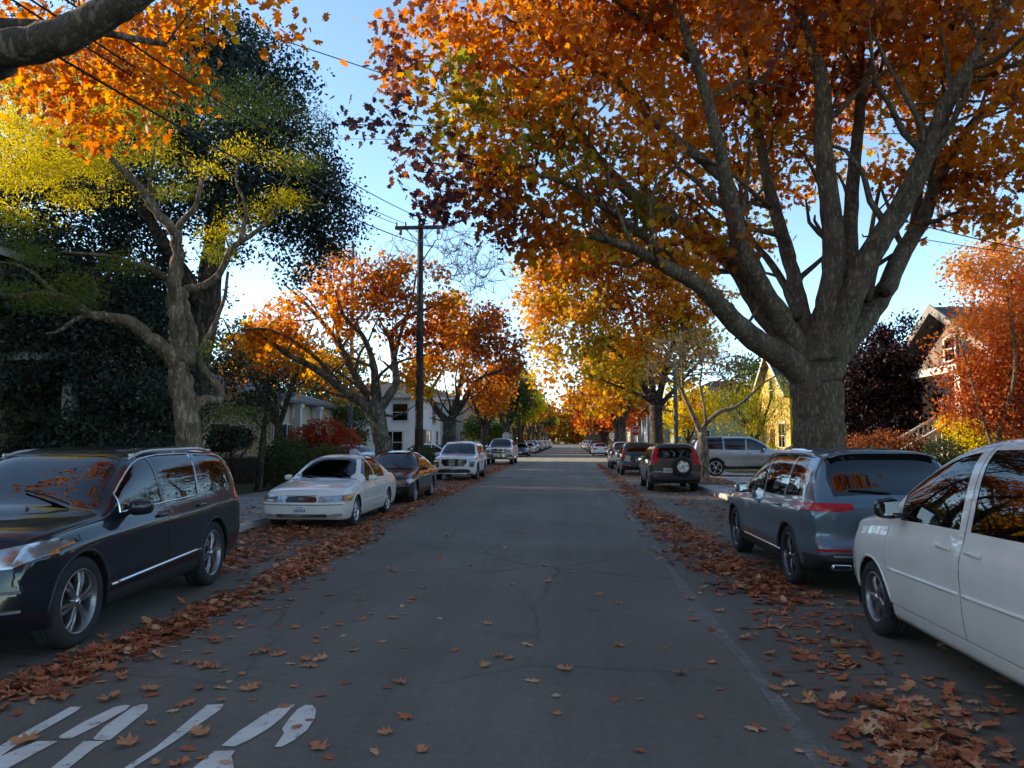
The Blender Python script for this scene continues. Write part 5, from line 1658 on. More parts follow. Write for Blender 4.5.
def make_car(sp, loc, heading, paintm, label, group='cars parked along the kerb', name='parked_car'):
    """heading: +1 faces away (+Y), -1 faces the viewer, or an angle"""
    L, W = sp['L'], sp['W']
    mats = dict(body=paintm, glass=G_CAR, priv=G_PRIV, chrome=M_CHROME, plas=M_PLAS, gloss=M_GLOSSB, head=M_HEAD, tail=M_TAIL, taild=M_TAILD, amber=M_AMBER, clear=M_CLEAR, gap=M_GAP, alloy=M_ALLOY, roof=sp.get('roofm') or paintm, silver=M_SILVER)
    regs = sp['regions']
    res, bvh = build_shell(sp, mats)
    rz = {1: R(90), -1: R(-90)}.get(heading, heading)
    root = empty(name, loc, rz); tag(root, label, 'car', group)
    doors = {}
    poly_of = {}
    for k, rg in enumerate(regs): poly_of.setdefault(rg['name'], rg)
    order = sorted(res.keys(), key=lambda n: (n != 'body', poly_of.get(n, {}).get('parent') is not None))
    for nm in order:
        vs, fs, ns, rid = res[nm]
        rg = poly_of.get(nm, dict(mat='body'))
        base = nm.split('#')[0]
        m = mats[rg['mat']]
        push = rg.get('push', 0)
        if rg.get('gap') and rg['p'] in 'SFR': shrink_region(vs, rg['poly'], rg['p'], L, rg['gap'])
        if push: vs = [v + n * push for v, n in zip(vs, ns)]
        if nm == 'body' or rg.get('centre'):
            if rg.get('skirt'):
                pass
            par = root
            if rg.get('parent'): par = doors[(rg['parent'], 0)]
            o = link(base, half_to_mesh(base, vs, fs, ns, m, 0), par)
            doors[(nm, 0)] = o; doors[(nm, 1)] = o; doors[(nm, -1)] = o
        else:
            for sd_ in (1, -1):
                par = root
                if rg.get('parent'): par = doors.get((rg['parent'], sd_), root)
                o = link(base, half_to_mesh(base, vs, fs, ns, m, sd_), par)
                doors[(nm, sd_)] = o

    def side_y(s, z):
        h = bvh.ray_cast(Vector((L / 2 - s, 3, z)), Vector((0, -1, 0)))
        return (h[0].y, h[1]) if h[0] else (W, Vector((0, 1, 0)))

    def front_x(y, z):
        h = bvh.ray_cast(Vector((6, abs(y), z)), Vector((-1, 0, 0)))
        return h[0].x if h[0] else L / 2

    def rear_x(y, z):
        h = bvh.ray_cast(Vector((-6, abs(y), z)), Vector((1, 0, 0)))
        return h[0].x if h[0] else -L / 2

    def top_z(s, y):
        h = bvh.ray_cast(Vector((L / 2 - s, abs(y), 5)), Vector((0, 0, -1)))
        return h[0].z if h[0] else 1
    sp['_q'] = (side_y, front_x, rear_x, top_z)
    # wheels and wheel wells
    tyre, rimm, hubm, cap = wheel_meshes(*sp['wheel'])
    Rw, ww = sp['wheel'][1], sp['wheel'][2]
    for ax, rr in sp['arches']:
        for sd_ in (1, -1):
            o = link('wheel', hubm, root, (L / 2 - ax, sd_ * (W - ww / 2 - .025), Rw))
            if sd_ < 0: o.rotation_euler = (0, 0, PI)
            o.rotation_euler.y = 0
            link('tyre', tyre, o); link('rim', rimm, o); link('hub_cap', cap, o)
            b = MB()
            vs, fs = [], []
            n = 20
            yo, _ = side_y(ax, Rw + rr + .03)
            for i in range(n + 1):
                a = -.35 + (PI + .7) * i / n
                x_, z_ = L / 2 - ax + math.cos(a) * (rr + .004), max(sp['zb'](ax) + .0, Rw + math.sin(a) * (rr + .004))
                vs += [(x_, sd_ * (yo - .035), z_), (x_, sd_ * (W - .42), z_)]
            for i in range(n): fs.append((2 * i, 2 * i + 1, 2 * i + 3, 2 * i + 2))
            fs.append(tuple(2 * i + 1 for i in range(n + 1)))
            b.add(vs, fs)
            b.build('wheel_well', M_GAP, root)
            # the rolled lip of the arch
            lipm, lr_ = sp.get('lip', (paintm, .014))
            pts = []
            for i in range(25):
                a = R(-12) + R(204) * i / 24
                s_, z_ = ax + math.cos(a) * (rr + .002), Rw + math.sin(a) * (rr + .002)
                if z_ < sp['zb'](s_) + .10: continue
                y_, _ = side_y(s_, z_)
                pts.append((L / 2 - s_, sd_ * (y_ - lr_ * .35), z_))
            if len(pts) > 3: MB().tube(pts, lr_, 8).build('wheel_arch', lipm, root)
    # cabin: floor, dashboard, seats
    c = MB()
    s0, s1 = sp['cab']
    zl0 = sp['zl']((s0 + s1) / 2)
    c.box((L / 2 - (s0 + s1) / 2, 0, sp['zb'](2) + .12), (s1 - s0 + .9, 2 * W - .34, .06))
    c.box((L / 2 - s0 - .12, 0, zl0 - .14), (.5, 2 * W - .30, .26), bev=.06)
    o = c.build('cabin', M_GAP, root)
    sm = sp.get('seat', M_SEAT)
    for row, sx in enumerate(sp['seats']):
        for sy in ((.38, -.38) if row == 0 else (.36, -.36)):
            q = MB()
            hh = zl0
            q.box((L / 2 - sx, sy, .62), (.5, .52, .16), bev=.05)
            q.box((L / 2 - sx - .30, sy, hh - .14), (.15, .5, .70), rot=Matrix.Rotation(-.2, 3, 'Y'), bev=.06)
            q.box((L / 2 - sx - .38, sy, hh + .29), (.10, .26, .18), bev=.045)
            q.build('seat', sm, root)
    sw = MB()
    pts = [(L / 2 - s0 - .52 - .05 * math.cos(a), .38 + .18 * math.sin(a), zl0 - .06 + .17 * math.cos(a)) for a in [2 * PI * k / 20 for k in range(21)]]
    sw.tube(pts, .014, 6, cap=False)
    sw.tube([(L / 2 - s0 - .3, .38, zl0 - .12), (L / 2 - s0 - .52, .38, zl0 - .06)], .03, 6)
    sw.build('steering_wheel', M_GLOSSB, root)
    # door handles
    for nm, s_, z_ in sp.get('handles', []):
        for sd_ in (1, -1):
            y_, n_ = side_y(s_, z_)
            par = doors.get((nm, sd_), root)
            b = MB().box((L / 2 - s_, sd_ * (y_ + .022), z_), (.20, .022, .030), bev=.011).box((L / 2 - s_ - .07, sd_ * (y_ + .005), z_), (.03, .03, .024)).box((L / 2 - s_ + .07, sd_ * (y_ + .005), z_), (.03, .03, .024))
            b.build('handle', mats[sp.get('handlem', 'body')], par)
    # mirrors
    if 'mirror' in sp:
        s_, z_, mw, mh = sp['mirror']
        for sd_ in (1, -1):
            y_, _ = side_y(s_, z_ - .02)
            par = root
            bmm = bmesh.new()
            bmesh.ops.create_uvsphere(bmm, u_segments=20, v_segments=12, radius=1)
            yy = y_ + .05 + mw / 2
            vs = []
            for v in bmm.verts:
                sx = math.copysign(abs(v.co.x) ** .7, v.co.x); sy = math.copysign(abs(v.co.y) ** .6, v.co.y); sz = math.copysign(abs(v.co.z) ** .6, v.co.z)
                x_ = .10 * sx if sx > 0 else .03 * sx
                vs.append((L / 2 - s_ + x_ - sy * .02 * 1, sd_ * (yy + sy * mw / 2), z_ + sz * mh / 2 * (1 - .12 * sy)))
            bmm.verts.index_update()
            mb = MB().add(vs, [[v.index for v in f.verts] for f in bmm.faces], 0, True)
            bmm.free()
            mo = fix_normals(mb.build('mirror', mats[sp.get('mirrorm', 'body')], par))
            MB().box((L / 2 - s_ - .02, sd_ * (y_ + .05), z_ - mh * .32), (.07, .16, .045), bev=.015).build('mirror_arm', M_GLOSSB, mo) if True else None
            g2 = [(L / 2 - s_ - .0345, sd_ * (yy + a * mw * .44), z_ + b_ * mh * .42) for a, b_ in ((-.9, -.8), (.9, -.7), (.95, .65), (-.9, .85))]
            g2 = MB().add(g2 + [(x + .006, y, z) for x, y, z in g2], [(0, 1, 2, 3), (7, 6, 5, 4), (0, 4, 5, 1), (1, 5, 6, 2), (2, 6, 7, 3), (3, 7, 4, 0)])
            g2.build('mirror_glass', M_CHROME, mo)
    # roof rails
    if 'rails' in sp:
        s0_, s1_, yy, m_ = sp['rails']
        for sd_ in (1, -1):
            b = MB()
            pts = []
            for k in range(17):
                t = k / 16; s_ = s0_ + (s1_ - s0_) * t
                z_ = top_z(s_, yy) + .034 * min(1, 9 * t * 1.0, 9 * (1 - t)) + .002
                pts.append((L / 2 - s_, sd_ * yy, z_))
            b.tube(pts, [.012] + [.019] * 15 + [.012], 8)
            for t in (.04, .5, .96):
                s_ = s0_ + (s1_ - s0_) * t
                b.box((L / 2 - s_, sd_ * yy, top_z(s_, yy) + .02), (.12, .026, .05), bev=.01)
            b.build('roof_rail', mats[m_], root)
    # wipers on the windscreen
    if 'wiper' in sp:
        sw_, = sp['wiper']
        for y0 in (.55, -.15):
            a = Vector((L / 2 - sw_, y0, top_z(sw_, y0) + .02)); b_ = Vector((L / 2 - sw_ - .16, y0 - .52, top_z(sw_ + .16, y0 - .52) + .018))
            MB().tube([a, (a + b_) / 2 + Vector((0, 0, .015)), b_], .008, 5).build('wiper', M_GAP, root)
    # strips along the flank: (s0, s1, zfun or z0,z1, radius, mat, name)
    for (sa, sb, za, zb_, rad, m_, nm) in sp.get('strips', []):
        for sd_ in (1, -1):
            pts = []
            for k in range(15):
                t = k / 14; s_ = sa + (sb - sa) * t; z_ = za + (zb_ - za) * t
                y_, _ = side_y(s_, z_)
                pts.append((L / 2 - s_, sd_ * (y_ + rad * .1), z_))
            MB().tube(pts, rad, 6).build(nm, mats[m_], root)
    # bright outline of the side glass
    if 'dlo' in sp:
        poly, rad, m_ = sp['dlo']
        for sd_ in (1, -1):
            pts = []
            P_ = poly + [poly[0]]
            for i in range(len(P_) - 1):
                for t in (0, .34, .67):
                    s_ = P_[i][0] * (1 - t) + P_[i + 1][0] * t; z_ = P_[i][1] * (1 - t) + P_[i + 1][1] * t
                    y_, _ = side_y(s_, z_)
                    pts.append((L / 2 - s_, sd_ * (y_ + .002), z_))
            pts.append(pts[0])
            MB().tube(pts, rad, 6, cap=False).build('window_trim', mats[m_], root)
    # plates: (end, y, z, w, h)
    for (end, y_, z_, pw, ph, ink) in sp.get('plates', []):
        x_ = front_x(y_, z_) + .012 if end == 'F' else rear_x(y_, z_) - .012
        sg = 1 if end == 'F' else -1
        pl_ = MB().box((x_, y_, z_), (.008, pw, ph), bev=.003).build('license_plate', M_PLATE, root)
        if ink:
            b = MB()
            for k in range(7):
                b.box((x_ + sg * .0065, y_ - .10 + .033 * k, z_ - .004), (.003, .018, .055 if k % 3 else .05))
            b.box((x_ + sg * .0065, y_, z_ + ph * .36), (.003, .12, .014))
            b.build('plate_characters', M_PLTXT, pl_)
    for fn in sp.get('extra', []): fn(sp, root, mats, doors)
    return root


def bars(name, m_, items):
    """extra boxes standing on the bumper: (end, y, z, w, h, depth)"""
    def fn(sp, root, mats, doors):
        sy, fx, rx, tz = sp['_q']
        for (end, y_, z_, w_, h_, d_) in items:
            b = MB()
            n = max(1, int(w_ / .12))
            for k in range(n):
                yy = y_ - w_ / 2 + (k + .5) * w_ / n
                x_ = fx(yy, z_) if end == 'F' else rx(yy, z_)
                sg = 1 if end == 'F' else -1
                y1, y2 = yy - w_ / n / 2, yy + w_ / n / 2
                xa = (fx(y1, z_) if end == 'F' else rx(y1, z_)); xb = (fx(y2, z_) if end == 'F' else rx(y2, z_))
                ang = math.atan2(xb - xa, y2 - y1)
                b.box((x_ + sg * d_ * .2, yy, z_), (d_, math.hypot(xb - xa, y2 - y1) + .004, h_), rot=Matrix.Rotation(-ang, 3, 'Z'))
            b.build(name, mats[m_], root)
    return fn


def exhausts(items):
    def fn(sp, root, mats, doors):
        for (y_, z_, w_, h_) in items:
            sy, fx, rx, tz = sp['_q']
            x_ = rx(min(abs(y_), sp['W'] * .8), z_ + .05)
            b = MB().box((x_ + .02, y_, z_), (.12, w_, h_), bev=.02).build('exhaust_trim', M_CHROME, root)
            MB().box((x_ - .041, y_, z_), (.004, w_ * .8, h_ * .6), bev=.0015).build('exhaust_opening', M_GAP, b)
    return fn


def wf_std(L, f0=.93, f1=.94, cf=.5, cr=.45):
    return pchip([0, .03, .09, .22, cf, 1.2, L - 1.0, L - cr, L - .2, L - .08, L - .025, L],
                 [f0, f0 + .02, f0 + .035, f0 + .05, .992, 1, 1, .995, f1 + .045, f1 + .03, f1 + .015, f1])


SIDE = pchip([0, .1, .35, .6, .8, 1], [.972, .985, .998, 1.0, .995, .985])


def rect_door(sp, s0, s1, zb=None, slant=0.0, sw=0.0):
    """door outline below the belt plus window frame up to the roof edge"""
    zl, zt = sp['zl'], sp['zt']
    lo = zb or sp['zb']((s0 + s1) / 2) + .13
    pts = [(s0, lo), (s1 - sw, lo), (s1, lo + .35 if sw else zl(s1)), (s1, zl(s1))]
    n = 6
    for k in range(n):
        s = s1 + slant - (s1 + slant - s0) * k / (n - 1)
        sh = max(0, s - .06)
        z = min(zl(s) + .955 * (zt(s) - zl(s)), zl(s) + .955 * (zt(sh) - zl(sh)))
        if z > zl(s) + .03: pts.append((s, z))
    pts.append((s0, zl(s0) + .01))
    out = [pts[0]]
    for q in pts[1:]:
        if math.hypot(q[0] - out[-1][0], q[1] - out[-1][1]) > .012: out.append(q)
    return out


def std_regions(sp, cowl, wtop, doorsplit, glass, hoodf=.10, rw=None, roofr=None, priv_from=1, jA=11, door_zb=None, hoodrow=3):
    """hood, screen, roof, doors, side glass and rear screen shared by all bodies"""
    rg = []
    L = sp['L']
    sp['cuts'] = [hoodf, cowl, wtop] + (list(rw) if rw else [])
    rg.append(dict(name='hood', p='G', r0=hoodrow, r1=99, s0=hoodf, s1=cowl, mat='body', centre=1))
    rg.append(dict(name='windshield', p='G', r0=jA - 3, r1=99, s0=cowl + .01, s1=wtop, mat='glass', centre=1, push=-.004))
    if roofr: rg.append(dict(name='roof', p='G', r0=roofr, r1=99, s0=wtop, s1=rw[0] if rw else L, mat='roof', centre=1))
    if rw: rg.append(dict(name='rear_window', p='G', r0=jA - 2, r1=99, s0=rw[0], s1=rw[1], mat='priv' if priv_from < 9 else 'glass', centre=1, push=-.004))
    for k, (nm, s0, s1, sl, sw) in enumerate(doorsplit):
        rg.append(dict(name=nm, p='S', poly=rect_door(sp, s0, s1, door_zb, sl, sw), mat='body', gap=.004))
    for k, (nm, par, poly) in enumerate(glass):
        rg.append(dict(name=nm, p='S', poly=poly, mat='priv' if k >= priv_from else 'glass', parent=par, gap=.003, push=-.004))
    return rg
# ---------------------------------------------------------------- the individual bodies
def front_lamp(sp, poly, mat='head', name='headlight', push=.003, p='F'):
    return dict(name=name, p=p, poly=poly, mat=mat, push=push)


def spec_big_suv():
    L = 4.86
    sp = dict(L=L, W=.955, R=.385, wf=wf_std(L, .90, .945), side=SIDE, crease=.012, cz=.80, scallop=.012, beltin=.055, tum=.27, n=5.4, pf=.30, pr=.10,
              zb=pchip([0, .12, .5, 1.4, 3.4, 4.4, 4.85, L], [.40, .30, .25, .24, .24, .28, .38, .46]),
              zl=pchip([0, .05, .15, .5, 1.3, 2.2, 3.4, 4.3, 4.7, L], [.80, .88, .935, .97, 1.04, 1.07, 1.10, 1.15, 1.12, .98]),
              zt=pchip([0, .04, .14, .4, .9, 1.34, 1.42, 1.75, 2.08, 2.3, 2.8, 3.6, 4.2, 4.56, 4.66, 4.82, L], [.88, .97, 1.04, 1.09, 1.13, 1.165, 1.20, 1.42, 1.605, 1.66, 1.70, 1.70, 1.67, 1.635, 1.57, 1.16, 1.03]),
              nose=pchip([.2, .42, .62, .8, 1.05], [.10, .0, .02, .05, .12]), tail=pchip([.2, .5, .8, 1.2], [.05, 0, .02, .06]),
              arches=[(.97, .435), (3.83, .435)], wheel=('twin', .385, .245, .275, 6, M_ALLOY), cab=(1.45, 4.3), seats=[2.25, 3.15, 3.95], lip=(M_PLAS, .016))
    A = glass_poly(sp, 1.66, 2.52, slant1=-.03, lo=.025, hi=.85)
    B = glass_poly(sp, 2.60, 3.42, slant0=-.03, slant1=.12, lo=.025, hi=.85)
    C = glass_poly(sp, 3.64, 4.46, slant0=.02, slant1=-.06, lo=.03, hi=.82)
    sp['regions'] = std_regions(sp, 1.34, 2.10, [('door#f', 1.56, 2.56, 0, 0), ('door#r', 2.563, 3.62, -.08, .18)], [('window#f', 'door#f', A), ('window#r', 'door#r', B), ('window#q', None, C)], rw=(4.59, 4.81)) + [
        dict(name='lower_cladding', p='S', poly=[(1.40, .2), (3.40, .2), (3.40, .40), (1.40, .38)], mat='plas'),
        dict(name='grille', p='F', poly=[(-.02, .58), (.44, .60), (.50, .88), (-.02, .90)], mat='gloss', centre=1),
        dict(name='lower_grille', p='F', poly=[(-.02, .34), (.58, .34), (.62, .46), (-.02, .46)], mat='plas', centre=1),
        dict(name='headlight', p='F', poly=[(.54, .76), (.80, .78), (.945, .86), (.93, .97), (.80, .945), (.54, .89)], mat='head', push=.003),
        dict(name='turn_signal', p='F', poly=[(.925, .84), (.955, .86), (.945, .96), (.925, .95)], mat='amber', push=.004),
        dict(name='fog_light', p='F', poly=[(.66, .46), (.86, .47), (.84, .60), (.68, .58)], mat='gloss', push=.002),
        dict(name='taillight', p='R', poly=[(.58, .98), (.95, .98), (.95, 1.16), (.58, 1.12)], mat='tail', push=.003)]
    dl = [A[0], A[5]] + [B[0], B[5]]
    outline = A[:6] + B[:6] + B[6:] + A[6:]
    sp['dlo'] = (outline, .010, 'chrome')
    sp['handles'] = [('door#f', 2.42, .985), ('door#r', 3.42, 1.01)]; sp['handlem'] = 'body'
    sp['mirror'] = (1.80, 1.12, .20, .155)
    sp['rails'] = (2.2, 4.3, .66, 'silver')
    sp['strips'] = [(1.45, 3.40, .44, .50, .018, 'chrome', 'door_trim')]
    sp['plates'] = []
    sp['wiper'] = (1.38,)
    sp['extra'] = [bars('grille_bar', 'chrome', [('F', 0, .62, .84, .022, .03), ('F', 0, .70, .88, .022, .03), ('F', 0, .78, .90, .022, .03), ('F', 0, .90, 1.0, .035, .04), ('F', 0, .585, .86, .03, .04)]),
                   bars('fog_bezel', 'chrome', [('F', s * .76, z, .22, .02, .03) for s in (-1, 1) for z in (.455, .60)]),
                   bars('bumper_trim', 'chrome', [('F', 0, .30, 1.0, .03, .03)])]
    return sp


def spec_crossover():
    L = 4.70
    sp = dict(L=L, W=.92, R=.36, wf=wf_std(L, .90, .92), side=SIDE, crease=.014, cz=.84, scallop=.016, beltin=.06, tum=.30, n=5.4, pf=.26, pr=.12,
              zb=pchip([0, .12, .5, 1.4, 3.4, 4.2, 4.6, L], [.38, .28, .24, .235, .235, .27, .36, .42]),
              zl=pchip([0, .05, .15, .5, 1.3, 2.2, 3.4, 4.1, 4.5, L], [.76, .84, .90, .93, .99, 1.02, 1.045, 1.08, 1.08, .99]),
              zt=pchip([0, .04, .14, .4, .9, 1.24, 1.32, 1.7, 2.0, 2.2, 2.7, 3.5, 4.0, 4.30, 4.40, 4.60, L], [.84, .92, .985, 1.03, 1.07, 1.105, 1.14, 1.40, 1.565, 1.625, 1.67, 1.67, 1.645, 1.615, 1.55, 1.12, 1.02]),
              nose=pchip([.2, .42, .62, .8, 1.05], [.10, .0, .02, .05, .12]), tail=pchip([.2, .42, .55, .7, .95, 1.2], [.10, .0, .0, .06, .05, .08]),
              arches=[(.90, .405), (3.69, .405)], wheel=('twin', .36, .235, .262, 5, M_ALLOYD), cab=(1.35, 4.1), seats=[2.15, 3.05], lip=(M_PLAS, .022))
    A = glass_poly(sp, 1.58, 2.42, slant1=-.03, lo=.025, hi=.84)
    B = glass_poly(sp, 2.50, 3.36, slant0=-.03, slant1=.06, lo=.025, hi=.84)
    C = glass_poly(sp, 3.46, 4.08, slant0=.06, slant1=-.10, lo=.03, hi=.80)
    sp['regions'] = std_regions(sp, 1.24, 2.02, [('door#f', 1.48, 2.46, 0, 0), ('door#r', 2.463, 3.50, -.03, .16)], [('window#f', 'door#f', A), ('window#r', 'door#r', B), ('window#q', None, C)], rw=(4.32, 4.58)) + [
        dict(name='lower_cladding', p='S', poly=[(1.30, .2), (3.30, .2), (3.30, .36), (1.30, .36)], mat='plas'),
        dict(name='headlight', p='F', poly=[(.48, .70), (.915, .72), (.91, .86), (.48, .83)], mat='head', push=.003),
        dict(name='grille', p='F', poly=[(-.02, .70), (.47, .70), (.47, .83), (-.02, .83)], mat='gloss', centre=1),
        dict(name='lower_grille', p='F', poly=[(-.02, .36), (.6, .36), (.66, .56), (-.02, .56)], mat='plas', centre=1),
        # tail lamps wrap from the tailgate round the corner into the flank
        dict(name='taillight#i', p='R', poly=[(.44, .985), (.905, .965), (.905, 1.055), (.44, 1.055)], mat='tail', push=.003),
        dict(name='taillight#i', p='S', poly=[(4.16, 1.03), (4.50, .965), (4.69, .965), (4.69, 1.055), (4.40, 1.06)], mat='tail', push=.003),
        dict(name='tailgate', p='R', poly=[(-.02, .62), (.60, .62), (.66, .72), (.70, .955), (.43, .97), (.43, 1.07), (.70, 1.08), (-.02, 1.10)], mat='body', centre=1),
        dict(name='bumper_valance', p='R', poly=[(-.02, .30), (.92, .30), (.92, .47), (.62, .50), (-.02, .50)], mat='plas', centre=1),
        dict(name='reflector', p='R', poly=[(.50, .525), (.84, .525), (.84, .555), (.50, .55)], mat='tail', push=.003)]
    sp['dlo'] = (A[:6] + B[:6] + C[:6] + [C[-2]] + [(3.4, C[-3][1])], .008, 'gloss')
    sp.pop('dlo')
    sp['handles'] = [('door#f', 2.30, .93), ('door#r', 3.32, .95)]
    sp['mirror'] = (1.72, 1.06, .19, .14)
    sp['rails'] = (2.05, 3.95, .64, 'silver')
    sp['strips'] = [(1.42, 3.36, .385, .385, .014, 'chrome', 'door_trim')]
    sp['plates'] = [('R', 0, .80, .31, .155, True)]
    sp['wiper'] = (1.28,)

    def rear(sp, root, mats, doors):
        sy, fx, rx, tz = sp['_q']
        # spoiler, wiper, shark fin, badge
        ys = [-.60 + .10 * k for k in range(13)]
        vs, fs = [], []
        for y in ys:
            zr = tz(4.10, y) + .006
            for s_, dz in ((4.06, .0), (4.20, .004), (4.385, -.014), (4.40, -.03), (4.20, -.03)):
                vs.append((L / 2 - s_, y, zr + dz))
        for k in range(12):
            for q in range(4): fs.append((5 * k + q, 5 * k + q + 1, 5 * k + q + 6, 5 * k + q + 5))
        fs += [(0, 1, 2, 3, 4), (64, 63, 62, 61, 60)]
        fix_normals(MB().add(vs, fs, 0, True).build('roof_spoiler', mats['body'], root))
        MB().prism([(0, 0), (.16, 0), (.03, .07), (0, .07)], -.018, .018, lambda a, h, d: (-L / 2 + .62 + a, d, tz(4.0, 0) - .005 + h)).build('antenna', M_GLOSSB, root)
        w_ = [Vector((rx(0, 1.17) - .02, 0, 1.17)), Vector((rx(.2, 1.19) - .015, .22, 1.19)), Vector((rx(.42, 1.2) - .012, .44, 1.20))]
        MB().tube(w_, .010, 5).build('rear_wiper', M_GAP, root)
        Mx = Matrix.Translation((rx(0, .985) - .004, 0, .985)) @ Matrix.Rotation(R(-90), 4, 'Y')
        e = MB().lathe([(.050, 0), (.056, .006), (.062, .004), (.062, -.004)], 24, Mx)
        for s in (-1, 1):
            e.tube([Mx @ Vector((.034, s * .03, .004)), Mx @ Vector((-.006, s * .012, .006)), Mx @ Vector((-.036, s * .006, .004))], .005, 5)
        e.build('emblem', M_CHROME, root)
        # plate recess lip
        MB().box((rx(0, .89) - .006, 0, .892), (.02, .44, .022), bev=.006).build('plate_light_bar', mats['body'], root)
    sp['extra'] = [bars('bumper_trim', 'silver', [('R', 0, .475, 1.36, .018, .02)]), exhausts([(-.60, .36, .22, .07), (.60, .36, .22, .07)]), rear,
                   bars('grille_bar', 'chrome', [('F', 0, .76, .9, .016, .02), ('F', 0, .81, .9, .016, .02)])]
    return sp


def spec_minivan():
    L = 5.14
    sp = dict(L=L, W=.985, R=.335, wf=wf_std(L, .90, .95), side=pchip([0, .1, .35, .6, .8, 1], [.955, .975, .995, 1.0, .998, .99]), crease=.006, cz=.62, scallop=.0, beltin=.045, tum=.26, n=6.0, pf=.34, pr=.08,
              zb=pchip([0, .12, .5, 1.4, 3.6, 4.6, 5.0, L], [.34, .25, .22, .215, .215, .24, .34, .40]),
              zl=pchip([0, .05, .15, .5, 1.1, 2.0, 3.4, 4.5, 4.9, L], [.74, .84, .92, .975, 1.05, 1.095, 1.12, 1.15, 1.12, 1.04]),
              zt=pchip([0, .04, .14, .4, .8, 1.06, 1.14, 1.6, 1.98, 2.2, 2.7, 3.8, 4.6, 4.86, 4.96, L], [.80, .91, 1.00, 1.075, 1.13, 1.165, 1.20, 1.49, 1.685, 1.75, 1.80, 1.805, 1.775, 1.71, 1.60, 1.12]),
              nose=pchip([.2, .42, .62, .8, 1.05], [.10, .0, .03, .09, .16]),
              arches=[(.94, .375), (4.02, .375)], wheel=('fat', .335, .225, .225, 5, M_ALLOY), cab=(1.2, 4.6), seats=[2.10, 3.05, 3.95], seat=M_SEAT)
    A = glass_poly(sp, 1.52, 2.50, slant1=-.02, lo=.015, hi=.86, shift=.13)
    B = glass_poly(sp, 2.66, 3.72, slant0=-.02, slant1=0, lo=.015, hi=.86)
    C = glass_poly(sp, 3.84, 4.80, slant0=0, slant1=-.10, lo=.02, hi=.84)
    sp['regions'] = std_regions(sp, 1.06, 2.0, [('door#f', 1.30, 2.590, 0, 0), ('door#r', 2.593, 3.76, 0, 0)], [('window#f', 'door#f', A), ('window#r', 'door#r', B), ('window#q', None, C)], rw=(4.88, 5.06), door_zb=.36) + [
        dict(name='pillar_trim', p='S', poly=[(2.50, 1.055), (2.66, 1.06), (2.64, 1.655), (2.48, 1.65)], mat='body'),
        dict(name='headlight', p='F', poly=[(.42, .66), (.74, .66), (.92, .74), (.90, .86), (.66, .82), (.42, .77)], mat='head', push=.003),
        dict(name='grille', p='F', poly=[(-.02, .56), (.38, .56), (.40, .76), (-.02, .78)], mat='gloss', centre=1),
        dict(name='lower_grille', p='F', poly=[(-.02, .30), (.5, .30), (.56, .44), (-.02, .44)], mat='plas', centre=1),
        dict(name='taillight', p='R', poly=[(.72, 1.0), (.97, 1.0), (.95, 1.40), (.80, 1.40)], mat='tail', push=.003)]
    sp['regions'] = [r for r in sp['regions'] if r['name'] != 'pillar_trim']
    sp['handles'] = [('door#f', 2.36, .98), ('door#r', 2.78, .985)]
    sp['mirror'] = (1.58, 1.195, .21, .175); sp['mirrorm'] = 'gloss'
    sp['strips'] = [(1.34, 2.56, .66, .675, .014, 'body', 'rub_strip'), (2.62, 3.60, .675, .69, .014, 'body', 'rub_strip')]
    sp['plates'] = [('R', 0, .9, .31, .155, True)]
    sp['wiper'] = (1.12,)
    sp['extra'] = [bars('grille_bar', 'chrome', [('F', 0, .66, .7, .03, .03)])]
    return sp


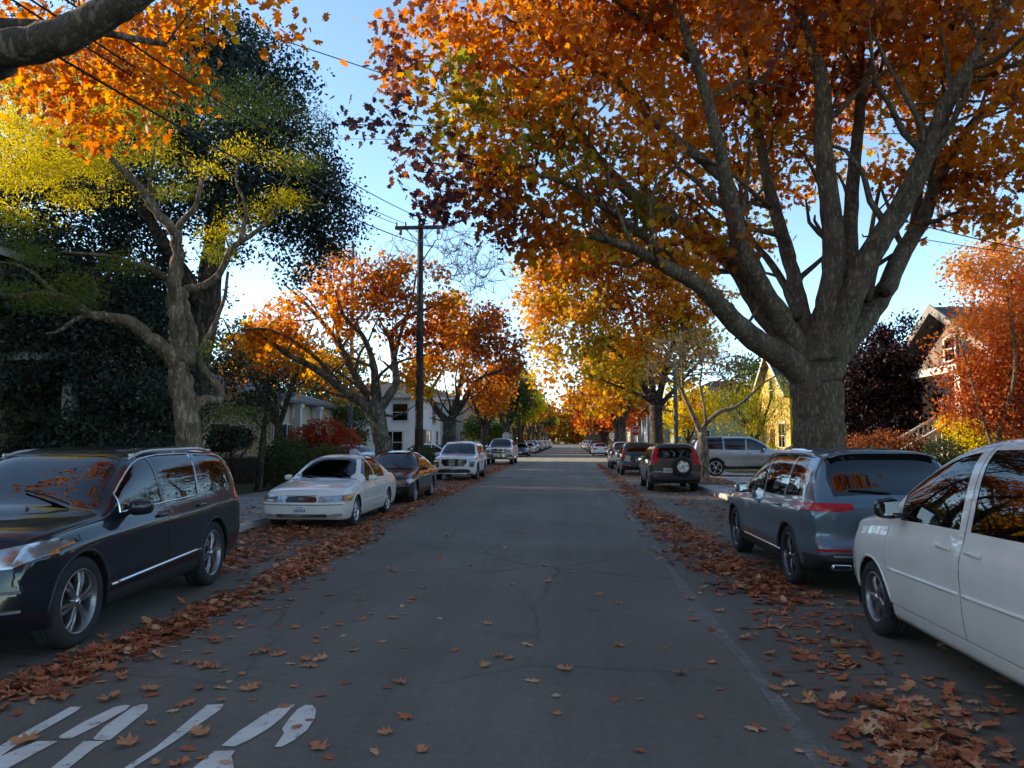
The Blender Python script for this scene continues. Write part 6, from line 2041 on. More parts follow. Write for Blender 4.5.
def spec_sedan(kind='old'):
    L = 4.87 if kind == 'old' else 4.62
    k = L / 4.87
    sp = dict(L=L, W=.895, R=.315, wf=wf_std(L, .90, .91), side=SIDE, crease=.008, cz=.86, scallop=.006, beltin=.06, tum=.42, n=3.8, pf=.24, pr=.16,
              zb=pchip([0, .12, .5, 1.4 * k, 3.4 * k, 4.3 * k, 4.7 * k, L], [.30, .20, .18, .18, .18, .20, .27, .32]),
              zl=pchip([0, .05, .15, .5, 1.4 * k, 2.4 * k, 3.4 * k, 4.0 * k, 4.6 * k, L], [.60, .67, .71, .75, .86, .895, .91, .915, .89, .78]),
              zt=pchip([0, .04, .12, .4, 1.0 * k, 1.46 * k, 1.54 * k, 1.9 * k, 2.24 * k, 2.4 * k, 2.8 * k, 3.3 * k, 3.62 * k, 3.9 * k, 4.08 * k, 4.5 * k, 4.78 * k, L], [.68, .735, .775, .83, .90, .955, .985, 1.20, 1.375, 1.41, 1.44, 1.42, 1.33, 1.16, 1.04, 1.015, .985, .86]),
              nose=pchip([.15, .35, .5, .62, .8], [.10, .0, .0, .05, .12]), tail=pchip([.2, .42, .6, .9], [.08, .0, .03, .05]),
              arches=[(.93 * k, .355), (3.65 * k, .355)], wheel=('fat' if kind == 'old' else 'twin', .315, .205, .20 if kind == 'old' else .225, 7 if kind == 'old' else 5, M_SILVER if kind == 'old' else M_ALLOY), cab=(1.56 * k, 3.6 * k), seats=[2.3 * k, 3.15 * k])
    A = glass_poly(sp, 1.80 * k, 2.56 * k, slant1=-.04, lo=.02, hi=.86)
    B = glass_poly(sp, 2.64 * k, 3.46 * k, slant0=-.04, slant1=-.05, lo=.02, hi=.84)
    old = kind == 'old'
    sp['regions'] = std_regions(sp, 1.46 * k, 2.26 * k, [('door#f', 1.52 * k, 2.60 * k, 0, 0), ('door#r', 2.603 * k, 3.56 * k, -.02, .16)], [('window#f', 'door#f', A), ('window#r', 'door#r', B)], rw=(3.44 * k, 4.06 * k), priv_from=9) + ([
        dict(name='headlight', p='F', poly=[(.34, .545), (.80, .555), (.80, .685), (.34, .665)], mat='head', push=.003),
        dict(name='turn_signal', p='F', poly=[(.80, .56), (.90, .565), (.90, .69), (.80, .685)], mat='amber', push=.003),
        dict(name='grille', p='F', poly=[(-.02, .55), (.30, .55), (.32, .60), (.28, .66), (-.02, .675)], mat='gloss', centre=1),
        dict(name='lower_grille', p='F', poly=[(-.02, .255), (.50, .255), (.50, .325), (-.02, .325)], mat='plas', centre=1),
        dict(name='fog_light', p='F', poly=[(.60, .27), (.78, .28), (.78, .335), (.60, .33)], mat='clear', push=.003)] if old else [
        dict(name='headlight', p='F', poly=[(.40, .55), (.66, .54), (.90, .60), (.89, .70), (.62, .675), (.40, .645)], mat='head', push=.003),
        dict(name='grille', p='F', poly=[(-.02, .50), (.34, .50), (.36, .60), (-.02, .66)], mat='gloss', centre=1),
        dict(name='lower_grille', p='F', poly=[(-.02, .24), (.66, .24), (.60, .38), (-.02, .38)], mat='plas', centre=1)]) + [
        dict(name='taillight', p='R', poly=[(.42, .70), (.90, .70), (.90, .86), (.42, .86)], mat='tail', push=.003)]
    sp['handles'] = [('door#f', 2.46 * k, .80), ('door#r', 3.38 * k, .82)]
    sp['mirror'] = (1.92 * k, .95, .18, .12)
    sp['plates'] = [('F', 0, .40 if old else .45, .30, .15, old)]
    sp['wiper'] = (1.50 * k,)
    if old:
        sp['strips'] = [(1.45, 3.4, .48, .49, .012, 'body', 'rub_strip')]
        sp['extra'] = [bars('bumper_seam', 'gap', [('F', 0, .505, 1.6, .012, .012)]), bars('emblem', 'chrome', [('F', 0, .615, .10, .06, .012)]), bars('grille_bar', 'chrome', [('F', 0, .68, .60, .012, .016), ('F', 0, .288, .96, .01, .014)])]
    else:
        sp['extra'] = [bars('grille_bar', 'chrome', [('F', 0, .545, .66, .014, .016), ('F', 0, .595, .66, .014, .016)])]
    return sp


def spec_white_suv():
    sp = spec_big_suv()
    L = sp['L']
    sp['W'] = .965
    keep = [r for r in sp['regions'] if r['name'] in ('hood', 'windshield', 'rear_window', 'door#f', 'door#r', 'window#f', 'window#r', 'window#q', 'lower_cladding', 'taillight')]
    sp['regions'] = keep + [
        dict(name='grille', p='F', poly=[(-.02, .64), (.42, .64), (.54, .76), (.56, .94), (-.02, .95)], mat='gloss', centre=1),
        dict(name='lower_grille', p='F', poly=[(-.02, .36), (.66, .36), (.74, .46), (.56, .52), (-.02, .52)], mat='plas', centre=1),
        dict(name='headlight', p='F', poly=[(.66, .60), (.86, .60), (.90, .86), (.68, .84)], mat='gloss', push=.003),
        dict(name='running_light', p='F', poly=[(.62, .88), (.93, .90), (.93, .955), (.62, .93)], mat='head', push=.003)]
    sp['extra'] = [bars('grille_bar', 'chrome', [('F', 0, z, .95, .018, .03) for z in (.70, .77, .84, .91)]), bars('skid_plate', 'silver', [('F', 0, .33, 1.1, .05, .03)]),
                   bars('headlight_ring', 'silver', [('F', s * .77, z, .2, .015, .02) for s in (-1, 1) for z in (.61, .84)])]
    sp['plates'] = [('F', 0, .56, .30, .14, False)]
    sp['strips'] = []
    sp['wheel'] = ('fat', .385, .245, .27, 7, M_ALLOYD)
    sp['mirrorm'] = 'body'
    return sp


def spec_pickup():
    L = 5.8
    sp = dict(L=L, W=1.0, R=.40, wf=wf_std(L, .94, .97), side=SIDE, crease=.008, cz=.80, scallop=.01, beltin=.05, tum=.32, n=4.6, pf=.20, pr=.03,
              zb=pchip([0, .12, .5, 1.4, 4.4, 5.4, L], [.50, .42, .38, .36, .38, .45, .52]),
              zl=pchip([0, .05, .15, .5, 1.5, 2.4, 4.0, L], [.98, 1.06, 1.11, 1.15, 1.20, 1.24, 1.26, 1.27]),
              zt=pchip([0, .04, .12, .4, 1.2, 1.62, 1.7, 2.1, 2.36, 2.6, 3.4, 3.75, 3.9, 4.02, 4.5, 5.7, L], [1.08, 1.15, 1.19, 1.24, 1.28, 1.30, 1.34, 1.66, 1.83, 1.88, 1.90, 1.86, 1.70, 1.30, 1.295, 1.29, 1.285]),
              arches=[(1.0, .46), (4.55, .46)], wheel=('fat', .40, .26, .25, 6, M_ALLOY), cab=(1.7, 3.7), seats=[2.5, 3.3])
    A = glass_poly(sp, 1.95, 2.72, slant1=-.03, hi=.85)
    B = glass_poly(sp, 2.80, 3.62, slant0=-.03, slant1=-.04, hi=.84)
    sp['regions'] = std_regions(sp, 1.62, 2.38, [('door#f', 1.72, 2.755, 0, 0), ('door#r', 2.77, 3.72, 0, 0)], [('window#f', 'door#f', A), ('window#r', 'door#r', B)], rw=(3.80, 4.0), door_zb=.52) + [
        dict(name='bed_cover', p='G', r0=5, r1=99, s0=4.02, s1=5.72, mat='plas', centre=1),
        dict(name='grille', p='F', poly=[(-.02, .84), (.52, .84), (.54, 1.12), (-.02, 1.14)], mat='gloss', centre=1),
        dict(name='headlight', p='F', poly=[(.60, .90), (.97, .90), (.97, 1.08), (.60, 1.10)], mat='head', push=.003),
        dict(name='bumper', p='F', poly=[(-.02, .56), (.98, .58), (.98, .76), (-.02, .76)], mat='chrome', centre=1, push=.02),
        dict(name='lower_grille', p='F', poly=[(-.02, .48), (.6, .48), (.6, .57), (-.02, .57)], mat='plas', centre=1)]
    sp['extra'] = [bars('grille_bar', 'chrome', [('F', 0, .98, 1.0, .05, .03), ('F', 0, .84, 1.04, .03, .03), ('F', 0, 1.13, 1.04, .03, .03)])]
    sp['handles'] = [('door#f', 2.6, 1.12), ('door#r', 3.55, 1.12)]
    sp['mirror'] = (2.02, 1.30, .22, .2)
    sp['plates'] = [('F', 0, .66, .30, .14, False)]
    return sp


def spec_boxy_suv():
    L = 4.55
    sp = dict(L=L, W=.89, R=.34, wf=wf_std(L, .92, .95), side=SIDE, crease=.008, cz=.72, scallop=.01, beltin=.045, tum=.26, n=5.4, pf=.22, pr=.07,
              zb=pchip([0, .12, .5, 1.4, 3.4, 4.2, 4.45, L], [.38, .30, .26, .255, .255, .28, .36, .42]),
              zl=pchip([0, .05, .15, .5, 1.2, 2.2, 3.4, 4.1, L], [.74, .83, .89, .93, .99, 1.01, 1.03, 1.05, 1.04]),
              zt=pchip([0, .04, .14, .4, .9, 1.14, 1.22, 1.6, 1.92, 2.2, 2.7, 3.5, 4.1, 4.28, 4.36, 4.48, L], [.82, .90, .97, 1.02, 1.06, 1.09, 1.12, 1.40, 1.58, 1.64, 1.67, 1.67, 1.65, 1.61, 1.55, 1.16, 1.06]),
              tail=pchip([.2, .44, .56, .66, 1.0], [.06, -.03, -.03, .05, .05]),
              arches=[(.85, .385), (3.47, .385)], wheel=('fat', .34, .215, .21, 6, M_ALLOY), cab=(1.25, 4.1), seats=[2.05, 2.95], lip=(M_PLAS, .018))
    A = glass_poly(sp, 1.46, 2.32, slant1=-.03, hi=.85)
    B = glass_poly(sp, 2.40, 3.22, slant0=-.03, slant1=.04, hi=.85)
    C = glass_poly(sp, 3.32, 4.12, slant0=.04, slant1=-.06, hi=.82)
    sp['regions'] = std_regions(sp, 1.14, 1.94, [('door#f', 1.36, 2.36, 0, 0), ('door#r', 2.363, 3.36, -.04, .15)], [('window#f', 'door#f', A), ('window#r', 'door#r', B), ('window#q', None, C)], rw=(4.24, 4.47)) + [
        dict(name='lower_cladding', p='S', poly=[(1.25, .2), (3.1, .2), (3.1, .42), (1.25, .42)], mat='plas'),
        dict(name='headlight', p='F', poly=[(.42, .70), (.87, .72), (.86, .86), (.42, .82)], mat='head', push=.003),
        dict(name='grille', p='F', poly=[(-.02, .68), (.38, .68), (.38, .80), (-.02, .80)], mat='gloss', centre=1),
        dict(name='rear_bumper', p='R', poly=[(-.02, .34), (.9, .34), (.9, .60), (-.02, .60)], mat='plas', centre=1),
        dict(name='reflector', p='R', poly=[(.60, .53), (.76, .53), (.76, .57), (.60, .57)], mat='tail', push=.003),
        dict(name='taillight', p='R', poly=[(.725, .96), (.89, .94), (.87, 1.30), (.80, 1.52), (.685, 1.52), (.725, 1.25)], mat='tail', push=.004),
        dict(name='taillight', p='S', poly=[(4.36, .95), (4.55, .95), (4.55, 1.2), (4.42, 1.3), (4.34, 1.5), (4.26, 1.5), (4.36, 1.2)], mat='tail', push=.004)]
    sp['handles'] = [('door#f', 2.20, .93), ('door#r', 3.16, .95)]
    sp['mirror'] = (1.60, 1.05, .19, .14)
    sp['rails'] = (2.0, 4.0, .62, 'plas')
    sp['plates'] = [('R', .26, .74, .31, .155, True)]

    def spare(sp, root, mats, doors):
        sy, fx, rx, tz = sp['_q']
        M = Matrix.Translation((rx(-.22, .86) - .10, -.22, .88)) @ Matrix.Rotation(R(-90), 4, 'Y')
        h = .10
        b = MB().lathe([(.20, h), (.24, h + .01), (.31, h), (.335, h * .6), (.335, -h), (.20, -h)], 36, M)
        o = b.build('spare_wheel', M_TYRE, root)
        r = MB().lathe([(0, h * .9), (.05, h * .9), (.06, h * .5), (.19, h * .6), (.205, h * .9), (.205, h * .2), (.0, h * .2)], 36, M)
        for k in range(5):
            a = 2 * PI * k / 5 + PI / 2
            vs = []
            for (rad, ww) in ((.04, .028), (.195, .046)):
                for o_, z in ((-ww, h * .8), (ww, h * .8), (ww, h * .3), (-ww, h * .3)):
                    vs.append(M @ Vector((rad * math.cos(a) - o_ * math.sin(a), rad * math.sin(a) + o_ * math.cos(a), z)))
            r.add(vs, [(0, 1, 5, 4), (1, 2, 6, 5), (3, 0, 4, 7), (2, 3, 7, 6), (4, 5, 6, 7)])
        fix_normals(r.build('spare_rim', M_SILVER, o))
        b = MB().box((rx(0, 1.17) - .02, .1, 1.19), (.015, .4, .02)).build('rear_wiper', M_GAP, root)
    sp['extra'] = [spare]
    return sp


def spec_plain_suv():
    sp = spec_boxy_suv()
    sp['regions'] = [r for r in sp['regions'] if r['name'] not in ('taillight', 'rear_bumper')] + [
        dict(name='taillight', p='R', poly=[(.66, .88), (.89, .86), (.88, 1.10), (.82, 1.46), (.72, 1.46), (.70, 1.12)], mat='tail', push=.004),
        dict(name='bumper_valance', p='R', poly=[(-.02, .32), (.9, .32), (.9, .50), (-.02, .50)], mat='plas', centre=1)]
    sp['plates'] = [('R', 0, .80, .31, .155, False)]
    sp['extra'] = [bars('tailgate_trim', 'chrome', [('R', 0, .93, .7, .03, .02)])]
    sp['tail'] = pchip([.2, .44, .56, .66, 1.0], [.06, 0, 0, .05, .06])
    return sp


def spec_driveway_suv():
    L = 4.85
    sp = spec_boxy_suv()
    k = 1.0
    sp = dict(L=L, W=.96, R=.385, wf=wf_std(L, .94, .95), side=SIDE, crease=.010, cz=.90, scallop=.012, beltin=.04, tum=.28, n=5.6, pf=.22, pr=.08,
              zb=pchip([0, .12, .5, 1.4, 3.4, 4.4, 4.75, L], [.44, .36, .32, .31, .31, .34, .42, .48]),
              zl=pchip([0, .05, .15, .5, 1.3, 2.2, 3.4, 4.3, L], [.92, 1.0, 1.05, 1.08, 1.12, 1.14, 1.16, 1.18, 1.15]),
              zt=pchip([0, .04, .14, .4, .9, 1.28, 1.36, 1.75, 2.05, 2.3, 2.8, 3.6, 4.4, 4.58, 4.66, 4.78, L], [1.0, 1.08, 1.13, 1.17, 1.20, 1.23, 1.27, 1.55, 1.72, 1.77, 1.79, 1.78, 1.75, 1.71, 1.63, 1.28, 1.18]),
              arches=[(.95, .435), (3.85, .435)], wheel=('twin', .385, .245, .28, 5, M_CHROME), cab=(1.4, 4.4), seats=[2.2, 3.1], lip=(M_GLOSSB, .02), roofm=M_GLOSSB)
    A = glass_poly(sp, 1.60, 2.46, slant1=-.02, hi=.86)
    B = glass_poly(sp, 2.52, 3.44, slant0=-.02, slant1=.0, hi=.86)
    C = glass_poly(sp, 3.50, 4.44, slant0=.0, slant1=-.04, hi=.85)
    sp['regions'] = std_regions(sp, 1.28, 2.07, [('door#f', 1.5, 2.48, 0, 0), ('door#r', 2.495, 3.5, 0, .18)], [('window#f', 'door#f', A), ('window#r', 'door#r', B), ('window#q', None, C)], rw=(4.55, 4.77), roofr=7) + [
        dict(name='lower_cladding', p='S', poly=[(1.35, .25), (3.42, .25), (3.42, .46), (1.35, .46)], mat='gloss'),
        dict(name='taillight', p='R', poly=[(.74, .92), (.95, .92), (.95, 1.14), (.74, 1.14)], mat='tail', push=.004),
        dict(name='headlight', p='F', poly=[(.62, .88), (.95, .88), (.95, 1.02), (.62, 1.02)], mat='head', push=.004)]
    sp['handles'] = [('door#f', 2.34, 1.04), ('door#r', 3.32, 1.06)]
    sp['mirror'] = (1.78, 1.18, .2, .16)
    return sp


C_NAVY = paint('midnight_paint', (.005, .008, .015), .0, .4)
C_WHITE = paint('white_paint', (.80, .78, .71), 0, .3)
C_IVORY = paint('ivory_paint', (.72, .70, .63), 0, .35)
C_BLUEG = paint('blue_grey_paint', (.115, .165, .20), .5, .32)
C_BLACK = paint('black_paint', (.006, .006, .007), .1, .25)
C_PEARL = paint('pearl_paint', (.72, .72, .70), 0, .3)
C_GOLDT = paint('pewter_paint', (.075, .066, .052), .5, .35)
C_DGREY = paint('dark_grey_paint', (.05, .055, .06), .5, .35)
C_SILV = paint('silver_paint', (.42, .42, .41), .75, .35)
C_LSILV = paint('light_silver_paint', (.50, .51, .51), .7, .35)
C_RED = paint('red_paint', (.25, .015, .012), .2, .3)
C_BLUE = paint('blue_paint', (.03, .06, .16), .4, .3)
C_CHAMP = paint('champagne_paint', (.40, .36, .28), .6, .35)

CARS = {}
def place(spf, key, Xin, Yfa, heading, pm, label, group, name='parked_car', yaw=0.0):
    """Xin: x of the flank that faces the road; Yfa: y of the front axle"""
    sp = spf()
    off = sp['L'] / 2 - sp['arches'][0][0]       # front axle ahead of the centre
    cx = Xin - sp['W'] if heading < 0 else Xin + sp['W']
    cy = Yfa + off if heading < 0 else Yfa - off
    rz = (R(-90) if heading < 0 else R(90)) + yaw
    o = make_car(sp, (cx, cy, 0), rz, pm, label, group, name)
    CARS[key] = (o, sp)
    return o


GL, GR = 'cars parked facing the viewer on the left', 'cars parked facing away on the right'
def gd(px, py): return ground(px, py)
if DO_CARS:
    place(spec_big_suv, 'navy', -4.27, 6.38, -1, C_NAVY, 'near black large suv with chrome window trim, nearest car on the left', GL, 'parked_suv', yaw=R(3.6))
    place(lambda: spec_sedan('old'), 'ivory', -4.36, 15.7, -1, C_IVORY, 'old cream white sedan with amber corner lamps beside the leaf drift', GL)
    place(lambda: spec_sedan('new'), 'black', -4.34, 21.7, -1, C_BLACK, 'glossy black compact sedan behind the cream sedan', GL)
    place(spec_white_suv, 'pearl', -4.05, 34.0, -1, C_PEARL, 'white large suv with wide dark grille behind the black sedan', GL, 'parked_suv')
    place(spec_pickup, 'pickup', -4.02, 55.2, -1, C_PEARL, 'white pickup truck with chrome bumper at the crossing corner', GL, 'parked_pickup')
    place(spec_minivan, 'van', 2.74, 7.40, 1, C_WHITE, 'white minivan cut off by the right edge of the picture', GR, 'parked_minivan')
    place(spec_crossover, 'cross', 2.63, 12.68, 1, C_BLUEG, 'blue grey crossover with wide red tail lamps ahead of the white minivan', GR, 'parked_suv', yaw=R(1.2))
    place(spec_boxy_suv, 'boxy', 2.68, 30.2, 1, C_GOLDT, 'pewter boxy suv carrying a spare wheel on its tailgate', GR, 'parked_suv')
    place(spec_plain_suv, 'plain', 2.50, 42.1, 1, C_DGREY, 'dark grey suv parked in front of the spare wheel suv', GR, 'parked_suv')
    place(spec_plain_suv, 'plain2', 2.42, 50.2, 1, C_SILV, 'silver suv nearest the stop sign, last before the crossing', GR, 'parked_suv')
    spd = spec_driveway_suv()
    o = make_car(spd, (7.9, 36.0, .15), 0.0, C_LSILV, 'silver suv with black roof parked across the driveway behind the bare tree', 'cars standing in driveways', 'parked_suv')
    CARS['drive'] = (o, spd)

    # far cars: copies of the bodies above with other paint
    def recolour(o, new, old):
        for c in [o] + list(CHILD.get(o.name, [])):
            if c.type == 'MESH':
                for i, s in enumerate(c.material_slots):
                    if s.material in old:
                        s.link = 'OBJECT'; s.material = new
            for g in CHILD.get(c.name, []):
                if g.type == 'MESH':
                    for s in g.material_slots:
                        if s.material in old: s.link = 'OBJECT'; s.material = new

    def far(key, x, y, heading, pm, label, group, nm):
        src, sp = CARS[key]
        c = copy_tree(src)
        c.name = nm
        W = sp['W']
        c.location = ((x - W) if heading < 0 else (x + W), y + heading * -sp['L'] / 2 * (1 if heading > 0 else 1) if False else y + sp['L'] / 2, 0)
        c.rotation_euler = (0, 0, R(-90) if heading < 0 else R(90))
        c['label'] = label; c['group'] = group
        recolour(c, pm, (C_NAVY, C_IVORY, C_BLACK, C_PEARL, C_GOLDT, C_DGREY, C_SILV, C_BLUEG, C_WHITE))
        return c
    far('black', -4.35, 81.5, -1, C_BLACK, 'black sedan first past the crossing on the pickup side', GL, 'parked_car')
    far('ivory', -4.3, 96, -1, C_LSILV, 'silver sedan second past the crossing behind the black sedan', GL, 'parked_car')
    far('ivory', 2.55, 88, 1, C_PEARL, 'white sedan first past the crossing on the stop sign side', GR, 'parked_car')
    cols = [C_LSILV, C_PEARL, C_DGREY, C_BLUE, C_SILV, C_BLACK, C_PEARL, C_RED, C_CHAMP, C_LSILV]
    cn = ['silver', 'white', 'dark grey', 'blue', 'silver grey', 'black', 'white', 'red', 'champagne', 'silver']
    ks = ['black', 'pearl', 'ivory', 'plain', 'black', 'pearl']
    for i in range(10):
        y = 103 + i * 8.2
        kk = ks[(i * 2 + 1) % 6]
        far(kk, -4.3, y + 2, -1, cols[i], '%s parked car on the far left row, %s behind the silver sedan' % (cn[i], ordn2[i]), GL, 'parked_car')
        kk = ks[(i + 2) % 6]
        far(kk, 2.6, y - 6, 1, cols[(i * 3 + 2) % 10], '%s parked car on the far right row, %s ahead of the white sedan' % (cn[(i * 3 + 2) % 10], ordn2[i]), GR, 'parked_car')
    # cars in yards, mostly hidden
    c = far('ivory', -7.8, 33.0, -1, C_LSILV, 'silver car standing behind the red bush and hedge', 'cars standing in driveways', 'parked_car'); c.rotation_euler = (0, 0, R(160)); c.location = (-11.4, 38.0, .13)
    c = far('black', -8, 40, -1, C_PEARL, 'white car in the driveway behind the white suv', 'cars standing in driveways', 'parked_car'); c.rotation_euler = (0, 0, R(20)); c.location = (-8.6, 47.5, .13)
    c = far('black', 8, 40, 1, C_BLACK, 'black car in the driveway beyond the silver suv with black roof', 'cars standing in driveways', 'parked_car'); c.rotation_euler = (0, 0, R(5)); c.location = (12.6, 41.0, .15)
# ---------------------------------------------------------------- poles, wires, signs, fence
M_POLE = barkmat('pole_wood', (.035, .028, .022), (.075, .06, .048), (.12, .10, .08), 4, .4)
M_POLE2 = barkmat('grey_pole_wood', (.08, .075, .07), (.16, .15, .14), (.22, .21, .19), 4, .4)
M_INS = plain('insulator', (.22, .2, .18), .3, var=.1)
M_WIRE = plain('wire', (.012, .012, .013), .6, var=0)
M_GALV = plain('galvanised', (.32, .33, .34), .45, .7, var=.2, scale=10)


def pole(label, X, Y, H, r, arm=None, m=None, name='utility_pole'):
    o = empty(name, (X, Y, .1)); tag(o, label, 'pole', 'utility poles')
    MB().tube([(0, 0, 0), (.01, 0, H * .4), (0, .01, H)], [r * 1.15, r, r * .75], 14).build('shaft', m or M_POLE, o)
    if arm:
        z, wd = arm
        MB().box((.02, -r - .06, z), (wd, .11, .13), bev=.015).build('crossarm', M_POLE2, o)
        b = MB()
        for s in (-1, 1): b.tube([(s * wd * .28, -r - .06, z - .05), (0, -r - .03, z - .55)], .016, 5)
        b.build('brace', M_GALV, o)
        for k in (-.46, -.28, .28, .46):
            Mx = Matrix.Translation((k * wd, -r - .06, z + .065))
            MB().lathe([(.012, 0), (.03, .03), (.045, .06), (.03, .09), (.042, .12), (.02, .15), (0, .15)], 12, Mx).build('insulator', M_INS, o)
        for s in (-1, 1):
            MB().tube([(s * wd * .38, -r - .06, z - .26), (s * wd * .38, -r - .06, z - .04)], [.06, .06], 10).build('cutout', M_INS, o)
        MB().tube([(r * 1.05, 0, 0), (r * .98, 0, H * .45), (r * .85, 0, H * .7)], .025, 6).build('riser_pipe', M_GAP, o)
    return o


PX, PY_ = at(418.5, 453, 27.6).x, 27.6
ZT = at(418, 224, PY_).z - .1
zarm = at(418, 229, PY_).z - .1
pole('tall dark utility pole with crossarm beside the black sedan', PX, PY_, ZT, .135, (zarm, 1.85))
pole('grey utility pole behind the golden tree and the boxy suv', at(676, 440, 48).x, 48, 6.6, .14, None, M_POLE2)
pole('thin grey pole rising behind the orange tree and evergreen', at(350, 440, 40).x, 40, at(350, 245, 40).z, .11, None, M_POLE2)
pole('brown utility pole past the crossing among the orange leaves', at(519, 440, 92).x, 92, 9.6, .16, (9.0, 1.8))


def wire(label, a, b, sag, r=.012, n=28):
    a, b = Vector(a), Vector(b)
    mid = a
    pts = [a.lerp(b, t) + Vector((0, 0, -4 * sag * t * (1 - t))) - mid for t in [i / n for i in range(n + 1)]]
    o = MB().tube(pts, r, 5).build('overhead_wire', M_WIRE, None, tuple(mid))
    return tag(o, label, 'wire', 'overhead wires')


za = zarm + .25
end = lambda px, py, Y, dx=0, dz=0: tuple(at(px, py, Y) + Vector((dx, 0, dz)))
def thru(a, px, py, Y, k):
    """a straight span from a through the place seen at (px,py) at distance Y, carried on k times"""
    p_ = at(px, py, Y); a = Vector(a)
    return tuple(a + (p_ - a) * k)


for i, (k, px, py, lab) in enumerate(((-.46, 48, 0, 'leftmost'), (-.28, 66, 0, 'second'), (.28, 100, 0, 'third'))):
    a = (PX + k * 1.85, PY_ - .2, za)
    wire('%s of the crossarm wires sweeping over the upper left corner' % lab, a, thru(a, px, py, 7.6, 1.3), .35)
a = (PX + .5, PY_ - .2, za - .9)
wire('low cable from the pole sweeping left below the crossarm wires', a, thru(a, 20, 0, 7.2, 1.3), .5, .016)
a = (PX + .46 * 1.85, PY_ - .2, za)
wire('thin service wire crossing the street through the great maple', thru((-12, 8, 10.5), 164, 0, 11, 1.0), thru(at(164, 0, 11), 540, 120, 20, 1.7), .1, .010)
wire('level wire spanning the street in front of the great maple', at(150, 121, 20), thru(at(150, 121, 20), 1024, 136, 19, 1.2), .0, .011)
wire('second level wire just under the upper one on the right', at(310, 138, 24), thru(at(310, 138, 24), 1024, 152, 22, 1.2), .0, .008)
wire('wire slanting down across the blue gap right of the maple', at(880, 215, 17), thru(at(880, 215, 17), 1024, 247, 16, 1.6), .05, .012)
wire('thinner wire under the slanting one right of the maple', at(905, 236, 18), thru(at(905, 236, 18), 1024, 252, 17, 1.6), .05, .009)
wire('wire running on down the street from the tall utility pole', (PX - .6, PY_ + .1, za), (at(519, 440, 92).x - .5, 92, 9.0), .9, .012)
wire('right hand wire running on down the street from the tall utility pole', (PX + .6, PY_ + .1, za), (at(519, 440, 92).x + .5, 92, 9.0), .8, .012)

M_SIGNRED = plain('sign_red', (.42, .012, .015), .4, var=.1)
M_SIGNW = plain('sign_white', (.70, .70, .68), .45, var=.06)
M_ALUM = plain('sign_back', (.36, .37, .38), .4, .6, var=.12)


def octa(r): return [(r * math.cos(R(22.5 + 45 * k)), r * math.sin(R(22.5 + 45 * k))) for k in range(8)]


def stop_sign(label, X, Y, zc, facing):
    o = empty('stop_sign', (X, Y, .1), 0 if facing < 0 else PI); tag(o, label, 'road sign', 'stop signs')
    MB().box((0, .035, zc / 2 + .15), (.05, .04, zc + .5)).build('post', M_GALV, o)
    f = lambda a, b, d: (a, d, b + zc)
    p = fix_normals(MB().prism(octa(.42), -.004, .006, f).build('sign_plate', M_ALUM, o))
    fix_normals(MB().prism(octa(.415), -.008, -.0045, f).build('border', M_SIGNW, p))
    fix_normals(MB().prism(octa(.385), -.011, -.0085, f).build('face', M_SIGNRED, p))
    cu = bpy.data.curves.new('lettering', 'FONT'); cu.body = 'STOP'; cu.size = .36; cu.align_x = 'CENTER'; cu.align_y = 'CENTER'; cu.extrude = .001; cu.offset = .006
    cu.materials.append(M_SIGNW)
    tmp = bpy.data.objects.new('lettering', cu); COL.objects.link(tmp)
    bpy.context.view_layer.update()
    me = bpy.data.meshes.new_from_object(tmp.evaluated_get(bpy.context.evaluated_depsgraph_get()))
    bpy.data.objects.remove(tmp)
    l = link('lettering', me, p, (0, -.0135, zc)); l.rotation_euler = (R(90), 0, 0); l.scale = (.8, 1, 1)
    return o


g = at(635.5, 431, 63)
stop_sign('red stop sign facing the viewer at the crossing corner', g.x, 63, g.z - .1, -1)
g = at(506, 436, 80)
stop_sign('grey back of a stop sign past the white pickup', g.x, 80, g.z - .1, 1)
g = at(612, 437, 66.5)
o = empty('parking_sign', (g.x, 66.5, .1)); tag(o, 'small white sign on a thin post left of the red stop sign', 'road sign')
o.location.y = 79.5; g2 = at(612, 436, 79.5); o.location.x = g2.x
MB().box((0, .03, 1.2), (.05, .05, 2.4)).build('post', M_GALV, o)
MB().box((0, 0, g2.z - .1), (.46, .008, .62), bev=.003).build('sign_plate', M_SIGNW, o)
MB().box((0, -.006, g2.z + .05), (.34, .003, .06)).box((0, -.006, g2.z - .1), (.30, .003, .05)).box((0, -.006, g2.z - .23), (.34, .003, .05)).build('lettering', M_SIGNRED, o)

# plank fence with a sloping hand rail beside it
M_FENCE = plain('weathered_planks', (.095, .085, .078), .9, var=.35, scale=5, bmp=.4)
fy = 28.6
x0, x1 = at(212, 470, fy).x, at(268, 470, fy).x
o = empty('plank_fence', (x0, fy, .12)); tag(o, 'weathered dark plank fence between the dark suv and the clipped hedge', 'fence')
b = MB()
k = 0
x = 0
while x < x1 - x0:
    hgt = .98 + random.uniform(-.03, .02)
    b.box((x + .06, random.uniform(-.006, .006), hgt / 2), (.118, .022, hgt))
    x += .128
b.box(((x1 - x0) / 2, .035, .25), (x1 - x0, .04, .09)).box(((x1 - x0) / 2, .035, .8), (x1 - x0, .04, .09))
b.build('plank_panel', M_FENCE, o)
for t in (0, .5, 1):
    MB().box(((x1 - x0) * t, .09, .55), (.10, .07, 1.1)).build('post', M_FENCE, o)
o = empty('stair_rail', (at(258, 470, 30.5).x, 30.5, .12)); tag(o, 'pale slanting hand rail rising behind the plank fence', 'railing')
rail = [at(276, 452, 30.5), at(262, 434, 30.5), at(232, 420, 30.5), at(206, 410, 30.5)]
ov = Vector(o.location)
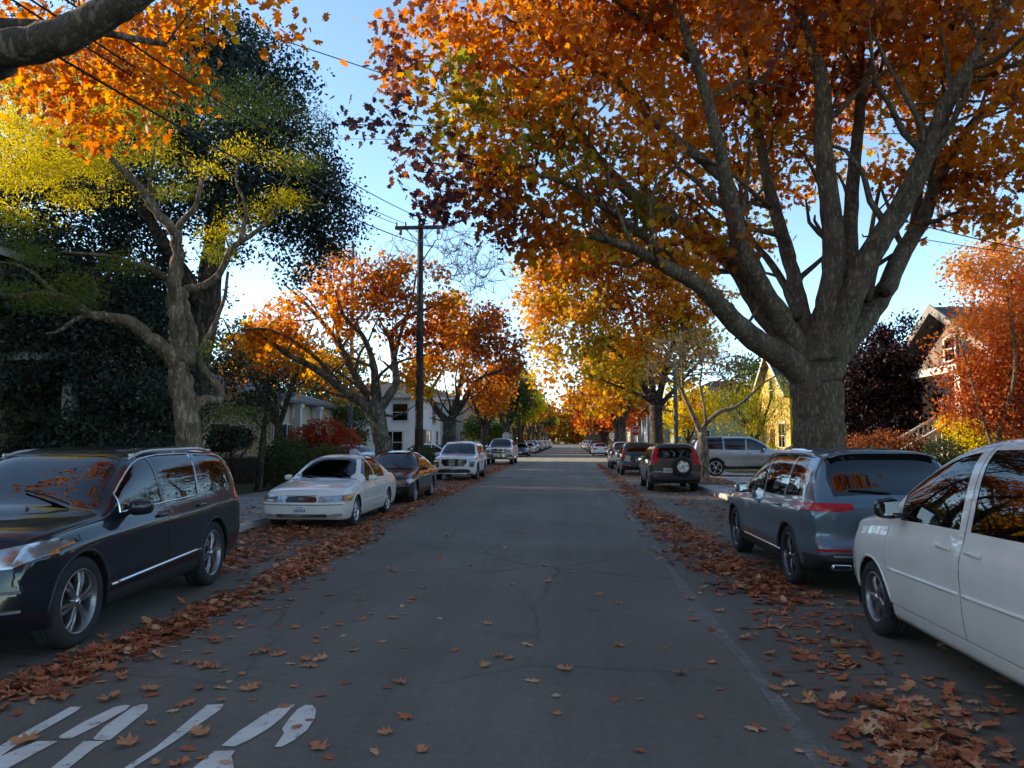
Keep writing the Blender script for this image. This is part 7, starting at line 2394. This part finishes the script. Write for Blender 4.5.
MB().tube([p_ - ov for p_ in rail], .045, 6).build('handrail', M_WHITE, o)
for i, p_ in enumerate(rail[1:]):
    MB().tube([(p_.x - ov.x, p_.y - ov.y, 0), (p_.x - ov.x, p_.y - ov.y, p_.z - ov.z)], .035, 6).build('post', M_WHITE, o)
MB().box((-.6, .5, .5), (2.6, .8, 1.0)).box((-1.6, .5, 1.05), (1.6, .8, .1)).build('stair_block', M_WALK, o)

# ---------------------------------------------------------------- fallen leaves
P_LIT = [(0, (.09, .038, .024)), (.25, (.27, .078, .034)), (.5, (.48, .155, .062)), (.72, (.58, .28, .13)), (.9, (.66, .43, .24)), (1, (.50, .30, .06))]
L_LIT = leafmat('dry_leaves', P_LIT, .15, .7)


def litter_mesh(name, P, size, tone, lift=.35):
    """leaves lying on the ground: nearly flat, curled, some tipped up"""
    n = len(P)
    T = leaf_shape('lobed'); k = len(T)
    tilt = np.abs(rng.normal(size=n)) * lift
    az = rng.uniform(0, 2 * PI, n); yaw = rng.uniform(0, 2 * PI, n)
    nn = np.column_stack([np.sin(tilt) * np.cos(az), np.sin(tilt) * np.sin(az), np.cos(tilt)])
    t = np.column_stack([np.cos(yaw), np.sin(yaw), np.zeros(n)])
    t -= nn * np.sum(t * nn, axis=1)[:, None]; t /= np.linalg.norm(t, axis=1)[:, None]
    b_ = np.cross(t, nn)
    cup = rng.uniform(-.5, 1.2, size=(n, 1, 1))
    s = size.reshape(n, 1, 1)
    sx = rng.uniform(.65, 1.1, size=(n, 1, 1))
    zz = (T[:, 0] ** 2 * 1.1 + T[:, 1] ** 2 * .5)[None, :, None] + .07 * rng.normal(size=(n, k, 1))
    V = P[:, None, :] + s * (T[None, :, 0:1] * sx * b_[:, None, :] + T[None, :, 1:2] * t[:, None, :] + zz * cup * nn[:, None, :])
    low = V[:, :, 2].min(axis=1)
    V[:, :, 2] += (P[:, 2] + .005 - low)[:, None]
    # a fan round the middle so that the curl shows
    C = V.mean(axis=1, keepdims=True); C[:, :, 2] = np.maximum(V[:, :, 2].min(axis=1)[:, None] + .004, C[:, :, 2] - .25 * cup[:, :, 0] * s[:, :, 0] * .3)
    VV = np.concatenate([V, C], axis=1).reshape(-1, 3)
    me = bpy.data.meshes.new(name)
    F_ = (np.arange(n)[:, None, None] * (k + 1) + np.stack([np.arange(k), (np.arange(k) + 1) % k, np.full(k, k)], axis=1)[None]).reshape(-1, 3)
    me.vertices.add(len(VV)); me.vertices.foreach_set('co', VV.reshape(-1).astype(np.float32))
    me.loops.add(F_.size); me.loops.foreach_set('vertex_index', F_.reshape(-1).astype(np.int32))
    me.polygons.add(len(F_)); me.polygons.foreach_set('loop_start', (np.arange(len(F_)) * 3).astype(np.int32)); me.polygons.foreach_set('loop_total', np.full(len(F_), 3, np.int32))
    a = me.attributes.new('tone', 'FLOAT', 'FACE')
    a.data.foreach_set('value', np.repeat(np.clip(tone, 0, 1), k).astype(np.float32))
    me.materials.append(L_LIT)
    me.update(calc_edges=True)
    return me


def band(n, y0, y1, xc, hw, dens=1.0, pile=0.0, smin=.07, smax=.16, ypow=1.0):
    """leaves in a drift whose middle line is xc(y)"""
    out = []
    while len(out) < n:
        m = n * 3
        y = y0 + (y1 - y0) * rng.uniform(0, 1, m) ** ypow
        u = rng.normal(size=m) * .5
        x = np.array([xc(v) for v in y]) + u * np.array([hw(v) for v in y])
        nz = np.sin(x * 2.3 + 1.1 * np.sin(y * .9)) + np.sin(y * 1.7 + x) + .8 * np.sin(y * 4.1 - x * 3.0)
        ok = rng.uniform(-1.2, 2.4, m) < nz * .55 + .5
        z = np.abs(rng.normal(size=m)) * pile * np.exp(-(u / .5) ** 2)
        out += [(a, b_, c * .55) for a, b_, c, k_ in zip(x, y, z, ok) if k_]
    return np.array(out[:n])


def litter(name, label, P, s0, s1, tone0=.5, lift=.35):
    s0, s1, lift = s0 * .74, s1 * .80, lift * .6
    sz = rng.uniform(s0, s1, len(P))
    tn_ = tone0 + .2 * rng.normal(size=len(P))
    o = link(name, litter_mesh(name, P, sz, tn_, lift))
    return tag(o, label, None, None, 'stuff')


lc = pchip([2, 5, 7, 9.5, 14, 20, 28, 36, 62], [-4.05, -3.95, -3.72, -3.72, -3.95, -4.25, -4.1, -4.3, -4.5])
lh = pchip([2, 5, 7, 10, 14, 20, 28, 40, 62], [.50, .38, .32, .36, .45, .42, .45, .45, .45])
litter('leaf_litter', 'brown drift of leaves along the left row of cars', np.vstack([band(2300, 3.6, 14, lc, lh, pile=.035), band(4600, 12, 60, lc, lh, pile=.03, ypow=1.4)]), .08, .17, .46, .4)
litter('leaf_litter', 'brown leaves filling the gutter around the cream sedan', np.vstack([band(1700, 9.8, 15.5, lambda y: -5.3, lambda y: 1.0, pile=.03), band(900, 9.5, 30, lambda y: -6.05, lambda y: .25, pile=.05), band(900, 24, 34, lambda y: -5.2, lambda y: 1.2, pile=.02), band(900, 37, 55, lambda y: -5.2, lambda y: 1.2, pile=.02)]), .08, .16, .42, .4)
rc_ = pchip([3, 5, 7, 10, 14, 20, 30, 60], [2.3, 2.1, 2.35, 2.3, 2.12, 1.95, 2.1, 2.1])
rh = pchip([3, 5, 7, 8.5, 10, 14, 20, 30, 60], [.7, .5, .35, .45, .6, .62, .36, .35, .3])
litter('leaf_litter', 'brown drift of leaves along the right row of cars', np.vstack([band(3000, 8.6, 20, rc_, rh, pile=.035), band(130, 6.0, 8.6, lambda y: 2.15, lambda y: .5, pile=.0), band(1700, 18, 58, rc_, rh, pile=.02, ypow=1.3)]), .08, .17, .42, .4)
litter('leaf_litter', 'brown leaves heaped below the white minivan', np.vstack([band(230, 3.6, 5.9, lambda y: 2.25, lambda y: .62, pile=.03), band(240, 4.0, 5.6, lambda y: 2.05, lambda y: .36, pile=.05), band(90, 3.6, 9, lambda y: 3.3, lambda y: .7, pile=.01)]), .08, .17, .58, .4)
litter('leaf_litter', 'scattered leaves in the parking bays past the blue grey crossover', np.vstack([band(1300, 15.5, 60, lambda y: 3.6, lambda y: 1.0, pile=.01, ypow=1.3), band(500, 14, 60, lambda y: 4.4, lambda y: .2, pile=.03)]), .08, .15, .45, .35)
P1 = band(2600, 8, 60, lambda y: -7.4, lambda y: .9, pile=.02, ypow=1.3); P1[:, 2] += .13
P2 = band(2600, 8, 60, lambda y: 5.7, lambda y: .9, pile=.02, ypow=1.3); P2[:, 2] += .13
litter('leaf_litter', 'dry leaves on the left planting strip', P1, .08, .15, .5, .4)
litter('leaf_litter', 'dry leaves on the right planting strip', P2, .08, .15, .5, .4)
P3 = band(1200, 10, 60, lambda y: -11.5, lambda y: 2.5, ypow=1.2); P3[:, 2] += .13
P4 = band(1200, 10, 60, lambda y: 9.5, lambda y: 2.0, ypow=1.2); P4[:, 2] += .13
litter('leaf_litter', 'thin scatter of leaves over the left front yards', P3, .08, .15, .45, .4)
litter('leaf_litter', 'thin scatter of leaves over the right front yards', P4, .08, .15, .45, .4)

# single leaves lying on the open asphalt
spots = [(485, 666, .15, .62), (565, 670, .13, .55), (318, 748, .15, .5), (405, 718, .13, .4), (400, 683, .12, .5), (278, 655, .15, .45), (498, 657, .1, .6), (455, 651, .09, .4), (388, 688, .08, .3), (345, 684, .08, .3), (305, 660, .12, .5), (265, 652, .13, .5),
         (340, 625, .1, .5), (295, 628, .12, .5), (424, 588, .1, .6), (545, 566, .13, .6), (548, 582, .12, .7), (570, 573, .1, .6), (512, 585, .1, .5), (505, 548, .09, .7), (600, 595, .1, .6), (618, 604, .1, .5), (640, 752, .08, .4), (700, 718, .07, .5), (665, 648, .06, .5),
         (440, 560, .1, .5), (395, 572, .12, .5), (436, 556, .12, .4), (412, 599, .1, .5), (360, 600, .1, .5), (470, 566, .1, .6), (680, 675, .12, .7), (712, 663, .10, .6), (755, 730, .14, .75), (640, 700, .05, .5), (215, 640, .14, .5), (240, 625, .14, .5), (205, 668, .15, .5), (250, 690, .14, .55),
         (150, 690, .16, .6), (110, 700, .17, .6), (60, 700, .16, .5), (200, 735, .15, .6), (128, 745, .15, .55), (185, 705, .13, .4), (25, 742, .16, .55), (90, 672, .17, .5), (520, 493, .12, .5), (470, 520, .1, .5), (560, 527, .09, .5), (590, 541, .09, .5), (640, 530, .12, .6), (660, 560, .12, .65),
         (690, 600, .13, .6), (720, 612, .13, .65), (745, 640, .13, .7), (770, 655, .12, .65), (735, 588, .13, .5), (800, 640, .12, .6), (790, 605, .14, .5), (835, 625, .14, .45), (850, 665, .13, .6), (775, 690, .13, .6), (810, 705, .12, .65), (720, 690, .06, .5)]
meshes = []
for k in range(14):
    P0_ = np.zeros((1, 3))
    meshes.append(litter_mesh('fallen_leaf', P0_, np.array([1.0]), np.array([.36 + .05 * k]), .12))
extra = []
rs = np.random.default_rng(5)
while len(extra) < 125:
    py_ = 470 + 298 * rs.uniform(0, 1) ** .8
    px_ = rs.uniform(250, 900) if rs.uniform() < .55 else rs.uniform(150, 460)
    gg = ground(px_, py_)
    if -3.8 < gg.x < 2.6 and gg.y < 42 and not (-1.6 < gg.x < 1.2 and rs.uniform() < .72):
        extra.append((px_, py_, rs.uniform(.06, .13), rs.uniform(.3, .8)))
for k, (px_, py_, s_, t_) in enumerate(spots + extra):
    gg = ground(px_, py_)
    o = link('fallen_leaf', meshes[min(13, max(0, int((t_ - .25) / .05)))], None, (gg.x, gg.y, .004))
    o.rotation_euler = (0, 0, random.uniform(0, 6.28)); o.scale = (s_, s_, s_ * random.uniform(.6, 1.2))
    tag(o, 'single dry brown leaf lying on the open grey asphalt', 'leaf', 'fallen leaves scattered over the road')
